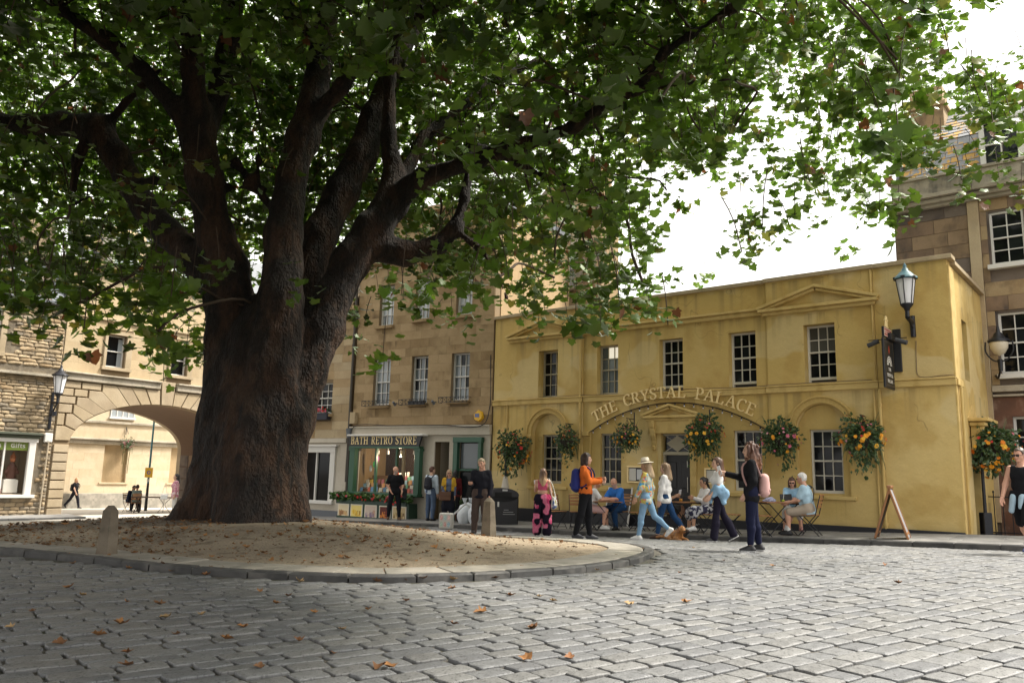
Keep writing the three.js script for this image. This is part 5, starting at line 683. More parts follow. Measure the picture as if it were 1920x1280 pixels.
const headF = (x, y, z) => {                                    // skull, jaw, nose, brow, ears, neck stump
  const e = (cx, cy, cz, a, b, c) => { const u = (x - cx) / a, v = (y - cy) / b, w = (z - cz) / c, k = Math.sqrt(u * u + v * v + w * w); return (k - 1) * Math.min(a, b, c); }; const ax = Math.abs(x);
  let d = e(0, 0.025, -0.012, 0.076, 0.098, 0.094); d = smin(d, capDist([0, -0.035, 0.03, 0.056, 0, -0.078, 0.052, 0.031], x, y, z), 0.04); d = smin(d, capDist([0, 0.008, 0.082, 0.009, 0, -0.028, 0.101, 0.0125], x, y, z), 0.018);
  d = smin(d, capDist([0.012, 0.022, 0.074, 0.014, 0.045, 0.024, 0.062, 0.012], ax, y, z), 0.016); d = Math.max(d, -(Math.sqrt((ax - 0.031) ** 2 + (y - 0.002) ** 2 + (z - 0.094) ** 2) - 0.018)); d = smin(d, (Math.sqrt(((ax - 0.079) / 0.4) ** 2 + ((y + 0.004) / 1) ** 2 + ((z + 0.012) / 0.62) ** 2) - 0.03) * 0.4, 0.01);
  d = smin(d, capDist([0, -0.058, 0.078, 0.012, 0, -0.056, 0.079, 0.012], x, y, z), 0.015); return smin(d, capDist([0, -0.04, -0.012, 0.052, 0, -0.15, -0.03, 0.05], x, y, z), 0.03);
};
const HEAD = surfaceNets(headF, [-0.11, -0.16, -0.13], [0.11, 0.14, 0.13], 0.0065);
const cloth = (rough = 0.9) => new THREE.MeshPhysicalMaterial({ vertexColors: true, roughness: rough, specularIntensity: 0.25, bumpMap: gritB, bumpScale: 0.002 });
M.skin = new THREE.MeshStandardMaterial({ vertexColors: true, roughness: 0.55 }); M.cloth = cloth(); M.hair = new THREE.MeshStandardMaterial({ vertexColors: true, roughness: 0.5 }); M.shoe = new THREE.MeshStandardMaterial({ vertexColors: true, roughness: 0.6 });
function mergeC(list) { return mergeGeometries(list.map((g) => { const h = g.index ? g.toNonIndexed() : g, o = new THREE.BufferGeometry(); for (const k of ['position', 'normal', 'color']) o.setAttribute(k, h.attributes[k]); return o; })); }
const SKIN = { fair: [0.56, 0.34, 0.24], pink: [0.58, 0.31, 0.21], tan: [0.42, 0.23, 0.14], brown: [0.24, 0.125, 0.075] };
// spec: pos [x, z] or [x, y, z], H, face (degrees: 0 looks at the camera, 90 to the right), legs [[pitch, knee, spread, foot]] left then right, arms [{up, fo, hand}], lean, head [yaw, pitch, roll]
function person(label, sp) {
  const [x, z] = [sp.pos[0], sp.pos[sp.pos.length - 1]], y = sp.pos.length > 2 ? sp.pos[1] : pavY(x, z), g = thing('person', label, 'person', [x, y, z], R(sp.face)), k = sp.H / 1.75, cell = (sp.cell || 0.017);
  const b = sp.build || 1, W = sp.woman ? 0.9 : 1, lean = R(sp.lean || 0), legs = sp.legs || [[3, 4, 4], [-3, 4, 4]], J = { hip: [], knee: [], ankle: [], sh: [], el: [], wr: [], sd: [], fd: [] };
  legs.forEach(([p, kn, ab, ft], i) => { const s = i ? -1 : 1, P = R(p), Q = R(p - kn), A = R(ab || 4), h = V3(s * 0.088, 0, 0), th = V3(Math.sin(A) * s, -Math.cos(P), Math.sin(P)).normalize(), sd = V3(Math.sin(A) * s * 0.4, -Math.cos(Q), Math.sin(Q)).normalize(), n = h.clone().addScaledVector(th, 0.435), a = n.clone().addScaledVector(sd, 0.405); J.hip.push(h); J.knee.push(n); J.ankle.push(a); const f = R(ft === undefined ? Math.max(-60, Math.min(0, (p - kn) * 0.8)) : ft); J.fd.push(V3(s * 0.18, Math.sin(f), Math.cos(f)).normalize()); });
  const footLow = Math.min(...J.ankle.map((a, i) => a.y - 0.085 + Math.min(0, J.fd[i].y * 0.16))), py = sp.seat !== undefined ? sp.seat / k : -footLow; for (const l of [J.hip, J.knee, J.ankle]) l.forEach((q) => (q.y += py));
  const T = (a, b2, c) => V3(a, b2 * Math.cos(lean) - c * Math.sin(lean), b2 * Math.sin(lean) + c * Math.cos(lean)).add(V3(0, py, 0)), sw = 0.172 * W * (0.6 + 0.4 * b);
  const chest = T(0, 0.36, 0), neck = T(0, 0.535, -0.015), headC = T(0, 0.685, 0.015);
  const arms = sp.arms || [{}, {}]; arms.forEach((a, i) => { const s = i ? -1 : 1, v = (q) => V3(q[0] * s, q[1], q[2]).normalize(), S = T(s * sw, 0.475, -0.005), up = v(a.up || [0.14, -1, -0.02]), fo = v(a.fo || [0.06, -1, 0.2]), e = S.clone().addScaledVector(up, 0.275), w = e.clone().addScaledVector(fo, 0.25); J.sh.push(S); J.el.push(e); J.wr.push(w); J.sd.push(fo); });
  const C = (a, ra, c, rb) => [a.x * k, a.y * k, a.z * k, ra * k, c.x * k, c.y * k, c.z * k, rb * k];
  const torso = (m, low = -0.02) => { const q = b; return [C(T(0.075 * W, 0.36, 0), 0.1 * q * W + m, T(-0.075 * W, 0.36, 0), 0.1 * q * W + m), C(T(0.06 * W, 0.2, 0.005), 0.092 * q * W + m, T(-0.06 * W, 0.2, 0.005), 0.092 * q * W + m), C(T(0.075, low + 0.02, 0), 0.1 * q + m, T(-0.075, low + 0.02, 0), 0.1 * q + m), C(T(sw * 0.82, 0.462, -0.005), 0.052 + m * 0.8, T(-sw * 0.82, 0.462, -0.005), 0.052 + m * 0.8), C(T(0, 0.4, 0), 0.1 * W + m, T(0, 0.05, 0), 0.105 * q + m), ...(sp.belly ? [C(T(0, 0.16, 0.05), 0.1 + m, T(0, 0.2, 0.05), 0.1 + m)] : []), ...(sp.woman ? [C(T(0.065, 0.335, 0.075), 0.055 + m, T(0.07, 0.33, 0.07), 0.055 + m), C(T(-0.065, 0.335, 0.075), 0.055 + m, T(-0.07, 0.33, 0.07), 0.055 + m)] : [])]; };
  const armC = (i, m, t) => { const S = J.sh[i], E = J.el[i], Wr = J.wr[i], l = [C(S, 0.05 * W + m, t >= 1 ? E : S.clone().lerp(E, t), (0.041 * W + m) * (t < 1 ? 1.08 : 1))]; if (t > 1) l.push(C(E, 0.041 * W + m, E.clone().lerp(Wr, t - 1), (lerp(0.041, 0.03, t - 1)) * W + m)); return l; };
  const legC = (i, m, t, fl = 0) => { const h = J.hip[i], n = J.knee[i], a = J.ankle[i], f = Math.min(1, t), l = [C(h, 0.09 * (0.5 + 0.5 * b) + m, h.clone().lerp(n, f), lerp(0.09, 0.058, f) + m)]; if (t > 1) { const mid = n.clone().lerp(a, 0.3).add(V3(0, 0, -0.012)); l.push(C(n, 0.057 + m + fl * 0.3, mid, 0.056 + m + fl * 0.5), C(mid, 0.056 + m + fl * 0.5, n.clone().lerp(a, t - 1), lerp(0.05, 0.039, t - 1) + m + fl)); } return l; };
  const mesh = (list, sm, noise, cut) => { const f = capField(list, sm * k), [lo, hi] = bounds(list, 0.05), q = (px, py2, pz) => { let d = f(px, py2, pz); if (noise) d += noise * (0.75 * fbm(px * 15 + sp.H * 7, py2 * 6 + px * 6, pz * 15, 2) + 0.35 * vnoise(px * 30, py2 * 16 - pz * 12, pz * 30) - 0.55); return cut ? Math.max(d, cut(px, py2, pz)) : d; }; return surfaceNets(q, lo, hi, cell); };
  // body
  const sk = SKIN[sp.skin || 'fair'], hq = new THREE.Quaternion().setFromEuler(new THREE.Euler(R((sp.head || [])[1] || 0) + lean * 0.4, R((sp.head || [])[0] || 0), R((sp.head || [])[2] || 0), 'YXZ')), hm = new THREE.Matrix4().compose(headC.clone().multiplyScalar(k), hq, V3(k, k, k));
  const bodyL = [...torso(0), ...armC(0, 0, 2), ...armC(1, 0, 2), ...legC(0, 0, 2), ...legC(1, 0, 2), C(neck, 0.055 * W, T(0, 0.64, 0.0), 0.05 * W)];
  const gb = [paintGeo(mesh(bodyL, 0.035), () => sk)], lip = [sk[0] * 0.75, sk[1] * 0.5, sk[2] * 0.5];
  gb.push(paintGeo(HEAD.clone(), (a, c, d) => { const e = Math.hypot(Math.abs(a) - 0.031, (c - 0.003) * 1.2) < 0.013 && d > 0.06, br = Math.abs(c - 0.026) < 0.006 && Math.abs(Math.abs(a) - 0.032) < 0.02 && d > 0.055; if (e) return [0.05, 0.035, 0.03]; if (br && sp.hairC) return sp.hairC.map((v, i) => lerp(v, sk[i], 0.45)); if (Math.abs(c + 0.056) < 0.008 && Math.abs(a) < 0.023 && d > 0.06) return lip; if (sp.beard && c < -0.03 && d > -0.02) return sp.beard.map((v, i) => lerp(v, sk[i], 0.35)); return sk; }).applyMatrix4(hm));
  [0, 1].forEach((i) => { const a = arms[i], h = HANDS[a.hand || 'flat'].clone(), s = i ? -1 : 1; if (i) { h.scale(-1, 1, 1); const q = h.index.array; for (let n = 0; n < q.length; n += 3) { const t = q[n]; q[n] = q[n + 1]; q[n + 1] = t; } h.computeVertexNormals(); } const yv = J.sd[i].clone(), toward = a.palm ? V3(a.palm[0] * s, a.palm[1], a.palm[2]) : V3(-s, 0, 0.15), zv = toward.addScaledVector(yv, -toward.dot(yv)).normalize(), xv = V3().crossVectors(yv, zv); if (i === 0) { } h.applyMatrix4(new THREE.Matrix4().makeBasis(xv, yv, zv).setPosition(J.wr[i].clone().addScaledVector(yv, 0.012))); h.scale(k, k, k); if (!h.attributes.normal) h.computeVertexNormals(); gb.push(paintGeo(h, () => sk)); });
  part(g, 'body', mergeC(gb), M.skin);
  // clothes
  const col = (c) => (typeof c === 'function' ? c : () => c);
  if (sp.top) { const t = sp.top, m = (t.loose || 0.014), hem = (t.hem === undefined ? -0.06 : t.hem), neckC = neck.clone().add(V3(0, 0.03, 0.02)).multiplyScalar(k), list = [...torso(m, Math.min(-0.02, hem + 0.04)), ...armC(0, m, t.sleeve), ...armC(1, m, t.sleeve)]; const up = V3(0, Math.cos(lean), Math.sin(lean)); const cut = (a, c, d) => { const h = ((c - py * k) * up.y + d * up.z); return Math.max((hem * k) - h, (t.neck || 0.058) * k - Math.hypot(a - neckC.x, (c - neckC.y), d - neckC.z)); };
    const cutS = t.sleeve > 0 ? cut : (a, c, d) => Math.max(cut(a, c, d), Math.abs(a) - sw * k * 0.82); part(g, t.name || 'shirt', paintGeo(mesh(list, 0.045, t.fold || 0.02, cutS), col(t.color)), M.cloth); }
  if (sp.coat) { const t = sp.coat, list = [...torso(0.03, t.hem + 0.04), ...armC(0, 0.026, t.sleeve), ...armC(1, 0.026, t.sleeve)], up = V3(0, Math.cos(lean), Math.sin(lean)); part(g, t.name || 'jacket', paintGeo(mesh(list, 0.05, 0.03, (a, c, d) => { const h = (c - py * k) * up.y + d * up.z, o = (d - (c - py * k) * Math.tan(lean)) ; return Math.max(t.hem * k - h, 0.06 * k - Math.hypot(a, c - neck.y * k - 0.02, d - neck.z * k - 0.03), o > 0 ? ((t.open ?? 0.05) * k - Math.abs(a)) : -1); }), col(t.color)), M.cloth); }
  if (sp.bottom) { const t = sp.bottom, m = t.loose || 0.012, list = [...legC(0, m, t.len, t.flare || 0), ...legC(1, m, t.len, t.flare || 0), C(T(0.075, 0.0, 0), 0.1 * b + m, T(-0.075, 0.0, 0), 0.1 * b + m), C(T(0.06, 0.09, 0), 0.09 * b * W + m, T(-0.06, 0.09, 0), 0.09 * b * W + m)]; if (t.skirt) list.push(C(J.hip[0].clone().lerp(J.knee[0], 0.5), 0.1, J.hip[1].clone().lerp(J.knee[1], 0.5), 0.1), C(J.hip[0].clone().lerp(J.knee[0], 1), 0.085, J.hip[1].clone().lerp(J.knee[1], 1), 0.085), C(J.hip[0].clone().lerp(J.knee[0], 0.8), 0.09, J.hip[1].clone().lerp(J.knee[1], 0.8), 0.09)); const top = (t.waist || 0.12) + py; part(g, t.name || 'trousers', paintGeo(mesh(list, t.skirt ? 0.09 : 0.03, t.fold || 0.014, sp.lean ? null : (a, c) => c - top * k), col(t.color)), M.cloth); }
  if (sp.shoe) [0, 1].forEach((i) => { const a = J.ankle[i], f = J.fd[i], up = V3(0, 1, 0).addScaledVector(f, -f.y).normalize(), P = (u, v, w = 0) => a.clone().addScaledVector(f, u).addScaledVector(up, v).add(V3(w, 0, 0)); const s = i ? -1 : 1, list = [C(P(-0.045, -0.045), 0.041, P(0.05, -0.043), 0.042), C(P(0.05, -0.043), 0.042, P(0.15, -0.056, s * 0.006), 0.031), C(P(-0.01, 0.01), 0.042, P(-0.03, -0.04), 0.042), C(P(0.0, -0.01), 0.04, P(0.09, -0.045), 0.036)]; const o = P(0, -0.083).multiplyScalar(k), so = sp.shoe.sole || sp.shoe.color; part(g, 'shoe', paintGeo(surfaceNets((q, c, d) => Math.max(capField(list, 0.025 * k)(q, c, d), -((q - o.x) * up.x + (c - o.y) * up.y + (d - o.z) * up.z)), ...bounds(list, 0.02), 0.011), (q, c, d) => ((q - o.x) * up.x + (c - o.y) * up.y + (d - o.z) * up.z < 0.022 * k ? so : sp.shoe.color)), M.shoe); });
  if (sp.sock) [0, 1].forEach((i) => part(g, 'sock', paintGeo(mesh([C(J.knee[i].clone().lerp(J.ankle[i], 0.72), 0.046, J.ankle[i], 0.044)], 0.01), () => sp.sock), M.cloth));
  // hair
  if (sp.hair) {
    const h = sp.hair, hc = sp.hairC, e = (a, c, d, A, B, Cc, r1, r2, r3) => (Math.hypot((a - A) / r1, (c - B) / r2, (d - Cc) / r3) - 1) * Math.min(r1, r2, r3), wild = h === 'curly' ? 0.085 : 0.014, fr = h === 'curly' ? 30 : 34, ext = [];
    if (h === 'long' || h === 'curly') ext.push([0, 0.03, -0.07, 0.075, 0, -0.22, -0.1, 0.075], [0.055, 0, -0.05, 0.045, 0.07, -0.2, -0.06, 0.04], [-0.055, 0, -0.05, 0.045, -0.07, -0.2, -0.06, 0.04]); if (h === 'long' && sp.hairL) ext.push([0, -0.2, -0.1, 0.07, 0, -0.2 - sp.hairL, -0.13, 0.04]);
    if (h === 'curly') ext.push([0.08, 0.03, -0.02, 0.05, 0.1, -0.16, -0.03, 0.06], [-0.08, 0.03, -0.02, 0.05, -0.1, -0.16, -0.03, 0.06], [0, -0.1, -0.12, 0.07, 0, -0.2, -0.12, 0.07]);
    if (h === 'bob') ext.push([0.062, 0.02, -0.02, 0.035, 0.075, -0.1, 0.0, 0.032], [-0.062, 0.02, -0.02, 0.035, -0.075, -0.1, 0.0, 0.032], [0, 0.0, -0.08, 0.05, 0, -0.1, -0.07, 0.055]); if (h === 'pony') ext.push([0, 0.05, -0.1, 0.035, 0, -0.25, -0.16, 0.025], [0, 0.06, -0.09, 0.04, 0, 0.05, -0.11, 0.04]); if (h === 'bun') ext.push([0, 0.06, -0.11, 0.045, 0, 0.08, -0.11, 0.04]);
    const ef = ext.length ? capField(ext, 0.05) : () => 9, fringe = h === 'fringe' || h === 'bob' ? 0.05 : 0.075, f = (a, c, d) => { let q = smin(e(a, c, d, 0, 0.03, -0.016, 0.088, 0.108, 0.104), ef(a, c, d), 0.03); const n = (vnoise(a * fr + 3, c * fr * 0.45, d * fr + 9) - 0.5); q += n * wild; const face = Math.max(0.028 + 0.25 * Math.max(0, c - 0.03) - d, c - fringe - 0.12 * Math.abs(a), Math.abs(a) - 0.078); q = Math.max(q, -face); return ext.length ? q : Math.max(q, -0.075 + (d > -0.02 ? 0.075 + 0.02 - c * 1 + 0 * a : 0 - c - 0.0)); };
    const hg = surfaceNets(f, [-0.2, -0.36 - (sp.hairL || 0), -0.26], [0.2, 0.17, 0.13], h === 'curly' ? 0.011 : 0.0095); part(g, 'hair', paintGeo(hg, (a, c, d) => { const s = 0.7 + 0.6 * vnoise(a * 60, c * 9, d * 60), tip = sp.hairTip ? sstep(0, -0.3, c) : 0; return hc.map((v, i) => lerp(v, (sp.hairTip || hc)[i], tip) * s); }).applyMatrix4(hm), M.hair);
  }
  const wp = (v) => v.clone().multiplyScalar(k).applyAxisAngle(V3(0, 1, 0), g.rotation.y).add(g.position);
  return { g, k, J, T, hm, wp, head: headC, py, hand: (i, d = 0.09) => wp(J.wr[i].clone().addScaledVector(J.sd[i], d)), local: (o, v) => { g.updateMatrixWorld(); return o; } };
}
const specs = (p, dark = true) => part(p.g, dark ? 'sunglasses' : 'glasses', [box(0.05, 0.032, 0.006, 0.033, 0.004, 0.098), box(0.05, 0.032, 0.006, -0.033, 0.004, 0.098), box(0.02, 0.006, 0.006, 0, 0.01, 0.1), box(0.004, 0.006, 0.1, 0.077, 0.008, 0.05), box(0.004, 0.006, 0.1, -0.077, 0.008, 0.05)].map((q) => q.applyMatrix4(p.hm)), dark ? M.black : mat(0.05, 0.03, 0.02, 0.3));
// a backpack or rucksack worn by someone, standing behind the shoulders
function backpack(p, label, c, s = 1, drop = 0) {
  const o = p.T(0, 0.3 - drop, -0.2), w = p.wp(o), t = thing('backpack', label, 'backpack', [w.x, w.y, w.z], p.g.rotation.y), f = capField([[0.07 * s, 0.13 * s, 0, 0.075 * s, 0.08 * s, -0.14 * s, 0, 0.085 * s], [-0.07 * s, 0.13 * s, 0, 0.075 * s, -0.08 * s, -0.14 * s, 0, 0.085 * s], [0, 0.14 * s, 0.0, 0.08 * s, 0, -0.14 * s, 0, 0.1 * s]], 0.07);
  part(t, 'bag', surfaceNets((a, b, d) => f(a, b, d) + 0.02 * (fbm(a * 8, b * 8, d * 8, 2) - 0.5), [-0.26, -0.34, -0.2], [0.26, 0.34, 0.2], 0.015), mat(...c, 0.8)); part(t, 'pocket', surfaceNets(capField([[0.05 * s, -0.1 * s, -0.08 * s, 0.05 * s, -0.05 * s, -0.1 * s, -0.08 * s, 0.05 * s]], 0.02), [-0.2, -0.25, -0.2], [0.2, 0.1, 0.05], 0.014), mat(c[0] * 0.8, c[1] * 0.8, c[2] * 0.8, 0.8));
  for (const q of [-1, 1]) part(t, 'strap', tube([[q * 0.08, 0.17 * s, 0.05], [q * 0.12, 0.24 + drop * 0.8, 0.16], [q * 0.12, 0.16 + drop, 0.31], [q * 0.14, 0.0 + drop, 0.33], [q * 0.15, -0.12, 0.2], [q * 0.1, -0.16, 0.06]], 0.016, 6, 20), mat(c[0] * 0.6, c[1] * 0.6, c[2] * 0.6, 0.8));
  return t;
}
const blotch = (bg, cs, f, th = 0.55, seed = 3) => (x, y, z) => { const n = vnoise(x * f + seed, y * f, z * f), k = Math.floor(vnoise(x * f * 0.7 + 31, y * f * 0.7 + seed, z * f * 0.7) * cs.length * 0.999); return n > th ? cs[k].map((c) => c * (0.75 + 0.5 * vnoise(x * f * 5, y * f * 5, z * f * 5))) : bg; };
const BLK = [0.012, 0.012, 0.014], NAVY = [0.012, 0.014, 0.035], WHT = [0.72, 0.71, 0.69], DENIM = (x, y, z) => [0.20, 0.33, 0.47].map((c) => c * (0.6 + 0.8 * fbm(x * 6, y * 5, z * 6, 3))), DKDEN = (x, y, z) => [0.018, 0.05, 0.12].map((c) => c * (0.6 + 0.9 * fbm(x * 6, y * 5, z * 6, 3)));
{
  let p;
  // standing and walking
  p = person('person with auburn curls in black jacket and navy leggings holding out a phone', { pos: [3.89, -12.94], H: 1.72, face: -105, woman: 1, skin: 'fair', legs: [[4, 3, 3, 0], [-5, 5, 4, 0]], arms: [{ up: [0.12, -1, -0.1], fo: [-0.2, -0.75, 0.45] }, { up: [0.12, -0.8, 0.55], fo: [-0.1, 0.22, 1], hand: 'grip', palm: [-0.6, 0.1, 0.6] }], top: { color: BLK, sleeve: 1.95, hem: -0.14, loose: 0.022, fold: 0.03, name: 'jacket' }, bottom: { color: NAVY, len: 1.86, loose: 0.012, fold: 0.008 }, shoe: { color: BLK, sole: [0.7, 0.7, 0.7] }, hair: 'curly', hairC: [0.085, 0.034, 0.018], hairTip: [0.19, 0.08, 0.035], head: [8, 0] });
  let h = p.hand(1, 0.11); solo('phone', 'pale phone held up by the person with auburn curls', 'phone', cbox(0.075, 0.15, 0.01, 0, 0, 0, 0.004), mat(0.75, 0.75, 0.76, 0.3), [h.x, h.y + 0.03, h.z], [0.2, R(-60), 0.5]);
  part(p.g, 'sunglasses', [box(0.05, 0.03, 0.006, 0.033, 0.115, 0.06), box(0.05, 0.03, 0.006, -0.033, 0.115, 0.06), box(0.02, 0.006, 0.006, 0, 0.12, 0.062)].map((q) => q.applyMatrix4(p.hm)), M.black);
  backpack(p, 'pale pink rucksack on the back of the person with auburn curls', [0.56, 0.33, 0.3], 0.78, 0.16);
  p = person('person in orange jumper and black trousers with a blue backpack, arms crossed', { pos: [1.54, -16.1], H: 1.7, face: 72, woman: 1, skin: 'fair', legs: [[6, 4, 4, 0], [-9, 6, 4, 0]], arms: [{ up: [0.1, -0.85, 0.45], fo: [-0.55, 0.2, 0.85], hand: 'grip' }, { up: [0.1, -0.85, 0.42], fo: [-0.6, 0.05, 0.8], hand: 'grip' }], top: { color: (x, y, z) => [0.56, 0.13, 0.025].map((c) => c * (0.75 + 0.5 * fbm(x * 9, y * 7, z * 9, 2))), sleeve: 1.95, hem: -0.02, loose: 0.024, fold: 0.04, name: 'jumper' }, bottom: { color: BLK, len: 2, loose: 0.016, waist: 0.16 }, shoe: { color: [0.05, 0.05, 0.06], sole: [0.06, 0.06, 0.065] }, hair: 'bob', hairC: [0.03, 0.014, 0.008], head: [18, 4] });
  backpack(p, 'royal blue backpack on the back of the person in the orange jumper', [0.012, 0.02, 0.16], 1, 0.04);
  p = person('person in a floral shirt and pale jeans with a cream sun hat, walking', { pos: [2.88, -16.9], H: 1.66, face: -112, woman: 1, skin: 'tan', legs: [[12, 4, 3, 0], [-22, 28, 3, -42]], arms: [{ up: [0.3, -1, 0.28], fo: [0.25, -0.95, 0.42] }, { up: [0.2, -1, -0.3], fo: [0.05, -1, 0.1] }], top: { color: blotch([0.42, 0.46, 0.40], [[0.62, 0.28, 0.08], [0.04, 0.28, 0.52], [0.55, 0.45, 0.12], [0.6, 0.16, 0.1], [0.13, 0.42, 0.48]], 15, 0.45), sleeve: 1.85, hem: -0.14, loose: 0.026, fold: 0.04 }, bottom: { color: DENIM, len: 1.95, loose: 0.006 }, shoe: { color: WHT, sole: [0.75, 0.75, 0.75] }, hair: 'long', hairC: [0.30, 0.20, 0.11], hairTip: [0.48, 0.36, 0.22], head: [6, 8] });
  { const hg = lathe([[0, 0.13], [0.06, 0.135], [0.085, 0.12], [0.095, 0.045], [0.1, 0.03], [0.17, 0.02], [0.185, 0.012], [0.18, 0.006], [0.1, 0.015], [0.085, 0.02]], 24).applyMatrix4(new THREE.Matrix4().makeTranslation(0, 0.055, -0.01)).applyMatrix4(p.hm); const t = part(p.g, 'sun_hat', hg, mat(0.72, 0.65, 0.52, 0.85)); part(t, 'hat_band', lathe([[0.098, 0.032], [0.098, 0.055], [0.094, 0.055]], 24).translate(0, 0.055, -0.01).applyMatrix4(p.hm), mat(0.12, 0.08, 0.05)); }
  p = person('person in white top and dark jeans walking beside the one in the sun hat', { pos: [3.55, -18.3], H: 1.72, face: -112, woman: 1, legs: [[14, 5, 3, 0], [-24, 14, 3, -48]], arms: [{ up: [0.16, -1, 0.2] }, { up: [0.2, -1, -0.15], fo: [0.05, -1, 0.25] }], top: { color: WHT, sleeve: 1.9, hem: -0.1, loose: 0.024, fold: 0.03 }, bottom: { color: DKDEN, len: 1.85, loose: 0.008 }, shoe: { color: [0.05, 0.025, 0.015], sole: BLK }, hair: 'long', hairC: [0.22, 0.14, 0.08], hairTip: [0.36, 0.26, 0.16], head: [-6, 4] });
  p = person('person in white T-shirt and black flared trousers with a denim jacket round the waist', { pos: [4.16, -16.06], H: 1.66, face: -92, woman: 1, skin: 'fair', legs: [[10, 3, 3, 0], [-20, 8, 3, -30]], arms: [{ up: [0.06, -1, 0.12], fo: [-0.05, -0.75, 0.66] }, { up: [0.1, -1, 0.05], fo: [0, -0.7, 0.6] }], top: { color: WHT, sleeve: 0.62, hem: 0.0, loose: 0.014, fold: 0.024 }, bottom: { color: [0.016, 0.014, 0.026], len: 1.98, loose: 0.006, flare: 0.04 }, shoe: { color: [0.03, 0.03, 0.035], sole: WHT }, hair: 'long', hairL: 0.14, hairC: [0.08, 0.035, 0.016], hairTip: [0.17, 0.075, 0.03], head: [4, 2] });
  { const c = [[0.13, 1.0, 0.03, 0.07, -0.13, 1.0, 0.03, 0.07], [0.14, 1.06, -0.04, 0.07, -0.14, 1.04, -0.05, 0.08], [0.1, 0.95, -0.1, 0.1, -0.1, 0.86, -0.12, 0.09], [0.14, 0.9, -0.05, 0.085, 0.16, 0.78, -0.07, 0.05], [-0.14, 0.9, -0.05, 0.085, -0.16, 0.8, -0.07, 0.05], [0.0, 0.9, 0.12, 0.06, 0.05, 0.78, 0.15, 0.03], [0.16, 1.06, 0.05, 0.065, 0.13, 0.9, 0.12, 0.05]]; part(p.g, 'denim_jacket', paintGeo(surfaceNets((a, b, d) => capField(c, 0.06)(a, b, d) + 0.055 * (fbm(a * 8, b * 8, d * 8, 3) - 0.5), ...bounds(c, 0.05), 0.015), (x, y, z) => [0.26, 0.42, 0.58].map((q) => q * (0.55 + 0.8 * fbm(x * 9, y * 9, z * 9, 3)))), M.cloth); }
  p = person('person seen from behind in pink crop top and black trousers with large pink flowers', { pos: [0.85, -20.0], H: 1.64, face: 172, woman: 1, skin: 'pink', legs: [[5, 6, 5, 0], [-4, 4, 5, 0]], arms: [{ up: [0.16, -0.85, 0.4], fo: [0.12, 0.45, 0.8], hand: 'grip' }, { up: [0.22, -1, 0.1], fo: [0.1, -0.9, 0.5] }], top: { color: [0.55, 0.1, 0.17], sleeve: 0, hem: 0.24, loose: 0.008, neck: 0.11, name: 'crop_top' }, bottom: { color: blotch([0.014, 0.01, 0.02], [[0.56, 0.09, 0.19], [0.62, 0.16, 0.26], [0.45, 0.05, 0.13]], 8.5, 0.56, 9), len: 1.95, loose: 0.05, flare: 0.03, waist: 0.15, fold: 0.04 }, shoe: { color: [0.5, 0.24, 0.2], sole: [0.5, 0.24, 0.2] }, hair: 'long', hairL: 0.1, hairC: [0.12, 0.06, 0.03], hairTip: [0.50, 0.33, 0.18], head: [10, 0] });
  h = p.hand(0, 0.1); solo('paper_cup', 'white paper cup held by the person in flowered trousers', 'cup', lathe([[0, -0.05], [0.03, -0.05], [0.04, 0.05], [0.042, 0.055], [0, 0.056]], 14), mat(0.8, 0.79, 0.77, 0.6), [h.x, h.y + 0.04, h.z]);
  h = p.wp(V3(-0.3, 1.0, 0.05)); { const t = thing('tote_bag', 'white flowered tote bag on the arm of the person in pink crop top', 'bag', [h.x, h.y, h.z], p.g.rotation.y); const f = capField([[0, -0.04, 0.12, 0.05, 0, -0.22, 0.12, 0.075], [0, -0.04, -0.12, 0.05, 0, -0.22, -0.12, 0.075], [0, -0.1, 0, 0.07, 0, -0.2, 0, 0.08]], 0.06); part(t, 'bag', paintGeo(surfaceNets((a, b, d) => f(a, b, d) + 0.03 * (fbm(a * 9, b * 9, d * 9, 2) - 0.5), [-0.15, -0.36, -0.24], [0.15, 0.1, 0.24], 0.014), blotch([0.7, 0.68, 0.63], [[0.5, 0.1, 0.1], [0.1, 0.15, 0.3], [0.35, 0.3, 0.1]], 22, 0.6)), M.cloth); for (const s of [-1, 1]) part(t, 'strap', tube([[s * 0.04, -0.02, 0.1], [s * 0.04 + 0.1, 0.3, 0.05], [s * 0.02 + 0.16, 0.44, -0.02], [s * 0.04 + 0.08, 0.3, -0.08], [s * 0.04, -0.02, -0.1]], 0.009, 5, 24), mat(0.7, 0.67, 0.6)); }
  p = person('person with grey-blond hair in dark navy jacket and brown trousers by the stone bollard', { pos: [-0.66, -19.4], H: 1.81, face: -8, skin: 'pink', legs: [[3, 3, 4, 0], [-2, 3, 5, 0]], arms: [{ up: [0.2, -1, -0.05], fo: [-0.05, -0.95, 0.25] }, { up: [0.2, -1, 0.1], fo: [-0.1, 0.05, 1], hand: 'grip', palm: [0, 1, 0] }], top: { color: [0.018, 0.018, 0.024], sleeve: 1.92, hem: -0.1, loose: 0.024, fold: 0.03, name: 'jacket' }, bottom: { color: [0.085, 0.06, 0.05], len: 2, loose: 0.026, fold: 0.025 }, shoe: { color: [0.03, 0.022, 0.018] }, hair: 'fringe', hairC: [0.33, 0.25, 0.16], head: [-16, 6, 10] });
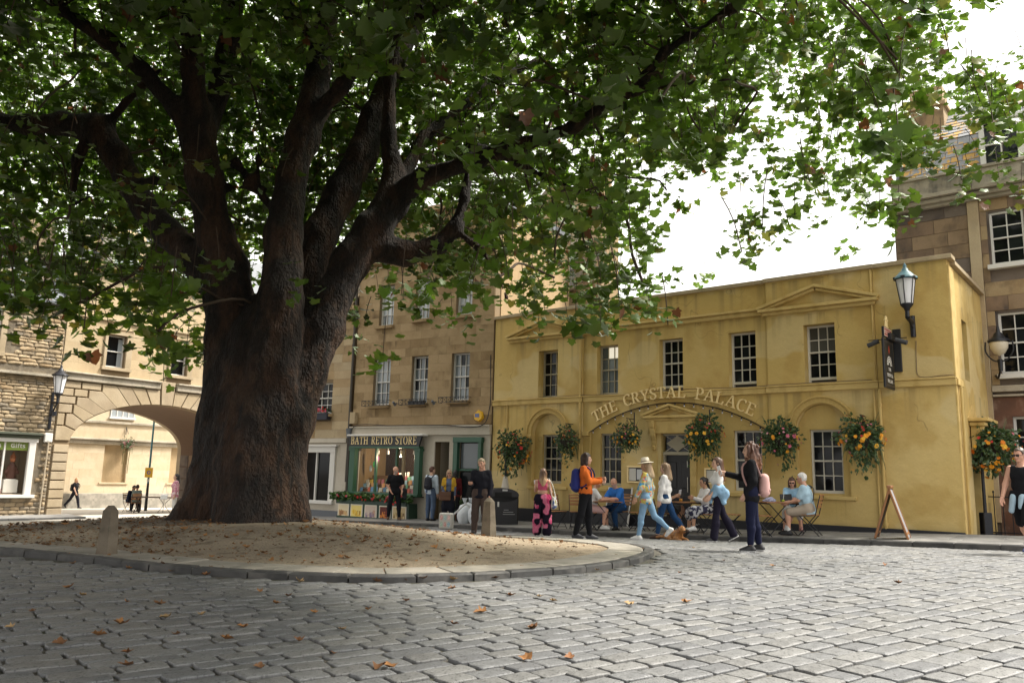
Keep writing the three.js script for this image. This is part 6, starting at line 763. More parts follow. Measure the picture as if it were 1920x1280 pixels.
  p = person('bald person in black T-shirt and black trousers before the shop window', { pos: [-3.75, -26.75], H: 1.76, face: 14, skin: 'pink', cell: 0.02, legs: [[4, 3, 8, 0], [-4, 4, 8, 0]], arms: [{ up: [0.3, -1, 0.05], fo: [-0.1, -0.75, 0.6] }, { up: [0.36, -1, -0.05], fo: [-0.45, -0.8, 0.45] }], top: { color: BLK, sleeve: 0.8, hem: -0.1, loose: 0.022 }, bottom: { color: [0.013, 0.014, 0.018], len: 2, loose: 0.016 }, shoe: { color: [0.09, 0.045, 0.02] }, beard: [0.4, 0.36, 0.33], head: [42, 0] });
  h = p.wp(V3(0.3, 0.92, 0.14)); solo('folded_jacket', 'black jacket folded over the arm of the bald person by the shop', 'jacket', surfaceNets((a, b, d) => capField([[0.02, 0.06, 0.05, 0.06, -0.05, 0.06, -0.05, 0.06], [0, 0, 0, 0.08, 0.03, -0.2, 0.02, 0.07]], 0.06)(a, b, d) + 0.03 * (fbm(a * 9, b * 9, d * 9, 2) - 0.5), [-0.18, -0.34, -0.18], [0.18, 0.18, 0.18], 0.016), mat(...BLK, 0.9), [h.x, h.y, h.z]);
  p = person('person with brown hair in pale blue shirt and jeans, seen from behind', { pos: [-2.5, -26.3], H: 1.74, face: 150, cell: 0.02, legs: [[4, 4, 4, 0], [-5, 4, 5, 0]], top: { color: [0.5, 0.58, 0.66], sleeve: 1.9, hem: -0.08, loose: 0.022 }, bottom: { color: [0.085, 0.12, 0.19], len: 2, loose: 0.022 }, shoe: { color: BLK }, hair: 'short', hairC: [0.09, 0.035, 0.02], head: [-25, 4] }); backpack(p, 'black rucksack on the back of the person in pale blue shirt', [0.012, 0.013, 0.022], 0.9, 0.02);
  p = person('person in glasses and mustard cardigan with a brown shoulder bag', { pos: [-1.88, -25.5], H: 1.64, face: 4, woman: 1, skin: 'pink', cell: 0.019, legs: [[3, 3, 4, 0], [-3, 3, 4, 0]], arms: [{ up: [0.14, -1, 0.02] }, { up: [0.2, -1, 0.1], fo: [-0.25, -0.75, 0.55] }], top: { color: [0.1, 0.125, 0.19], sleeve: 1.9, hem: -0.12, loose: 0.016 }, coat: { color: [0.45, 0.27, 0.03], sleeve: 0.7, hem: 0.1, open: 0.085, name: 'cardigan' }, bottom: { color: [0.014, 0.015, 0.022], len: 1.2, skirt: 1, name: 'skirt' }, shoe: { color: BLK }, hair: 'bob', hairC: [0.33, 0.22, 0.13], head: [2, 2] }); specs(p, false);
  h = p.wp(V3(-0.12, 0.86, 0.22)); { const t = thing('shoulder_bag', 'brown leather shoulder bag carried by the person in mustard cardigan', 'bag', [h.x, h.y, h.z], p.g.rotation.y); part(t, 'bag', cbox(0.36, 0.27, 0.12, 0, 0, 0, 0.03), mat(0.13, 0.055, 0.025, 0.5)); part(t, 'flap', cbox(0.37, 0.14, 0.02, 0, 0.07, 0.068, 0.008), mat(0.11, 0.045, 0.02, 0.5)); part(t, 'strap', tube([[-0.16, 0.12, -0.02], [0.05, 0.4, -0.1], [0.24, 0.6, -0.2], [0.2, 0.4, -0.3]], 0.012, 5, 20), mat(0.1, 0.04, 0.02)); }
  person('dark-haired person in dark red top facing the green door', { pos: [-1.72, -26.1], H: 1.62, face: 178, woman: 1, skin: 'tan', cell: 0.021, top: { color: [0.09, 0.014, 0.016], sleeve: 1.9, hem: -0.12, loose: 0.02 }, bottom: { color: BLK, len: 2 }, shoe: { color: BLK }, hair: 'bob', hairC: [0.012, 0.01, 0.01] });
  p = person('person with cropped hair, sunglasses and black vest striding in from the right edge', { pos: [8.66, -13.6], H: 1.8, face: -58, skin: 'pink', legs: [[22, 6, 4, 8], [-20, 14, 4, -32]], arms: [{ up: [0.25, -1, -0.25], fo: [0.1, -1, 0.1] }, { up: [0.24, -1, 0.2], fo: [-0.02, -0.85, 0.55] }], top: { color: BLK, sleeve: 0, hem: -0.05, loose: 0.012, neck: 0.09, name: 'vest' }, bottom: { color: BLK, len: 0.95, loose: 0.03, name: 'shorts' }, shoe: { color: [0.03, 0.05, 0.16], sole: [0.7, 0.7, 0.7] }, hair: 'short', hairC: [0.06, 0.035, 0.02], head: [-6, 4] }); specs(p);
  part(p.g, 'tied_jacket', paintGeo(surfaceNets((a, b, d) => capField([[0.12, 0.98, 0.04, 0.06, -0.12, 0.98, 0.04, 0.06], [0.13, 1.0, -0.05, 0.065, -0.13, 1.0, -0.05, 0.065], [-0.1, 0.95, 0.12, 0.05, -0.13, 0.72, 0.14, 0.04], [0.04, 0.96, 0.13, 0.04, 0.02, 0.78, 0.15, 0.03]], 0.05)(a, b, d) + 0.03 * (fbm(a * 9, b * 9, d * 9, 2) - 0.5), [-0.28, 0.6, -0.2], [0.28, 1.15, 0.28], 0.016), () => [0.36, 0.48, 0.56]), M.cloth);
  person('small figure in mustard coat on the far right beyond the striding person', { pos: [12.0, -18.6], H: 1.5, face: 200, cell: 0.022, top: { color: [0.45, 0.25, 0.03], sleeve: 1.9, hem: -0.2, loose: 0.03, name: 'coat' }, bottom: { color: [0.1, 0.2, 0.32], len: 2, loose: 0.02 }, shoe: { color: [0.36, 0.13, 0.03] }, hair: 'bob', hairC: [0.2, 0.12, 0.07] });
  p = person('person in black with a rucksack walking through the sunlit lane beyond the arch', { pos: [-23.7, -44.4], H: 1.68, face: 82, woman: 1, cell: 0.026, legs: [[18, 5, 3, 0], [-26, 16, 3, -40]], arms: [{ up: [0.1, -1, -0.25] }, { up: [0.12, -1, 0.25], fo: [0, -0.9, 0.5] }], top: { color: BLK, sleeve: 0.5, hem: -0.12, loose: 0.02 }, bottom: { color: [0.014, 0.014, 0.02], len: 2, loose: 0.016 }, shoe: { color: BLK }, hair: 'bob', hairC: [0.38, 0.2, 0.09] }); backpack(p, 'black rucksack on the walker in the sunlit lane', [0.014, 0.014, 0.018], 0.85, 0.02);
  person('person in pink patterned top leaning out from behind the great tree trunk', { pos: [-12.9, -31.4], H: 1.68, face: -60, woman: 1, skin: 'fair', cell: 0.022, top: { color: blotch([0.5, 0.26, 0.3], [[0.62, 0.45, 0.45], [0.4, 0.13, 0.2]], 30, 0.5), sleeve: 1.7, hem: -0.12, loose: 0.03 }, bottom: { color: [0.55, 0.53, 0.5], len: 1.2, name: 'shorts' }, shoe: { color: WHT }, hair: 'long', hairC: [0.02, 0.014, 0.012] });
  h = V3(-13.2, pavY(-13, -31.4) + 0.8, -31.15); { const t = thing('handbag', 'small white handbag beside the person in pink patterned top', 'bag', [h.x, h.y, h.z], 0.4); part(t, 'bag', cbox(0.26, 0.2, 0.1, 0, 0, 0, 0.03), mat(0.75, 0.74, 0.7, 0.5)); part(t, 'strap', tube([[-0.1, 0.09, 0], [0, 0.45, 0], [0.1, 0.09, 0]], 0.008, 5, 16), mat(0.7, 0.68, 0.65)); }
}
// ---------- seated people, tables and chairs ----------
const wood1 = M.wood, woodPale = tmat(tex(256, 0.4, (u, v) => mixc([0.46, 0.22, 0.075], [0.3, 0.13, 0.04], fbm(u * 2, v * 44, 8, 4, 2))), 0.5);
let chair0;
function chair(x, z, face, label, group) {
  if (!chair0) {
    const t = chair0 = thing('folding_chair', label, 'chair', [0, 0, 0]);
    for (let i = 0; i < 6; i++) part(t, 'seat_slat', cbox(0.4, 0.018, 0.055, 0, 0.455, -0.165 + i * 0.066, 0.004), woodPale);
    for (let i = 0; i < 3; i++) part(t, 'back_slat', cbox(0.4, 0.062, 0.016, 0, 0, 0, 0.004), woodPale, [0, 0.64 + i * 0.085, -0.225 - i * 0.018], [-0.2, 0, 0]);
    part(t, 'top_rail', cbox(0.42, 0.04, 0.024, 0, 0.885, -0.282, 0.008), woodPale);
    for (const s of [-1, 1]) { part(t, 'leg', [bar([s * 0.2, 0.9, -0.285], [s * 0.2, 0.45, -0.17], 0.011), bar([s * 0.2, 0.45, -0.17], [s * 0.2, 0, 0.2], 0.011)], M.iron); part(t, 'leg', [bar([s * 0.175, 0.445, 0.19], [s * 0.175, 0, -0.24], 0.011)], M.iron); }
    for (const [w, y, z2] of [[0.2, 0.06, 0.15], [0.175, 0.06, -0.18], [0.19, 0.445, 0.19]]) part(t, 'stretcher', bar([-w, y, z2], [w, y, z2], 0.009), M.iron);
  }
  const t = chair0.userData.used ? chair0.clone() : chair0; if (t !== chair0) { t.name = numbered('folding_chair'); scene.add(t); }
  tag(t, label, 'chair', group); chair0.userData.used = true; t.position.set(x, pavY(x, z), z); t.rotation.y = R(face); return t;
}
function table(x, z, turn, label, w = 0.75, d = 0.62) {
  const t = thing('folding_table', label, 'table', [x, pavY(x, z), z], R(turn), 'folding tables outside the pub');
  for (let i = 0; i < 8; i++) part(t, 'top_slat', cbox(w, 0.02, d / 8 - 0.008, 0, 0.725, -d / 2 + d / 8 * (i + 0.5), 0.004), wood1); for (const s of [-1, 1]) part(t, 'edge_rail', cbox(0.03, 0.03, d, s * (w / 2 - 0.06), 0.7, 0), M.iron);
  for (const s of [-1, 1]) { part(t, 'leg', bar([-w * 0.4, 0.7, s * d * 0.4], [w * 0.4, 0, s * d * 0.38], 0.012), M.iron); part(t, 'leg', bar([w * 0.4, 0.7, s * d * 0.37], [-w * 0.4, 0, s * d * 0.36], 0.012), M.iron); }
  for (const s of [-1, 1]) part(t, 'stretcher', bar([s * w * 0.4, 0.02, -d * 0.38], [s * w * 0.4, 0.02, d * 0.38], 0.01), M.iron); return t;
}
const sit = (a = 84, b = 84, c = 88, d = 88, sa = 10, sb = 10) => [[a, b, sa, 0], [c, d, sb, 0]];
const onTable = [{ up: [0.1, -0.75, 0.6], fo: [-0.35, 0.02, 0.9] }, { up: [0.1, -0.75, 0.6], fo: [-0.35, 0.02, 0.9] }];
{
  const G1 = 'slatted folding chairs outside the pub';
  chair(2.13, -21.2, 85, 'wooden folding chair under the person in pink shorts', G1); chair(2.98, -21.6, -58, 'wooden folding chair under the bald person in blue shirt', G1);
  chair(3.87, -20.25, 88, 'wooden folding chair under the person in dark shorts', G1); chair(4.76, -19.35, -82, 'wooden folding chair under the person in patterned skirt', G1);
  chair(6.68, -19.0, -18, 'wooden folding chair under the person sipping through a straw', G1); chair(6.66, -17.95, -122, 'wooden folding chair under the white-haired person', G1);
  chair(1.32, -21.9, 30, 'empty folding chair with pale slats nearest the pink crop top', G1); chair(1.86, -21.6, 4, 'empty folding chair partly hidden by the orange jumper', G1); chair(3.36, -20.8, -120, 'empty folding chair behind the sun hat walker', G1); chair(5.2, -18.9, 70, 'empty folding chair between the denim jacket and the pub wall', G1); chair(5.62, -18.0, 80, 'empty folding chair beside the black-clad person with the phone', G1);
  const t1 = table(2.55, -21.2, 10, 'slatted folding table between the pink shorts and the blue shirt'), t2 = table(4.38, -19.75, 25, 'slatted folding table holding two pint glasses'), t3 = table(6.1, -18.3, 8, 'slatted folding table with tablet and folded scarf', 0.85);
  person('person in white T-shirt and pink shorts seated at a pavement table', { pos: [2.13, -21.2], H: 1.74, face: 84, seat: 0.55, skin: 'pink', legs: sit(84, 78, 86, 96), arms: onTable, lean: 16, belly: 1, top: { color: WHT, sleeve: 0.75, hem: -0.06, loose: 0.022 }, bottom: { color: [0.6, 0.38, 0.36], len: 0.85, loose: 0.026, name: 'shorts' }, shoe: { color: WHT }, hair: 'short', hairC: [0.3, 0.12, 0.04], head: [0, 8], beard: [0.3, 0.13, 0.05] });
  person('bald bearded person in bright blue shirt leaning on a pavement table', { pos: [2.98, -21.6], H: 1.76, face: -50, seat: 0.55, skin: 'pink', legs: sit(80, 88, 84, 84), arms: onTable, lean: 20, belly: 1, build: 1.08, top: { color: [0.035, 0.16, 0.5], sleeve: 0.85, hem: -0.05, loose: 0.024, fold: 0.03 }, bottom: { color: DKDEN, len: 2, loose: 0.02 }, shoe: { color: BLK }, beard: [0.35, 0.3, 0.26], head: [10, 4] });
  let p = person('person in dark shorts with one leg crossed, hidden behind the walkers and holding a phone', { pos: [3.87, -20.25], H: 1.78, face: 86, seat: 0.55, skin: 'tan', legs: [[84, 84, 8, 0], [96, 62, 4, 10]], arms: [{ up: [0.1, -0.9, 0.3], fo: [-0.3, 0.35, 0.8], hand: 'grip' }, { up: [0.1, -0.9, 0.3], fo: [-0.25, 0.4, 0.8], hand: 'grip' }], top: { color: [0.12, 0.13, 0.15], sleeve: 0.8, hem: -0.06, loose: 0.022 }, bottom: { color: [0.1, 0.095, 0.09], len: 0.8, loose: 0.03, name: 'shorts' }, shoe: { color: [0.05, 0.05, 0.055], sole: WHT }, sock: [0.6, 0.6, 0.6], hair: 'short', hairC: [0.1, 0.06, 0.03], head: [0, 14] });
  let h = p.hand(1, 0.12); solo('phone', 'small phone held by the person in dark shorts', 'phone', cbox(0.075, 0.15, 0.01), mat(0.6, 0.62, 0.65, 0.3), [h.x, h.y + 0.04, h.z], [0.5, 0.4, 0]);
  person('dark-haired person in white cardigan and patterned skirt seated at the pint table', { pos: [4.76, -19.35], H: 1.66, face: -80, seat: 0.55, woman: 1, skin: 'tan', legs: sit(88, 86, 82, 80, 6, 6), arms: [{ up: [0.1, -0.85, 0.4], fo: [-0.5, 0.2, 0.7] }, { up: [0.1, -0.85, 0.4], fo: [-0.5, 0.25, 0.7] }], lean: 8, top: { color: [0.62, 0.6, 0.58], sleeve: 1.9, hem: -0.03, loose: 0.018 }, bottom: { color: blotch([0.5, 0.5, 0.52], [[0.03, 0.03, 0.05], [0.05, 0.05, 0.09]], 26, 0.5), len: 1.25, skirt: 1, loose: 0.02, name: 'skirt' }, shoe: { color: WHT }, hair: 'pony', hairC: [0.018, 0.012, 0.01], head: [4, 6] });
  p = person('person in round sunglasses and pale blue denim jacket sipping through a straw', { pos: [6.68, -19.0], H: 1.6, face: -22, seat: 0.55, woman: 1, skin: 'pink', legs: sit(84, 90, 80, 76), arms: onTable, lean: 14, top: { color: (x, y, z) => [0.28, 0.45, 0.6].map((q) => q * (0.7 + 0.6 * fbm(x * 9, y * 9, z * 9, 2))), sleeve: 1.6, hem: -0.08, loose: 0.024, name: 'jacket' }, bottom: { color: [0.5, 0.47, 0.43], len: 1.4, loose: 0.024 }, shoe: { color: [0.4, 0.2, 0.18] }, hair: 'bob', hairC: [0.07, 0.03, 0.015], head: [0, 6] }); specs(p);
  p = person('white-haired person in pale blue T-shirt and beige shorts seated with back turned', { pos: [6.66, -17.95], H: 1.78, face: -122, seat: 0.55, skin: 'pink', legs: sit(82, 86, 78, 60), arms: [{ up: [0.12, -0.9, 0.35], fo: [-0.15, -0.25, 0.9] }, { up: [0.12, -0.9, 0.35], fo: [-0.2, -0.2, 0.9] }], lean: 10, belly: 1, build: 1.06, top: { color: (x, y, z) => [0.40, 0.56, 0.66].map((q) => q * (0.85 + 0.3 * fbm(x * 9, y * 7, z * 9, 2))), sleeve: 0.75, hem: -0.1, loose: 0.024, fold: 0.03 }, bottom: { color: [0.40, 0.33, 0.26], len: 0.9, loose: 0.03, name: 'shorts' }, shoe: { color: BLK }, sock: [0.7, 0.7, 0.7], hair: 'short', hairC: [0.66, 0.64, 0.6], head: [-4, 4] }); specs(p, false);
  part(p.g, 'shoulder_strap', tube([[-0.1, 1.03, -0.06], [-0.06, 1.1, 0.0], [0.03, 1.02, -0.12], [0.14, 0.75, -0.12]], 0.011, 5, 20), M.black);
  // glasses and things on the tables
  const glass = (x, z, y, label, fill, s = 1) => { const t = thing('drinking_glass', label, 'glass', [x, y, z]); part(t, 'tumbler', lathe([[0, 0], [0.03 * s, 0], [0.042 * s, 0.15 * s], [0.039 * s, 0.15 * s], [0.028 * s, 0.008], [0, 0.008]], 14), M.glass); if (fill) part(t, 'drink', lathe([[0, 0.009], [0.0275 * s, 0.009], [0.0275 * s + 0.006 * fill.h, 0.14 * s * fill.h], [0, 0.14 * s * fill.h]], 14), mat(...fill.c, 0.2)); return t; };
  const y2 = t2.position.y + 0.737, y1 = t1.position.y + 0.737, y3 = t3.position.y + 0.737;
  glass(4.2, -19.7, y2, 'pint glass with a little amber beer on the middle pavement table', { c: [0.5, 0.22, 0.02], h: 0.4 }, 1.35); glass(4.48, -19.8, y2, 'empty pint glass on the middle pavement table', null, 1.2); glass(2.5, -21.1, y1, 'clear glass beside the person in white T-shirt', null, 1.2);
  const g3 = glass(6.18, -18.2, y3, 'tall drink with lime and a straw before the person in sunglasses', { c: [0.4, 0.5, 0.03], h: 0.35 }, 1.1); part(g3, 'straw', bar([0, 0.02, 0], [0.05, 0.25, -0.06], 0.005), M.white);
  solo('tablet', 'dark tablet standing on the table before the person in sunglasses', 'tablet', cbox(0.26, 0.18, 0.014, 0, 0.09, 0, 0.004), M.black, [6.33, y3, -18.42], [-0.25, -0.2, 0]);
  solo('scarf', 'crumpled lilac scarf lying on the table with the tablet', 'scarf', paintGeo(surfaceNets((a, b, d) => capField([[-0.13, 0.02, 0, 0.03, 0.1, 0.03, 0.03, 0.035], [-0.06, 0.06, 0.03, 0.03, 0.06, 0.08, 0, 0.028], [0.05, 0.03, -0.05, 0.03, 0.14, 0.03, -0.02, 0.025]], 0.03)(a, b, d) + 0.04 * (fbm(a * 22, b * 22, d * 22, 2) - 0.5), [-0.2, -0.02, -0.14], [0.22, 0.16, 0.14], 0.009), () => [0.36, 0.37, 0.5]), M.cloth, [5.88, y3, -18.25]);
  // the golden dog on the setts
  { const x = 3.66, z = -17.75, t = thing('dog', 'golden long-haired dog lying on the kerb below the pint table', 'dog', [x, pavY(x, z) , z], R(-62)); t.scale.setScalar(0.86);
    const c = [[-0.16, 0.14, 0, 0.12, 0.1, 0.13, 0, 0.115], [-0.2, 0.12, 0.02, 0.12, -0.28, 0.1, 0.04, 0.09], [0.08, 0.16, 0, 0.11, 0.2, 0.22, 0.02, 0.085], [0.2, 0.24, 0.02, 0.075, 0.3, 0.3, 0.04, 0.07], [0.3, 0.3, 0.04, 0.072, 0.33, 0.3, 0.05, 0.066], [0.34, 0.285, 0.06, 0.042, 0.44, 0.26, 0.08, 0.03], [0.12, 0.06, 0.1, 0.05, 0.36, 0.035, 0.14, 0.03], [0.14, 0.06, -0.08, 0.05, 0.4, 0.035, -0.06, 0.03], [-0.2, 0.08, 0.12, 0.075, -0.08, 0.05, 0.16, 0.035], [-0.08, 0.05, 0.16, 0.035, 0.04, 0.03, 0.17, 0.03], [-0.32, 0.08, 0.02, 0.04, -0.6, 0.04, 0.12, 0.03]];
    const fur = (x2, y, z2) => [0.34, 0.15, 0.045].map((q) => q * (0.6 + 0.9 * vnoise(x2 * 26, y * 50, z2 * 26))); part(t, 'body', paintGeo(surfaceNets((a, b, d) => capField(c, 0.05)(a, b, d) + 0.025 * (fbm(a * 20, b * 26, d * 20, 2) - 0.5), ...bounds(c, 0.04), 0.012), fur), M.hair);
    const e = [[0.27, 0.34, 0.1, 0.022, 0.26, 0.22, 0.13, 0.032], [0.28, 0.34, -0.03, 0.022, 0.26, 0.22, -0.06, 0.032]]; for (const q of e) part(t, 'ear', paintGeo(surfaceNets(capField([q], 0.01), ...bounds([q], 0.02), 0.01), (a, b, d) => [0.24, 0.09, 0.026]), M.hair); part(t, 'nose', ball(0.016, 0.462, 0.262, 0.085), M.black); for (const d of [0.02, 0.09]) part(t, 'eye', ball(0.009, 0.362, 0.325, d), M.black); }
  // the couple and the pavement cafe in the lane
  const q = (x, z) => pavY(x, z); for (const [x, z, f, n] of [[-18.5, -39.7, 60, 'dark chair in the lane under the person in black'], [-17.95, -39.2, -150, 'dark chair in the lane under the person in grey-green']]) { const c = chair0.clone(); c.name = numbered('folding_chair'); scene.add(c); tag(c, n, 'chair', 'cafe chairs in the lane'); c.position.set(x, q(x, z), z); c.rotation.y = R(f); }
  person('dark-haired person in black seated in the lane behind the bollard', { pos: [-18.5, -39.7], H: 1.7, face: 60, seat: 0.55, cell: 0.024, skin: 'tan', legs: sit(), lean: 22, top: { color: [0.02, 0.025, 0.05], sleeve: 1.8, hem: -0.06, loose: 0.024 }, bottom: { color: BLK, len: 2 }, shoe: { color: BLK }, hair: 'short', hairC: [0.015, 0.012, 0.01], head: [0, 20] });
  person('person in grey-green top seated in the lane with back turned', { pos: [-17.95, -39.2], H: 1.68, face: -158, seat: 0.55, cell: 0.024, woman: 1, skin: 'tan', legs: sit(), lean: 14, top: { color: [0.2, 0.25, 0.23], sleeve: 0.8, hem: -0.08, loose: 0.022 }, bottom: { color: NAVY, len: 2 }, shoe: { color: BLK }, hair: 'bun', hairC: [0.02, 0.014, 0.012], head: [0, 16] });
  { const t = thing('cafe_table', 'small white-topped cafe table in the lane beside the seated couple', 'table', [-16.5, q(-16.5, -39), -39]); part(t, 'tabletop', lathe([[0, 0.7], [0.42, 0.7], [0.43, 0.715], [0.42, 0.73], [0, 0.73]], 24), mat(0.7, 0.68, 0.6, 0.5)); for (let i = 0; i < 3; i++) part(t, 'leg', tube([[0.3 * Math.cos(i * 2.1), 0.7, 0.3 * Math.sin(i * 2.1)], [0.05 * Math.cos(i * 2.1), 0.38, 0.05 * Math.sin(i * 2.1)], [0.32 * Math.cos(i * 2.1), 0, 0.32 * Math.sin(i * 2.1)]], 0.013, 5, 16), M.iron); }
  { const t = thing('picnic_table', 'dark plank table running behind the trunk in the lane', 'table', [-16.2, q(-16, -38), -38]); for (let i = 0; i < 4; i++) part(t, 'plank', cbox(2.6, 0.04, 0.16, 0, 0.72, -0.26 + i * 0.175), mat(0.05, 0.03, 0.02, 0.7)); for (const s of [-1, 1]) for (const d of [-1, 1]) part(t, 'leg', bar([s * 1.1, 0.7, d * 0.2], [s * 1.15, 0, d * -0.25], 0.03, 4), mat(0.04, 0.025, 0.018, 0.7)); }
}
// ---------- hanging baskets ----------
const FL = [mat(0.78, 0.36, 0.02, 0.6), mat(0.80, 0.47, 0.05, 0.6), mat(0.74, 0.24, 0.02, 0.6), mat(0.55, 0.035, 0.03, 0.6), mat(0.62, 0.16, 0.24, 0.6), mat(0.7, 0.36, 0.42, 0.6)], leafMat = (a, b, c) => new THREE.MeshPhysicalMaterial({ color: rgb(a, b, c), roughness: 0.5, transmission: 0.25, thickness: 0, side: THREE.DoubleSide });
const foliageM = [leafMat(0.05, 0.1, 0.025), leafMat(0.075, 0.13, 0.035), leafMat(0.035, 0.075, 0.022)];
const petalG = (() => { const ps = [], n = 6; for (let ring = 0; ring < 2; ring++) for (let i = 0; i < n; i++) { const a = (i + ring * 0.5) / n * 2 * PI, r = ring ? 0.7 : 1, w = 0.62, z = ring ? 0.35 : 0.1, p = (q, R2, h) => [Math.cos(a + q) * R2, Math.sin(a + q) * R2, h]; ps.push(0, 0, 0, ...p(-w, r * 0.75, z), ...p(0, r, z - 0.15), 0, 0, 0, ...p(0, r, z - 0.15), ...p(w, r * 0.75, z)); } const g = new THREE.BufferGeometry(); g.setAttribute('position', new THREE.Float32BufferAttribute(ps, 3)); g.computeVertexNormals(); return uvBox(g); })();
function leafCloud(n, r, place, size) { const ps = []; for (let i = 0; i < n; i++) { const [c, d] = place(r), s = size * (0.6 + 0.8 * r()), t = V3(r() - 0.5, r() - 0.9, r() - 0.5).addScaledVector(d, 0.8).normalize(), sd = V3(r() - 0.5, r() - 0.5, r() - 0.5).cross(t).normalize(), nn = t.clone().cross(sd); const P = (a, b, e) => { const q = c.clone().addScaledVector(t, a * s).addScaledVector(sd, b * s).addScaledVector(nn, e * s); ps.push(q.x, q.y, q.z); }; P(-0.5, 0, 0); P(0, -0.36, 0.08); P(0.1, 0, -0.04); P(0.1, 0, -0.04); P(0, -0.36, 0.08); P(0.6, 0, 0.06); P(-0.5, 0, 0); P(0.1, 0, -0.04); P(0, 0.36, 0.08); P(0.1, 0, -0.04); P(0.6, 0, 0.06); P(0, 0.36, 0.08); } const g = new THREE.BufferGeometry(); g.setAttribute('position', new THREE.Float32BufferAttribute(ps, 3)); g.computeVertexNormals(); return uvBox(g); }
function bouquet(t, R0, seed, { warm = [0, 1, 2], side = [3, 4], n = 34, dead = 0, leaves = 520, trail = 1, tall = 1.0, fl = 1 } = {}) {
  const r = rng(seed), pl = (q) => { const a = q() * 2 * PI, u = q() * 2 - 1, k = Math.sqrt(1 - u * u), d = V3(k * Math.cos(a), u, k * Math.sin(a)), m = Math.pow(q(), 0.4) * (0.5 + 0.85 * vnoise(d.x * 2.4 + seed, d.y * 2.4, d.z * 2.4)), c = d.clone().multiplyScalar(R0 * m); c.y *= tall; if (c.y < 0) c.y *= 0.8 + 0.9 * trail * vnoise(d.x * 3 + seed, d.z * 3, 2); return [c, d]; };
  for (let k = 0; k < 3; k++) part(t, 'foliage', leafCloud(Math.round(leaves * 0.55), r, pl, R0 * 0.165), foliageM[k]).userData.kind = 'stuff';
  for (let i = 0; i < n * 1.6; i++) { const [c, d] = pl(r), lowF = c.y < R0 * 0.15, set = lowF && r() < 0.8 ? warm : side, e = d.clone().multiplyScalar(R0 * (0.86 + 0.2 * r())); e.y = c.y; const m = part(t, 'flower', petalG, FL[set[Math.floor(r() * set.length)]], [e.x, e.y, e.z]); m.lookAt(V3().addVectors(e, d).add(t.position)); m.quaternion.setFromUnitVectors(V3(0, 0, 1), d.clone().add(V3(0, 0.15, 0)).normalize()); m.scale.setScalar(R0 * fl * (set === warm ? 0.06 + 0.065 * r() : 0.035 + 0.04 * r())); }
  part(t, 'trailing_stem', Array.from({ length: 12 }, () => { const a = r() * 6.3, x = Math.cos(a) * R0 * 0.7, z = Math.sin(a) * R0 * 0.7, l = R0 * (0.5 + 0.7 * r()), up = r() < 0.35; return tube([[x * 0.5, 0, z * 0.5], [x, up ? l * 0.7 : -l * 0.4, z], [x * 1.25, up ? l : -l * 1.25, z * 1.25]], 0.006, 4, 6); }), foliageM[1]).userData.kind = 'stuff';
  return r;
}
function basket(x, y, z, R0, label, seed, turn, opt = {}) {
  const t = thing('hanging_basket', label, 'flower basket', [x, y, z], turn, 'hanging flower baskets on the pub'); bouquet(t, R0, seed, opt); part(t, 'basket', lathe([[0, -0.24 * R0 / 0.4], [0.14, -0.2], [0.22, -0.05], [0.23, 0.02], [0.2, 0.0], [0, -0.02]], 14), mat(0.03, 0.022, 0.016, 0.9));
  if (opt.hook !== false) { part(t, 'chain', [0, 1, 2].map((i) => bar([0.2 * Math.cos(i * 2.1), 0, 0.2 * Math.sin(i * 2.1)], [0, 0.5, 0], 0.006, 4)), M.iron); part(t, 'bracket', [bar([0, 0.52, 0.04], [0, 0.52, -0.4], 0.012), bar([0, 0.3, -0.38], [0, 0.52, -0.12], 0.01), bar([0, 0.2, -0.39], [0, 0.72, -0.39], 0.016)], M.iron); }
  return t;
}
const PP = (u, v, o) => [PUB(u, o)[0], v, PUB(u, o)[1]], TP = R(-39.5);
basket(...PP(-10.26, 2.12, 0.38), 0.42, 'flower basket overlapping the left arched niche of the pub, sparse yellow blooms', 11, TP, { n: 26, warm: [0, 1, 1], side: [3, 3], leaves: 560, tall: 1.25, trail: 1.4 });
basket(...PP(-8.16, 2.22, 0.38), 0.42, 'flower basket left of the pub door with amber blooms below', 12, TP, { n: 34, warm: [0, 1], leaves: 480 });
basket(...PP(-5.85, 2.22, 0.38), 0.53, 'big flower basket right of the pub door, yellow begonias and red fuchsias', 13, TP, { n: 46, warm: [1, 1, 0], side: [3, 3, 4], leaves: 640, trail: 1.2 });
basket(...PP(-3.82, 2.12, 0.38), 0.5, 'flower basket with pink blooms between the big arch and the right niche', 14, TP, { n: 30, warm: [0, 4], side: [4, 4, 5], leaves: 640, trail: 1.3 });
basket(...PP(-1.91, 2.14, 0.38), 0.54, 'orange and red flower basket beside the drainpipe and the big blank wall', 15, TP, { n: 48, warm: [0, 2, 1, 0], side: [3, 4, 5], leaves: 640 });
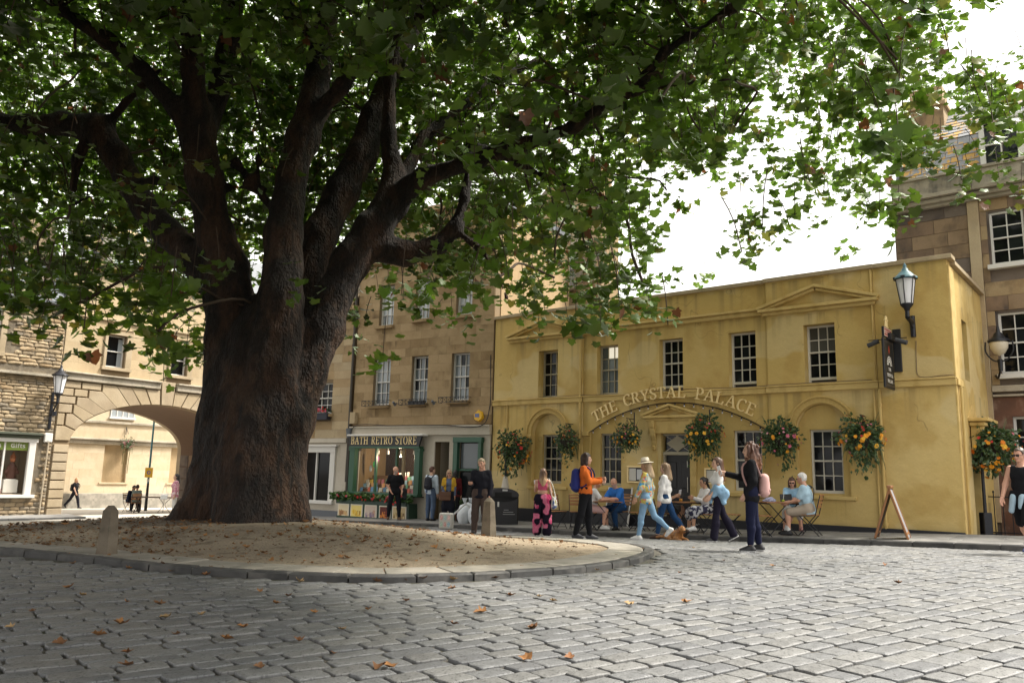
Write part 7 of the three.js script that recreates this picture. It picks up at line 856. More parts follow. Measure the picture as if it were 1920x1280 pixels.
{ // two baskets carried on posts
  const post = (x, z, top, label, lbl2, seed, o, low) => { const y = pavY(x, z), t = thing('basket_post', label, 'post', [x, y, z]); part(t, 'post', cyl(0.04, 0.035, top - y, 0, (top - y) / 2, 0, 10), M.iron); part(t, 'base', low ? cbox(0.2, 0.78, 0.2, 0, 0.39, 0, 0.015) : lathe([[0, 0], [0.17, 0], [0.16, 0.75], [0.07, 1.32], [0.045, 1.36], [0, 1.36]], 16), low ? M.iron : mat(0.55, 0.5, 0.42, 0.7)); return basket(x + o.dx, top + 0.12, z + o.dz, o.R, lbl2, seed, 0.4, { ...o, hook: false }); };
  post(-0.1, -24.75, 1.75, 'dark post with a pale conical sleeve behind the litter bin', 'flower basket of red and orange blooms on a post at the pub\'s left end', 16, { R: 0.56, dx: 0.22, dz: -0.1, n: 60, warm: [2, 3, 3, 0], side: [3, 3, 0, 1], leaves: 700, tall: 1.2 }, false);
  post(10.95, -18.6, 1.95, 'black post with square black base beyond the pub corner', 'large orange flower basket on the post by the pub\'s corner', 17, { R: 0.62, dx: 0.28, dz: 0, n: 56, warm: [0, 2, 2, 1], side: [2, 3, 4, 0], leaves: 760, tall: 0.9, trail: 1.3 }, true);
}
{ const p = [-22.54 + 0.643 * 0.25 + 0.766 * 0.35, 2.35, -46.5 - 0.766 * 0.25 + 0.643 * 0.35], t = thing('hanging_basket', 'small basket of pink flowers on the sunlit wall seen through the arch', 'flower basket', p, R(50)); bouquet(t, 0.4, 18, { n: 40, warm: [5, 4], side: [5, 4, 5], leaves: 300 }); part(t, 'stem', [0, 1, 2, 3].map((i) => tube([[-0.2 + i * 0.13, -0.2, 0.05], [-0.22 + i * 0.12, -0.9, 0.06], [-0.2 + i * 0.11, -1.2 - 0.25 * (i % 2) * 2, 0.05]], 0.02, 4, 8)), mat(0.12, 0.1, 0.035)); part(t, 'bracket', [bar([0.0, 0.5, -0.3], [0, 0.95, -0.3], 0.02), bar([0, 0.9, -0.3], [0, 0.55, 0.02], 0.015)], M.iron); }
// ---------- lamps and signs ----------
function lantern(label, pos, turn, s, arm) {
  const t = thing('wall_lantern', label, 'lamp', pos, turn), q = (r0, y) => [r0 * s, y * s]; const prof = lathe([q(0.13, 0), q(0.215, 0.6)], 6), pos4 = arm;
  part(t, 'glass', prof, M.frost); part(t, 'glazing_bar', Array.from({ length: 6 }, (_, i) => { const a = i / 6 * 2 * PI; return bar([Math.sin(a) * 0.132 * s, 0, Math.cos(a) * 0.132 * s], [Math.sin(a) * 0.218 * s, 0.6 * s, Math.cos(a) * 0.218 * s], 0.011 * s, 5); }), M.iron);
  part(t, 'base_cup', lathe([q(0, -0.16), q(0.05, -0.16), q(0.07, -0.1), q(0.14, -0.02), q(0.145, 0.01), q(0, 0.012)], 12), M.iron); const c = part(t, 'lamp_cap', lathe([q(0.26, 0.59), q(0.26, 0.63), q(0.2, 0.67), q(0.12, 0.76), q(0.08, 0.79), q(0.07, 0.84), q(0.03, 0.87), q(0.045, 0.91), q(0.012, 0.97), q(0, 1.0)], 12), arm.cap || M.iron); part(t, 'lamp_rim', lathe([q(0.22, 0.58), q(0.275, 0.6), q(0.275, 0.635), q(0.21, 0.66)], 6), M.iron);
  part(t, 'bracket', arm.pts.map(([a, b, r]) => bar(a.map((v) => v * s), b.map((v) => v * s), r * s, 8)), M.iron); return t;
}
lantern('large lantern with verdigris cap bracketed high on the yellow pub corner', PP(-0.76, 5.12, 0.5), TP, 0.98, { cap: mat(0.07, 0.16, 0.19, 0.5), pts: [[[0, -0.12, 0], [0, -0.3, 0], 0.05], [[0, -0.3, 0], [0, -0.36, -0.4], 0.055], [[0, -0.2, -0.44], [0, -0.7, -0.46], 0.06], [[0, -0.28, -0.1], [0, -0.5, -0.42], 0.03]] });
lantern('black lantern on an iron bracket at the edge of the archway', [-18.21 + 0.669 * -0.2 + 0.743 * 0.62, 3.85, -32 + 0.743 * 0.2 + 0.669 * 0.62], R(48), 1.15, { pts: [[[0, -0.14, 0], [0, -0.34, 0], 0.045], [[0, -0.34, 0], [0, -0.3, -0.5], 0.045], [[0, 0.06, -0.5], [0, -1.2, -0.5], 0.05], [[0, -0.34, 0], [0, -0.75, -0.48], 0.03], [[0, -0.62, -0.2], [0, -0.78, -0.2], 0.09]] });
{ const x = 12.496 + 0.766 * 0.42 - 0.643 * 0.55, z = -20.742 + 0.643 * 0.42 + 0.766 * 0.55, t = thing('globe_lamp', 'wall lamp with a pale glass bowl on the sooty terrace house', 'lamp', [x, 4.65, z], R(-40)); part(t, 'glass', lathe([[0, -0.26], [0.12, -0.2], [0.2, -0.06], [0.215, 0.08], [0.19, 0.1]], 18), mat(0.62, 0.55, 0.42, 0.4)); part(t, 'lamp_cap', lathe([[0.25, 0.1], [0.25, 0.15], [0.14, 0.22], [0.1, 0.32], [0.05, 0.36], [0.03, 0.5], [0, 0.55]], 14), M.iron); part(t, 'bracket', [tube([[-0.3, 0.12, 0], [-0.3, -0.15, 0], [-0.12, -0.38, 0], [0.12, -0.38, 0], [0.3, -0.15, 0], [0.3, 0.12, 0]], 0.02, 6, 30), cyl(0.05, 0.06, 0.3, 0, -0.5, 0, 10), tube([[0, -0.6, 0], [-0.1, -0.8, -0.2], [-0.2, -0.7, -0.5]], 0.025, 6, 16)], M.iron); }
{ // the hanging pub sign
  const t = facade('pub_sign', 'hanging black pub sign with arched emblem, spotlights and gilt crest on the yellow wall', 'sign', PUB(0, 0)[0], PUB(0, 0)[1], 39.5), u = -1.22;
  part(t, 'backplate', [cbox(0.17, 1.0, 0.06, u + 0.1, 4.15, 0.04), cbox(0.1, 0.16, 0.5, u + 0.05, 4.42, 0.28)], M.black); part(t, 'bracket_arm', [bar([u, 4.5, 0.06], [u, 4.36, 0.85], 0.022), bar([u, 4.36, 0.1], [u, 4.3, 0.85], 0.016), bar([u - 0.4, 4.36, 0.5], [u + 0.42, 4.36, 0.5], 0.012)], M.black);
  const c = document.createElement('canvas'); c.width = 256; c.height = 384; const x = c.getContext('2d'); x.fillStyle = '#141313'; x.fillRect(0, 0, 256, 384); x.strokeStyle = '#5c5148'; x.lineWidth = 4; x.strokeRect(8, 8, 240, 368); x.strokeStyle = '#e8e4da'; x.lineWidth = 8; for (const r of [30, 50, 70]) { x.beginPath(); x.arc(128, 200, r, PI, 0); x.stroke(); } for (let i = 0; i <= 6; i++) { const a = PI + i / 6 * PI; x.lineWidth = 5; x.beginPath(); x.moveTo(128 + 22 * Math.cos(a), 200 + 22 * Math.sin(a)); x.lineTo(128 + 76 * Math.cos(a), 200 + 76 * Math.sin(a)); x.stroke(); } x.fillStyle = '#b8391c'; x.beginPath(); x.moveTo(128, 30); x.quadraticCurveTo(160, 80, 128, 108); x.quadraticCurveTo(108, 80, 128, 30); x.fill(); x.fillStyle = '#e8e4da'; x.textAlign = 'center'; x.font = 'bold 38px serif'; x.fillText('THE', 128, 250); x.fillText('CRYSTAL', 128, 300); x.fillText('PALACE', 128, 350);
  const tx = new THREE.CanvasTexture(c); tx.colorSpace = THREE.SRGBColorSpace; const b = part(t, 'board', cbox(0.05, 1.12, 0.78, u, 3.78, 0.5, 0.01), M.black); for (const s of [-1, 1]) part(b, 'face', new THREE.PlaneGeometry(0.7, 1.04).rotateY(s * PI / 2).translate(u + s * 0.029, 3.78, 0.5), tmat(tx, 0.5));
  const c2 = document.createElement('canvas'); c2.width = 256; c2.height = 80; const y = c2.getContext('2d'); y.fillStyle = '#8d1a16'; y.fillRect(0, 0, 256, 80); y.strokeStyle = '#e9ddc4'; y.lineWidth = 6; y.strokeRect(5, 5, 246, 70); y.fillStyle = '#f2ead8'; y.font = 'bold 48px serif'; y.textAlign = 'center'; y.fillText("FULLER'S", 128, 57, 236); const ty = new THREE.CanvasTexture(c2); ty.colorSpace = THREE.SRGBColorSpace;
  const n = part(t, 'name_plate', cbox(0.05, 0.24, 0.62, u, 4.5, 0.5, 0.01), M.black); for (const s of [-1, 1]) part(n, 'face', new THREE.PlaneGeometry(0.6, 0.2).rotateY(s * PI / 2).translate(u + s * 0.029, 4.5, 0.5), tmat(ty, 0.5));
  part(t, 'crest', [cbox(0.04, 0.16, 0.16, u, 4.7, 0.5, 0.02), ball(0.05, u, 4.84, 0.5, 0.7, 1.3, 1, 8), ball(0.03, u, 4.8, 0.42, 1, 1, 1, 6), ball(0.03, u, 4.8, 0.58, 1, 1, 1, 6), cbox(0.05, 0.04, 0.22, u, 4.64, 0.5, 0.01)], M.gold);
  for (const s of [-1, 1]) part(t, 'spotlight', bar([u + s * 0.18, 4.33, 0.5], [u + s * 0.42, 4.24, 0.5], 0.055, 12), mat(0.05, 0.05, 0.055, 0.5)); ground(t, 3.2);
}
for (const [u0, v0, u1, v1, l] of [[-8.44, 0.96, -7.9, 1.43, 'gilt-framed menu case left of the pub door'], [-6.06, 0.98, -5.5, 1.4, 'gilt-framed menu case right of the pub door']]) { const t = facade('menu_case', l, 'menu case', PUB(0, 0)[0], PUB(0, 0)[1], 39.5), cx = (u0 + u1) / 2, cy = (v0 + v1) / 2; part(t, 'frame', [cbox(u1 - u0, 0.045, 0.06, cx, v1 - 0.02, -0.1), cbox(u1 - u0, 0.045, 0.06, cx, v0 + 0.02, -0.1), cbox(0.045, v1 - v0 - 0.09, 0.06, u0 + 0.02, cy, -0.1), cbox(0.045, v1 - v0 - 0.09, 0.06, u1 - 0.02, cy, -0.1)], M.gold); part(t, 'backing', box(u1 - u0 - 0.08, v1 - v0 - 0.08, 0.02, cx, cy, -0.118), M.black); part(t, 'menu_sheet', box((u1 - u0) * 0.42, (v1 - v0) * 0.72, 0.004, cx - (u1 - u0) * 0.2, cy, -0.104), mat(0.6, 0.58, 0.52)); part(t, 'menu_sheet', box((u1 - u0) * 0.3, (v1 - v0) * 0.6, 0.004, cx + (u1 - u0) * 0.22, cy, -0.104), mat(0.62, 0.63, 0.64)); ground(t, v0); }
{ const t = thing('sandwich_board', 'wooden folding sandwich board standing at the pavement edge by the blank wall', 'sandwich board', [7.92, pavY(7.92, -16.75), -16.75], R(60)); for (const s of [-1, 1]) { const p = part(t, 'panel', [cbox(0.6, 1.02, 0.02, 0, 0.52, 0, 0.004)], s > 0 ? mat(0.32, 0.33, 0.35, 0.4) : mat(0.03, 0.03, 0.03, 0.6), [0, 0.02, s * 0.16], [-s * 0.3, 0, 0]); p.position.z = s * 0.3; for (const u of [-0.3, 0.3]) part(p, 'frame_rail', cbox(0.05, 1.12, 0.045, u, 0.54, 0, 0.008), wood1); part(p, 'cross_rail', [cbox(0.6, 0.05, 0.04, 0, 1.06, 0.001, 0.008), cbox(0.6, 0.05, 0.04, 0, 0.1, 0.001, 0.008)], wood1); } }
{ const w = PUB(-8.55, 0.35), t = thing('chalkboard', 'black chalkboard with pale edges propped on the pub wall behind the bald person', 'chalkboard', [w[0], pavY(...w), w[1]], TP); part(t, 'board', cbox(0.75, 1.05, 0.03, 0, 0.54, 0, 0.006), M.black, null, [-0.25, 0, 0]); part(t, 'edge', [cbox(0.035, 1.1, 0.05, -0.38, 0.55, 0, 0.006), cbox(0.035, 1.1, 0.05, 0.38, 0.55, 0, 0.006)], M.white, null, [-0.25, 0, 0]); }
// ---------- street things ----------
{ const x = -0.22, z = -23.7, t = thing('litter_bin', 'black domed litter bin beside the right-hand stone bollard', 'litter bin', [x, G(x, z), z], 0.25); part(t, 'body', [cbox(0.95, 0.95, 0.6, 0, 0.5, 0, 0.04), cyl(0.475, 0.475, 0.6, 0, 0, 0, 24).rotateX(PI / 2).scale(1, 0.42, 1).translate(0, 0.98, 0)], M.black); part(t, 'opening', box(0.5, 0.16, 0.02, 0, 0.98, 0.3), mat(0.004, 0.004, 0.004)); part(t, 'label_plate', box(0.05, 0.14, 0.008, -0.14, 0.72, 0.304), M.white); part(t, 'crest_label', box(0.15, 0.05, 0.008, 0.05, 1.12, 0.305), mat(0.5, 0.5, 0.48)); part(t, 'text_line', [box(0.3, 0.016, 0.006, 0.16, 0.5, 0.304), box(0.36, 0.016, 0.006, 0.18, 0.44, 0.304), box(0.14, 0.016, 0.006, 0.1, 0.56, 0.304)], mat(0.3, 0.3, 0.3)); }
const bollardT = tmat(stone([0.20, 0.165, 0.12], [0.15, 0.12, 0.085], [0.07, 0.065, 0.045], 0.6, 401, 256, 0.7), 0.95, { bumpMap: roughB, bumpScale: 0.02 });
for (const [x, z, h, w, ry, l] of [[-4.74, -9.72, 0.54, 0.175, 0.5, 'short tapered stone bollard near the left front of the island'], [-0.34, -14.3, 0.62, 0.21, 0.3, 'short tapered stone bollard beside the litter bin'], [-7.85, -12.2, 0.52, 0.22, 0.2, 'short stone bollard cut by the left edge near the gift shop']]) { const t = thing('stone_bollard', l, 'bollard', [x, soilY(x, z) - 0.02, z], ry); const g = new THREE.CylinderGeometry(w * 0.5, w * 0.72, h, 5, 8).toNonIndexed(); const p = g.attributes.position; for (let i = 0; i < p.count; i++) { const n = (vnoise(p.getX(i) * 14 + x, p.getY(i) * 14, p.getZ(i) * 14) - 0.5) * 0.03; p.setX(i, p.getX(i) * (1 + n * 3)); p.setZ(i, p.getZ(i) * (1 + n * 3)); } g.computeVertexNormals(); part(t, 'shaft', uvBox(g.translate(0, h / 2, 0)), bollardT); part(t, 'cap', uvBox(new THREE.CylinderGeometry(w * 0.2, w * 0.495, h * 0.11, 5).toNonIndexed().translate(0, h * 1.054, 0)), bollardT); }
{ const f = (seed) => (a, b, d) => Math.hypot(a / 0.3, (b - 0.28) / (0.33 + 0.1 * vnoise(a * 6, seed, d * 6)), d / 0.26) * 0.26 - 0.26 + 0.06 * (fbm(a * 9 + seed, b * 7, d * 9, 3) - 0.5) - 0.02 * Math.abs(vnoise(a * 22, b * 9 + seed, d * 22) - 0.5); const bagM = new THREE.MeshPhysicalMaterial({ color: rgb(0.66, 0.69, 0.72), roughness: 0.35, transmission: 0.05, thickness: 0 });
  [[-1.34, -25.0, 1, 'tied pale plastic rubbish bag, left of the three by the green door'], [-0.98, -24.8, 2, 'tied pale plastic rubbish bag nearest the person in navy jacket'], [-1.16, -25.4, 3, 'tied pale plastic rubbish bag at the back of the three by the green door']].forEach(([x, z, s, l], i) => { const t = thing('rubbish_bag', l, 'rubbish bag', [x, pavY(x, z) - 0.02, z], s * 1.3); part(t, 'bag', surfaceNets(f(s * 5), [-0.36, 0, -0.34], [0.36, 0.68, 0.34], 0.018).scale(0.82, 0.95, 0.82), bagM); part(t, 'knot', [new THREE.ConeGeometry(0.09, 0.2, 7).rotateX(PI).translate(0, 0.68, 0), new THREE.ConeGeometry(0.06, 0.12, 7).rotateX(PI - 0.5).translate(0.06, 0.7, 0)], bagM); }); }
{ const x = -1.7, z = -22.6, t = thing('patterned_bag', 'white box-shaped bag printed with pastel oval motifs standing on the ground', 'bag', [x, G(x, z), z], -0.25), c = document.createElement('canvas'); c.width = c.height = 256; const k = c.getContext('2d'), r = rng(8); k.fillStyle = '#bdb8ae'; k.fillRect(0, 0, 256, 256); for (let i = 0; i < 6; i++) { const a = 45 + (i % 3) * 82, b = 64 + Math.floor(i / 3) * 122; k.fillStyle = ['#c98f8a', '#8fb3b0', '#d2a7a0', '#9fb7a0', '#c4877f', '#86a9b5'][i]; k.beginPath(); k.ellipse(a, b, 30, 44, 0, 0, 7); k.fill(); k.fillStyle = '#eae6dd'; for (let q = 0; q < 7; q++) { k.beginPath(); k.arc(a - 20 + r() * 40, b - 30 + r() * 60, 5, 0, 7); k.fill(); } } const tx = new THREE.CanvasTexture(c); tx.colorSpace = THREE.SRGBColorSpace; part(t, 'bag', cbox(0.38, 0.44, 0.22, 0, 0.24, 0, 0.03), mat(0.36, 0.35, 0.32, 0.7)); part(t, 'printed_face', new THREE.PlaneGeometry(0.33, 0.39).translate(0, 0.24, 0.113), tmat(tx, 0.7)); part(t, 'handle', bar([0.2, 0.42, 0], [0.55, 0.75, -0.1], 0.025, 6), mat(0.45, 0.45, 0.44, 0.6)); }
{ const x = -18.7, z = -42, y = G(x, z), t = thing('lamp_post', 'thin teal post with a yellow notice plate in the lane beyond the arch', 'post', [x, y, z]); part(t, 'lower_post', cyl(0.08, 0.06, 1.4, 0, 0.7, 0, 10), M.black); part(t, 'post', cyl(0.055, 0.045, 3.6, 0, 3.2, 0, 10), mat(0.06, 0.2, 0.25, 0.5)); const s = part(t, 'notice_plate', cbox(0.4, 0.5, 0.02, 0.02, 1.95, 0.08, 0.006), mat(0.72, 0.42, 0.02, 0.5)); part(s, 'symbol', new THREE.RingGeometry(0.05, 0.1, 18).translate(0.02, 1.95, 0.093), mat(0.12, 0.12, 0.3)); part(t, 'tag_plate', box(0.09, 0.16, 0.02, 0, 1.55, 0.07), M.white); }
{ const F = (u, o) => [12.496 + 0.766 * u - 0.643 * o, -20.742 + 0.643 * u + 0.766 * o], w = F(0, 1.0), t = thing('iron_railing', 'black iron railing on a mossy kerb before the sooty terrace house', 'railing', [w[0], pavY(...w), w[1]], R(-40)); part(t, 'mossy_kerb', uvBox(cbox(3.4, 0.26, 0.24, 1.2, 0.13, 0, 0.03)), tmat(stone([0.14, 0.13, 0.08], [0.07, 0.085, 0.03], [0.05, 0.05, 0.03], 0.6, 421, 256, 0.9), 1)); for (let i = 0; i < 18; i++) part(t, 'baluster', [bar([-0.45 + i * 0.19, 0.2, 0], [-0.45 + i * 0.19, 1.3, 0], 0.012, 6), ball(0.024, -0.45 + i * 0.19, 1.32, 0, 1, 1.5, 1, 6)], M.iron); part(t, 'rail', [box(3.4, 0.025, 0.03, 1.2, 1.2, 0), box(3.4, 0.025, 0.03, 1.2, 0.35, 0)], M.iron); }
// ---------- shop goods ----------
{
  const S = (u, v, o) => { const p = SHOP(u, o); return [p[0], v, p[1]]; }, TS = R(-32), r = rng(611), bc = [[0.5, 0.1, 0.05], [0.62, 0.42, 0.08], [0.1, 0.22, 0.36], [0.6, 0.55, 0.45], [0.62, 0.6, 0.56], [0.1, 0.3, 0.18], [0.5, 0.24, 0.08], [0.3, 0.08, 0.1], [0.25, 0.42, 0.5]].map((c) => mat(...c, 0.5));
  for (let row = 0; row < 5; row++) for (let i = 0; i < 15; i++) { const u = -5.55 + i * 0.178 + r() * 0.03; if (u > -3.05 || (i < 5 && row > 2) || r() < 0.08) continue; const w = 0.1 + 0.05 * r(), h = 0.15 + 0.06 * r(), bk = Math.floor(r() * bc.length); solo('book', ['red', 'yellow', 'navy', 'cream', 'white', 'green', 'orange', 'maroon', 'sky-blue'][bk] + ' book on the ' + ['lowest', 'second', 'middle', 'fourth', 'topmost'][row] + ' rack step, ' + ['first', 'second', 'third', 'fourth', 'fifth', 'sixth', 'seventh', 'eighth', 'ninth', 'tenth', 'eleventh', 'twelfth', 'thirteenth', 'fourteenth', 'fifteenth'][i] + ' place from the window\'s left', 'book', cbox(w, h, 0.02, 0, h / 2, 0, 0.003), bc[bk], S(u, 0.36 + row * 0.14, 0.0 - row * 0.16), [-0.3, TS + (r() - 0.5) * 0.3, (r() - 0.5) * 0.12], 'books and cards in the shop window'); }
  solo('display_rack', 'stepped dark wooden rack holding the books in the shop window', 'rack', [0, 1, 2, 3, 4].map((k) => box(2.6, 0.14 * (k + 1), 0.15, 0, 0.07 * (k + 1) - 0.04, -0.04 - k * 0.16)), mat(0.14, 0.08, 0.04), S(-4.3, 0.3, 0.0 - 0.03), [0, TS, 0]);
  for (const [u, v, c, l] of [[-5.2, 1.35, [0.05, 0.5, 0.08], 'bright green ornament hanging in the shop window'], [-5.36, 1.2, [0.5, 0.5, 0.48], 'white ornament hanging at the left of the shop window'], [-5.05, 1.55, [0.4, 0.1, 0.3], 'purple ornament hanging high in the shop window']]) { const t = thing('hanging_ornament', l, 'ornament', S(u, v, -0.25), TS); part(t, 'ornament', ball(0.08, 0, 0, 0, 0.8, 1.5, 0.5, 10), mat(...c, 0.4)); part(t, 'cord', bar([0, 0.1, 0], [0, 0.5, 0], 0.004, 4), M.black); }
  const lamp = new THREE.PointLight(rgb(1, 0.8, 0.55), 2.2, 6); lamp.position.set(...S(-4.1, 1.6, -0.35)); lamp.castShadow = true; scene.add(lamp);  // warm point light added to lift the goods behind the glass
  const glow = new THREE.MeshStandardMaterial({ color: rgb(1, 0.9, 0.7), emissive: rgb(1, 0.85, 0.6), emissiveIntensity: 3 }); { const t = thing('added_shop_bulb', 'small glowing bulb added behind the shop sign to brighten the goods', 'lamp', S(-4.1, 1.66, -0.38), TS); part(t, 'bulb', ball(0.03, 0, 0, 0), glow); part(t, 'flex', bar([0, 0.03, 0], [0, 0.34, 0], 0.005, 4), M.black); }  // invented glowing bulb, put in as the source of that light
  [[-6.1, -5.56, 0], [-5.5, -4.93, 1], [-4.84, -4.28, 2], [-4.18, -3.66, 3], [-3.6, -2.98, 4]].forEach(([a, b, k]) => {
    const c = document.createElement('canvas'); c.width = 192; c.height = 200; const x = c.getContext('2d'), q = rng(70 + k), pal = [['#c9a06a', '#8a5a34', '#d9c9a5'], ['#d8a81f', '#9a6a1c', '#e5cf7a'], ['#b98f78', '#7c6b8a', '#c9b8a8'], ['#a63316', '#d9882c', '#5c1d10'], ['#a98a55', '#6f5530', '#c4ae82']][k]; x.fillStyle = '#d5cbb6'; x.fillRect(0, 0, 192, 200); x.fillStyle = pal[2]; x.fillRect(12, 12, 168, 140); for (let i = 0; i < 46; i++) { x.fillStyle = pal[Math.floor(q() * 3)]; x.globalAlpha = 0.7; const w = 8 + q() * 26, h = 10 + q() * 50; x.fillRect(12 + q() * (168 - w), 152 - h - q() * 40, w, h); } x.globalAlpha = 1; x.fillStyle = '#8b7b64'; x.fillRect(30, 165, 132, 7); x.fillRect(52, 180, 88, 5);
    const tx = new THREE.CanvasTexture(c); tx.colorSpace = THREE.SRGBColorSpace; const t = thing('poster', ['cream travel poster with brown townscape, first from the shop\'s left', 'bright yellow travel poster under the shop window', 'pinkish travel poster under the middle of the shop window', 'fiery red travel poster behind the bald person\'s legs', 'sepia travel poster at the right end below the shop window'][k], 'poster', S((a + b) / 2, -0.62, 0.535), TS); part(t, 'board', cbox(b - a, 0.58, 0.02, 0, 0.29, 0, 0.004), M.white); part(t, 'print', new THREE.PlaneGeometry(b - a - 0.02, 0.56).translate(0, 0.29, 0.013), tmat(tx, 0.6)); });
  { const t = thing('window_planter', 'long trough of green plants and red geraniums under the shop window', 'planter', S(-4.6, 0.02, 0.46), TS); part(t, 'trough', cbox(3.2, 0.16, 0.2, 0, 0.02, 0, 0.01), M.greenD); const pl = (q) => { const u = -1.85 + 3.6 * q(), c = V3(u, 0.14 + 0.22 * (q() - 0.3) * (0.8 + 0.8 * vnoise(u * 2.2, 3, 1)), 0.06 + 0.3 * (q() - 0.5)); return [c, V3(0, 0.5, 0.6)]; }, q = rng(33); for (let k = 0; k < 3; k++) part(t, 'foliage', leafCloud(420, q, pl, 0.11), [leafMat(0.06, 0.15, 0.025), leafMat(0.09, 0.2, 0.035), foliageM[2]][k]).userData.kind = 'stuff'; for (let i = 0; i < 40; i++) { const u = i < 22 ? 0.8 + 0.7 * q() : -1.5 + 2.2 * q(), m = part(t, 'flower', petalG, FL[i % 5 ? 3 : 4], [u, 0.1 + 0.2 * q() - (i < 14 ? 0.14 * q() : 0), 0.16 + 0.1 * q()], [(q() - 0.5), (q() - 0.5), 0]); m.scale.setScalar(0.035 + 0.02 * q()); } }
  { const t = thing('window_box', 'dark window box of red flowers beside the tree trunk', 'window box', S(-7.72, 3.18, 0.2), TS); part(t, 'trough', cbox(1.1, 0.26, 0.2, 0, -0.1, 0, 0.01), mat(0.012, 0.014, 0.03, 0.6)); const q = rng(35), pl = (w) => [V3(-0.55 + 1.1 * w(), 0.05 + 0.14 * w(), (w() - 0.5) * 0.25), V3(0, 0.6, 0.4)]; part(t, 'foliage', leafCloud(160, q, pl, 0.08), foliageM[2]).userData.kind = 'stuff'; for (let i = 0; i < 26; i++) { const m = part(t, 'flower', petalG, FL[i % 3 ? 3 : 4], [-0.55 + 1.1 * q(), 0.08 + 0.14 * q(), 0.12 + 0.06 * q()]); m.scale.setScalar(0.04 + 0.02 * q()); } }
  { const t = thing('potted_plant', 'green potted plant by the shop\'s green door frame', 'plant', S(-0.95, -0.42, 0.35), TS); part(t, 'pot', lathe([[0, 0], [0.12, 0], [0.17, 0.26], [0.15, 0.26], [0, 0.22]], 14), mat(0.2, 0.09, 0.05)); const q = rng(37); part(t, 'foliage', leafCloud(240, q, (w) => { const a = w() * 6.3, d = V3(Math.cos(a), 0.6 + w(), Math.sin(a)); return [d.clone().multiplyScalar(0.24 * Math.sqrt(w())).add(V3(0, 0.3, 0)), d]; }, 0.13), foliageM[1]).userData.kind = 'stuff'; }
  // gift shop window
  const Gf = (u, v, o) => { const p = GIFT(u, o); return [p[0], v, p[1]]; };
  { const t = thing('dressed_figure', 'red-brown dressed display figure in the gift shop window', 'figurine', Gf(-1.2, 0.55, -0.4), R(48)); part(t, 'body', surfaceNets(capField([[0, 0, 0, 0.17, 0, 0.35, 0, 0.12], [0, 0.35, 0, 0.13, 0, 0.5, 0, 0.09], [0.1, 0.4, 0, 0.05, 0.22, 0.15, 0.05, 0.05], [-0.1, 0.4, 0, 0.05, -0.22, 0.15, 0.05, 0.05]], 0.06), [-0.32, -0.2, -0.25], [0.32, 0.66, 0.25], 0.025), mat(0.1, 0.04, 0.025, 0.7)); part(t, 'head', ball(0.11, 0, 0.68, 0, 1, 1.15, 1), mat(0.36, 0.12, 0.04, 0.7)); part(t, 'hat', lathe([[0, 1.0], [0.05, 0.86], [0.13, 0.76]], 12), mat(0.4, 0.13, 0.04, 0.7)); }
  for (const [u, v, w, h, c, l] of [[-1.25, -0.05, 0.5, 0.5, [0.5, 0.47, 0.42], 'white display stand under the dressed figure'], [-1.45, -0.08, 0.2, 0.16, [0.25, 0.1, 0.05], 'small brown gift box in the gift shop window'], [-1.02, -0.08, 0.16, 0.22, [0.04, 0.035, 0.03], 'dark jar in the gift shop window']]) solo('gift_item', l, 'gift', [cbox(w, h, w * 0.6, 0, h / 2, 0, 0.01), cbox(w * 0.7, 0.03, w * 0.45, 0, h + 0.013, 0, 0.008)], mat(...c, 0.6), Gf(u, v, -0.3), [0, R(48), 0]);
  solo('alarm_case', 'white alarm case beside the gift shop window', 'alarm box', [cbox(0.3, 0.36, 0.12, 0, 0, 0, 0.03), cyl(0.02, 0.02, 0.01, 0, -0.1, 0.062, 8)], M.white, Gf(-0.2, 2.1, 0.08), [0, R(48), 0]);
}
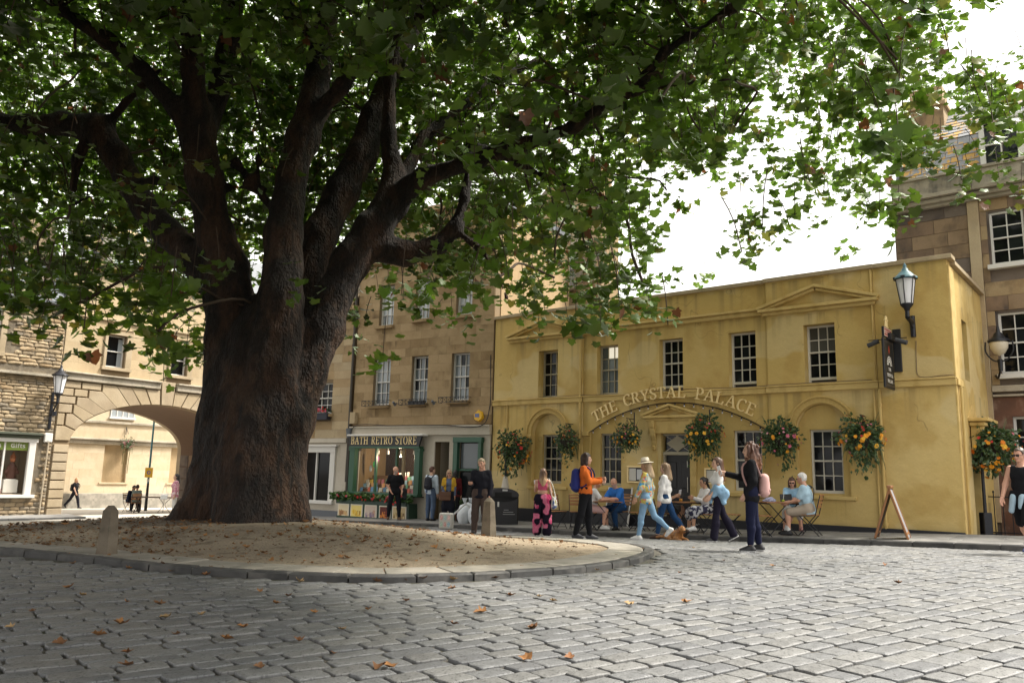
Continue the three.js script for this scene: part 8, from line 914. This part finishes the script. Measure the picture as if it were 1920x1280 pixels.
// ---------- fallen leaves ----------
{
  const LM = [mat(0.2, 0.085, 0.03, 0.8, { side: THREE.DoubleSide }), mat(0.27, 0.125, 0.04, 0.8, { side: THREE.DoubleSide }), mat(0.16, 0.075, 0.03, 0.8, { side: THREE.DoubleSide }), mat(0.34, 0.22, 0.1, 0.8, { side: THREE.DoubleSide })];
  const curl = (k) => { const o = [[0, -0.3], [0.3, -0.35], [0.62, -0.3], [0.42, 0], [0.66, 0.3], [0.3, 0.32], [0.24, 0.56], [0, 0.9], [-0.24, 0.56], [-0.3, 0.32], [-0.66, 0.3], [-0.42, 0], [-0.62, -0.3], [-0.3, -0.35]], ps = [0, 0.02, 0.1], id = []; const q = rng(900 + k); o.forEach(([x, z]) => ps.push(x * (0.6 + 0.4 * q()), 0.08 + 0.9 * q() * Math.pow(Math.abs(x), 1.5) + 0.15 * q() + 0.3 * z * z * q(), z)); for (let i = 0; i < o.length; i++) id.push(0, 1 + (i + 1) % o.length, 1 + i); const g = new THREE.BufferGeometry(); g.setAttribute('position', new THREE.Float32BufferAttribute(ps, 3)); g.setIndex(id); g.computeVertexNormals(); g.setAttribute('uv', new THREE.Float32BufferAttribute(new Float32Array(ps.length / 3 * 2), 2)); return g; };
  const CG = [0, 1, 2, 3].map(curl), r = rng(77), px = [[128, 1103], [152, 1118], [236, 1130], [486, 1110], [540, 1119], [516, 1133], [60, 1148], [225, 1172], [180, 1193], [310, 1160], [455, 1178], [378, 1155], [330, 1192], [237, 1226], [240, 1250], [485, 1254], [625, 1228], [642, 1182], [762, 1128], [850, 1105], [955, 1118], [1035, 1238 - 110], [850, 1172], [1000, 1180], [1190 - 200, 1238], [1068, 1236], [710, 1254], [730, 1254], [1000, 1180], [1450, 1062], [1358, 1052], [1300, 1028], [1285, 1131], [1684, 1095], [1275, 1075], [1120, 1070], [930, 1085], [705, 1070 + 22], [795, 1072 + 14], [700, 1090], [760, 1078 + 12], [385, 1066 + 14], [240, 1055 + 12], [137, 1048 + 10], [1780, 1026], [1660, 1060], [320, 1062 + 10], [560, 1080 + 12], [848, 1088], [1010, 1120], [1180, 1135], [590, 1150], [690, 1145], [420, 1200], [300, 1135], [110, 1210], [20, 1178], [560, 1205], [905, 1150]];
  const lt = new Set(), words = ['nearest the kerb', 'a little below the kerb', 'midway down', 'close to the bottom edge'];
  for (const [x, y] of px) { const lk = Math.floor(r() * 4); let d = 4, p = null; for (; d < 24; d += 0.02) { p = at(x, y, d); if (p.y < (inIsland(p.x, p.z) ? soilY(p.x, p.z) : G(p.x, p.z))) break; } const m = part(scene, numbered('fallen_leaf'), CG[Math.floor(r() * 4)], LM[lk], [p.x, p.y + 0.006, p.z], [(r() - 0.5) * 0.5, r() * 6.3, (r() - 0.5) * 0.5]); m.scale.setScalar(0.045 + 0.045 * r()); const cx2 = ['at the far left', 'below the left bollard', 'under the trunk', 'below the shop', 'below the bin', 'below the orange jumper', 'below the auburn curls', 'below the sandwich board'][clamp(Math.floor(x / 230), 0, 7)]; let lb = ['russet', 'tan', 'dark brown', 'straw-coloured'][lk] + ' curled leaf on the setts ' + cx2 + ', ' + words[clamp(Math.floor((y - 1060) / 45), 0, 3)]; for (const w of [' small', ' flattened', ' torn']) if (lt.has(lb)) lb = lb.replace(/ (curled|small|flattened)/, w); lt.add(lb); tag(m, lb, 'leaf', 'fallen leaves scattered on the setts'); }
  const N = 4600, im = new THREE.InstancedMesh(CG[1], mat(1, 1, 1, 0.9, { side: THREE.DoubleSide }), N), o = new THREE.Object3D(), c = new THREE.Color(); let n = 0;
  while (n < N) { const a = r() * 2 * PI, rr = Math.sqrt(r()), rm = rimAt(TREE[0] + Math.cos(a), TREE[1] + Math.sin(a)) - 0.05, x = TREE[0] + Math.cos(a) * rr * rm, z = TREE[1] + Math.sin(a) * rr * rm; const keep = (0.28 + 0.72 * sstep(1.5, -6, x)) * (0.08 + 1.5 * Math.pow(fbm(x * 0.8, 3, z * 0.8, 3), 1.8) * (0.6 + 0.8 * vnoise(x * 3, 1, z * 3))) * (rr > 0.86 ? 0.35 : 1); if (r() > keep) continue; o.position.set(x, soilY(x, z) + 0.006, z); o.rotation.set((r() - 0.5) * 0.7, r() * 6.3, (r() - 0.5) * 0.7); o.scale.setScalar(r() < 0.12 ? 0.045 + 0.045 * r() : 0.014 + 0.026 * r()); o.updateMatrix(); im.setMatrixAt(n, o.matrix); const k = 0.6 + 0.8 * r(); im.setColorAt(n, r() < 0.25 ? c.setRGB(0.10 * k, 0.055 * k, 0.028 * k) : c.setRGB(0.24 * k, 0.115 * k, 0.04 * k)); n++; }
  im.name = 'leaf_litter'; im.userData = { kind: 'stuff', label: 'brown leaf litter scattered over the soil round the tree', category: 'leaf litter' }; im.castShadow = im.receiveShadow = true; scene.add(im);
}
renderer.render(scene, camera);
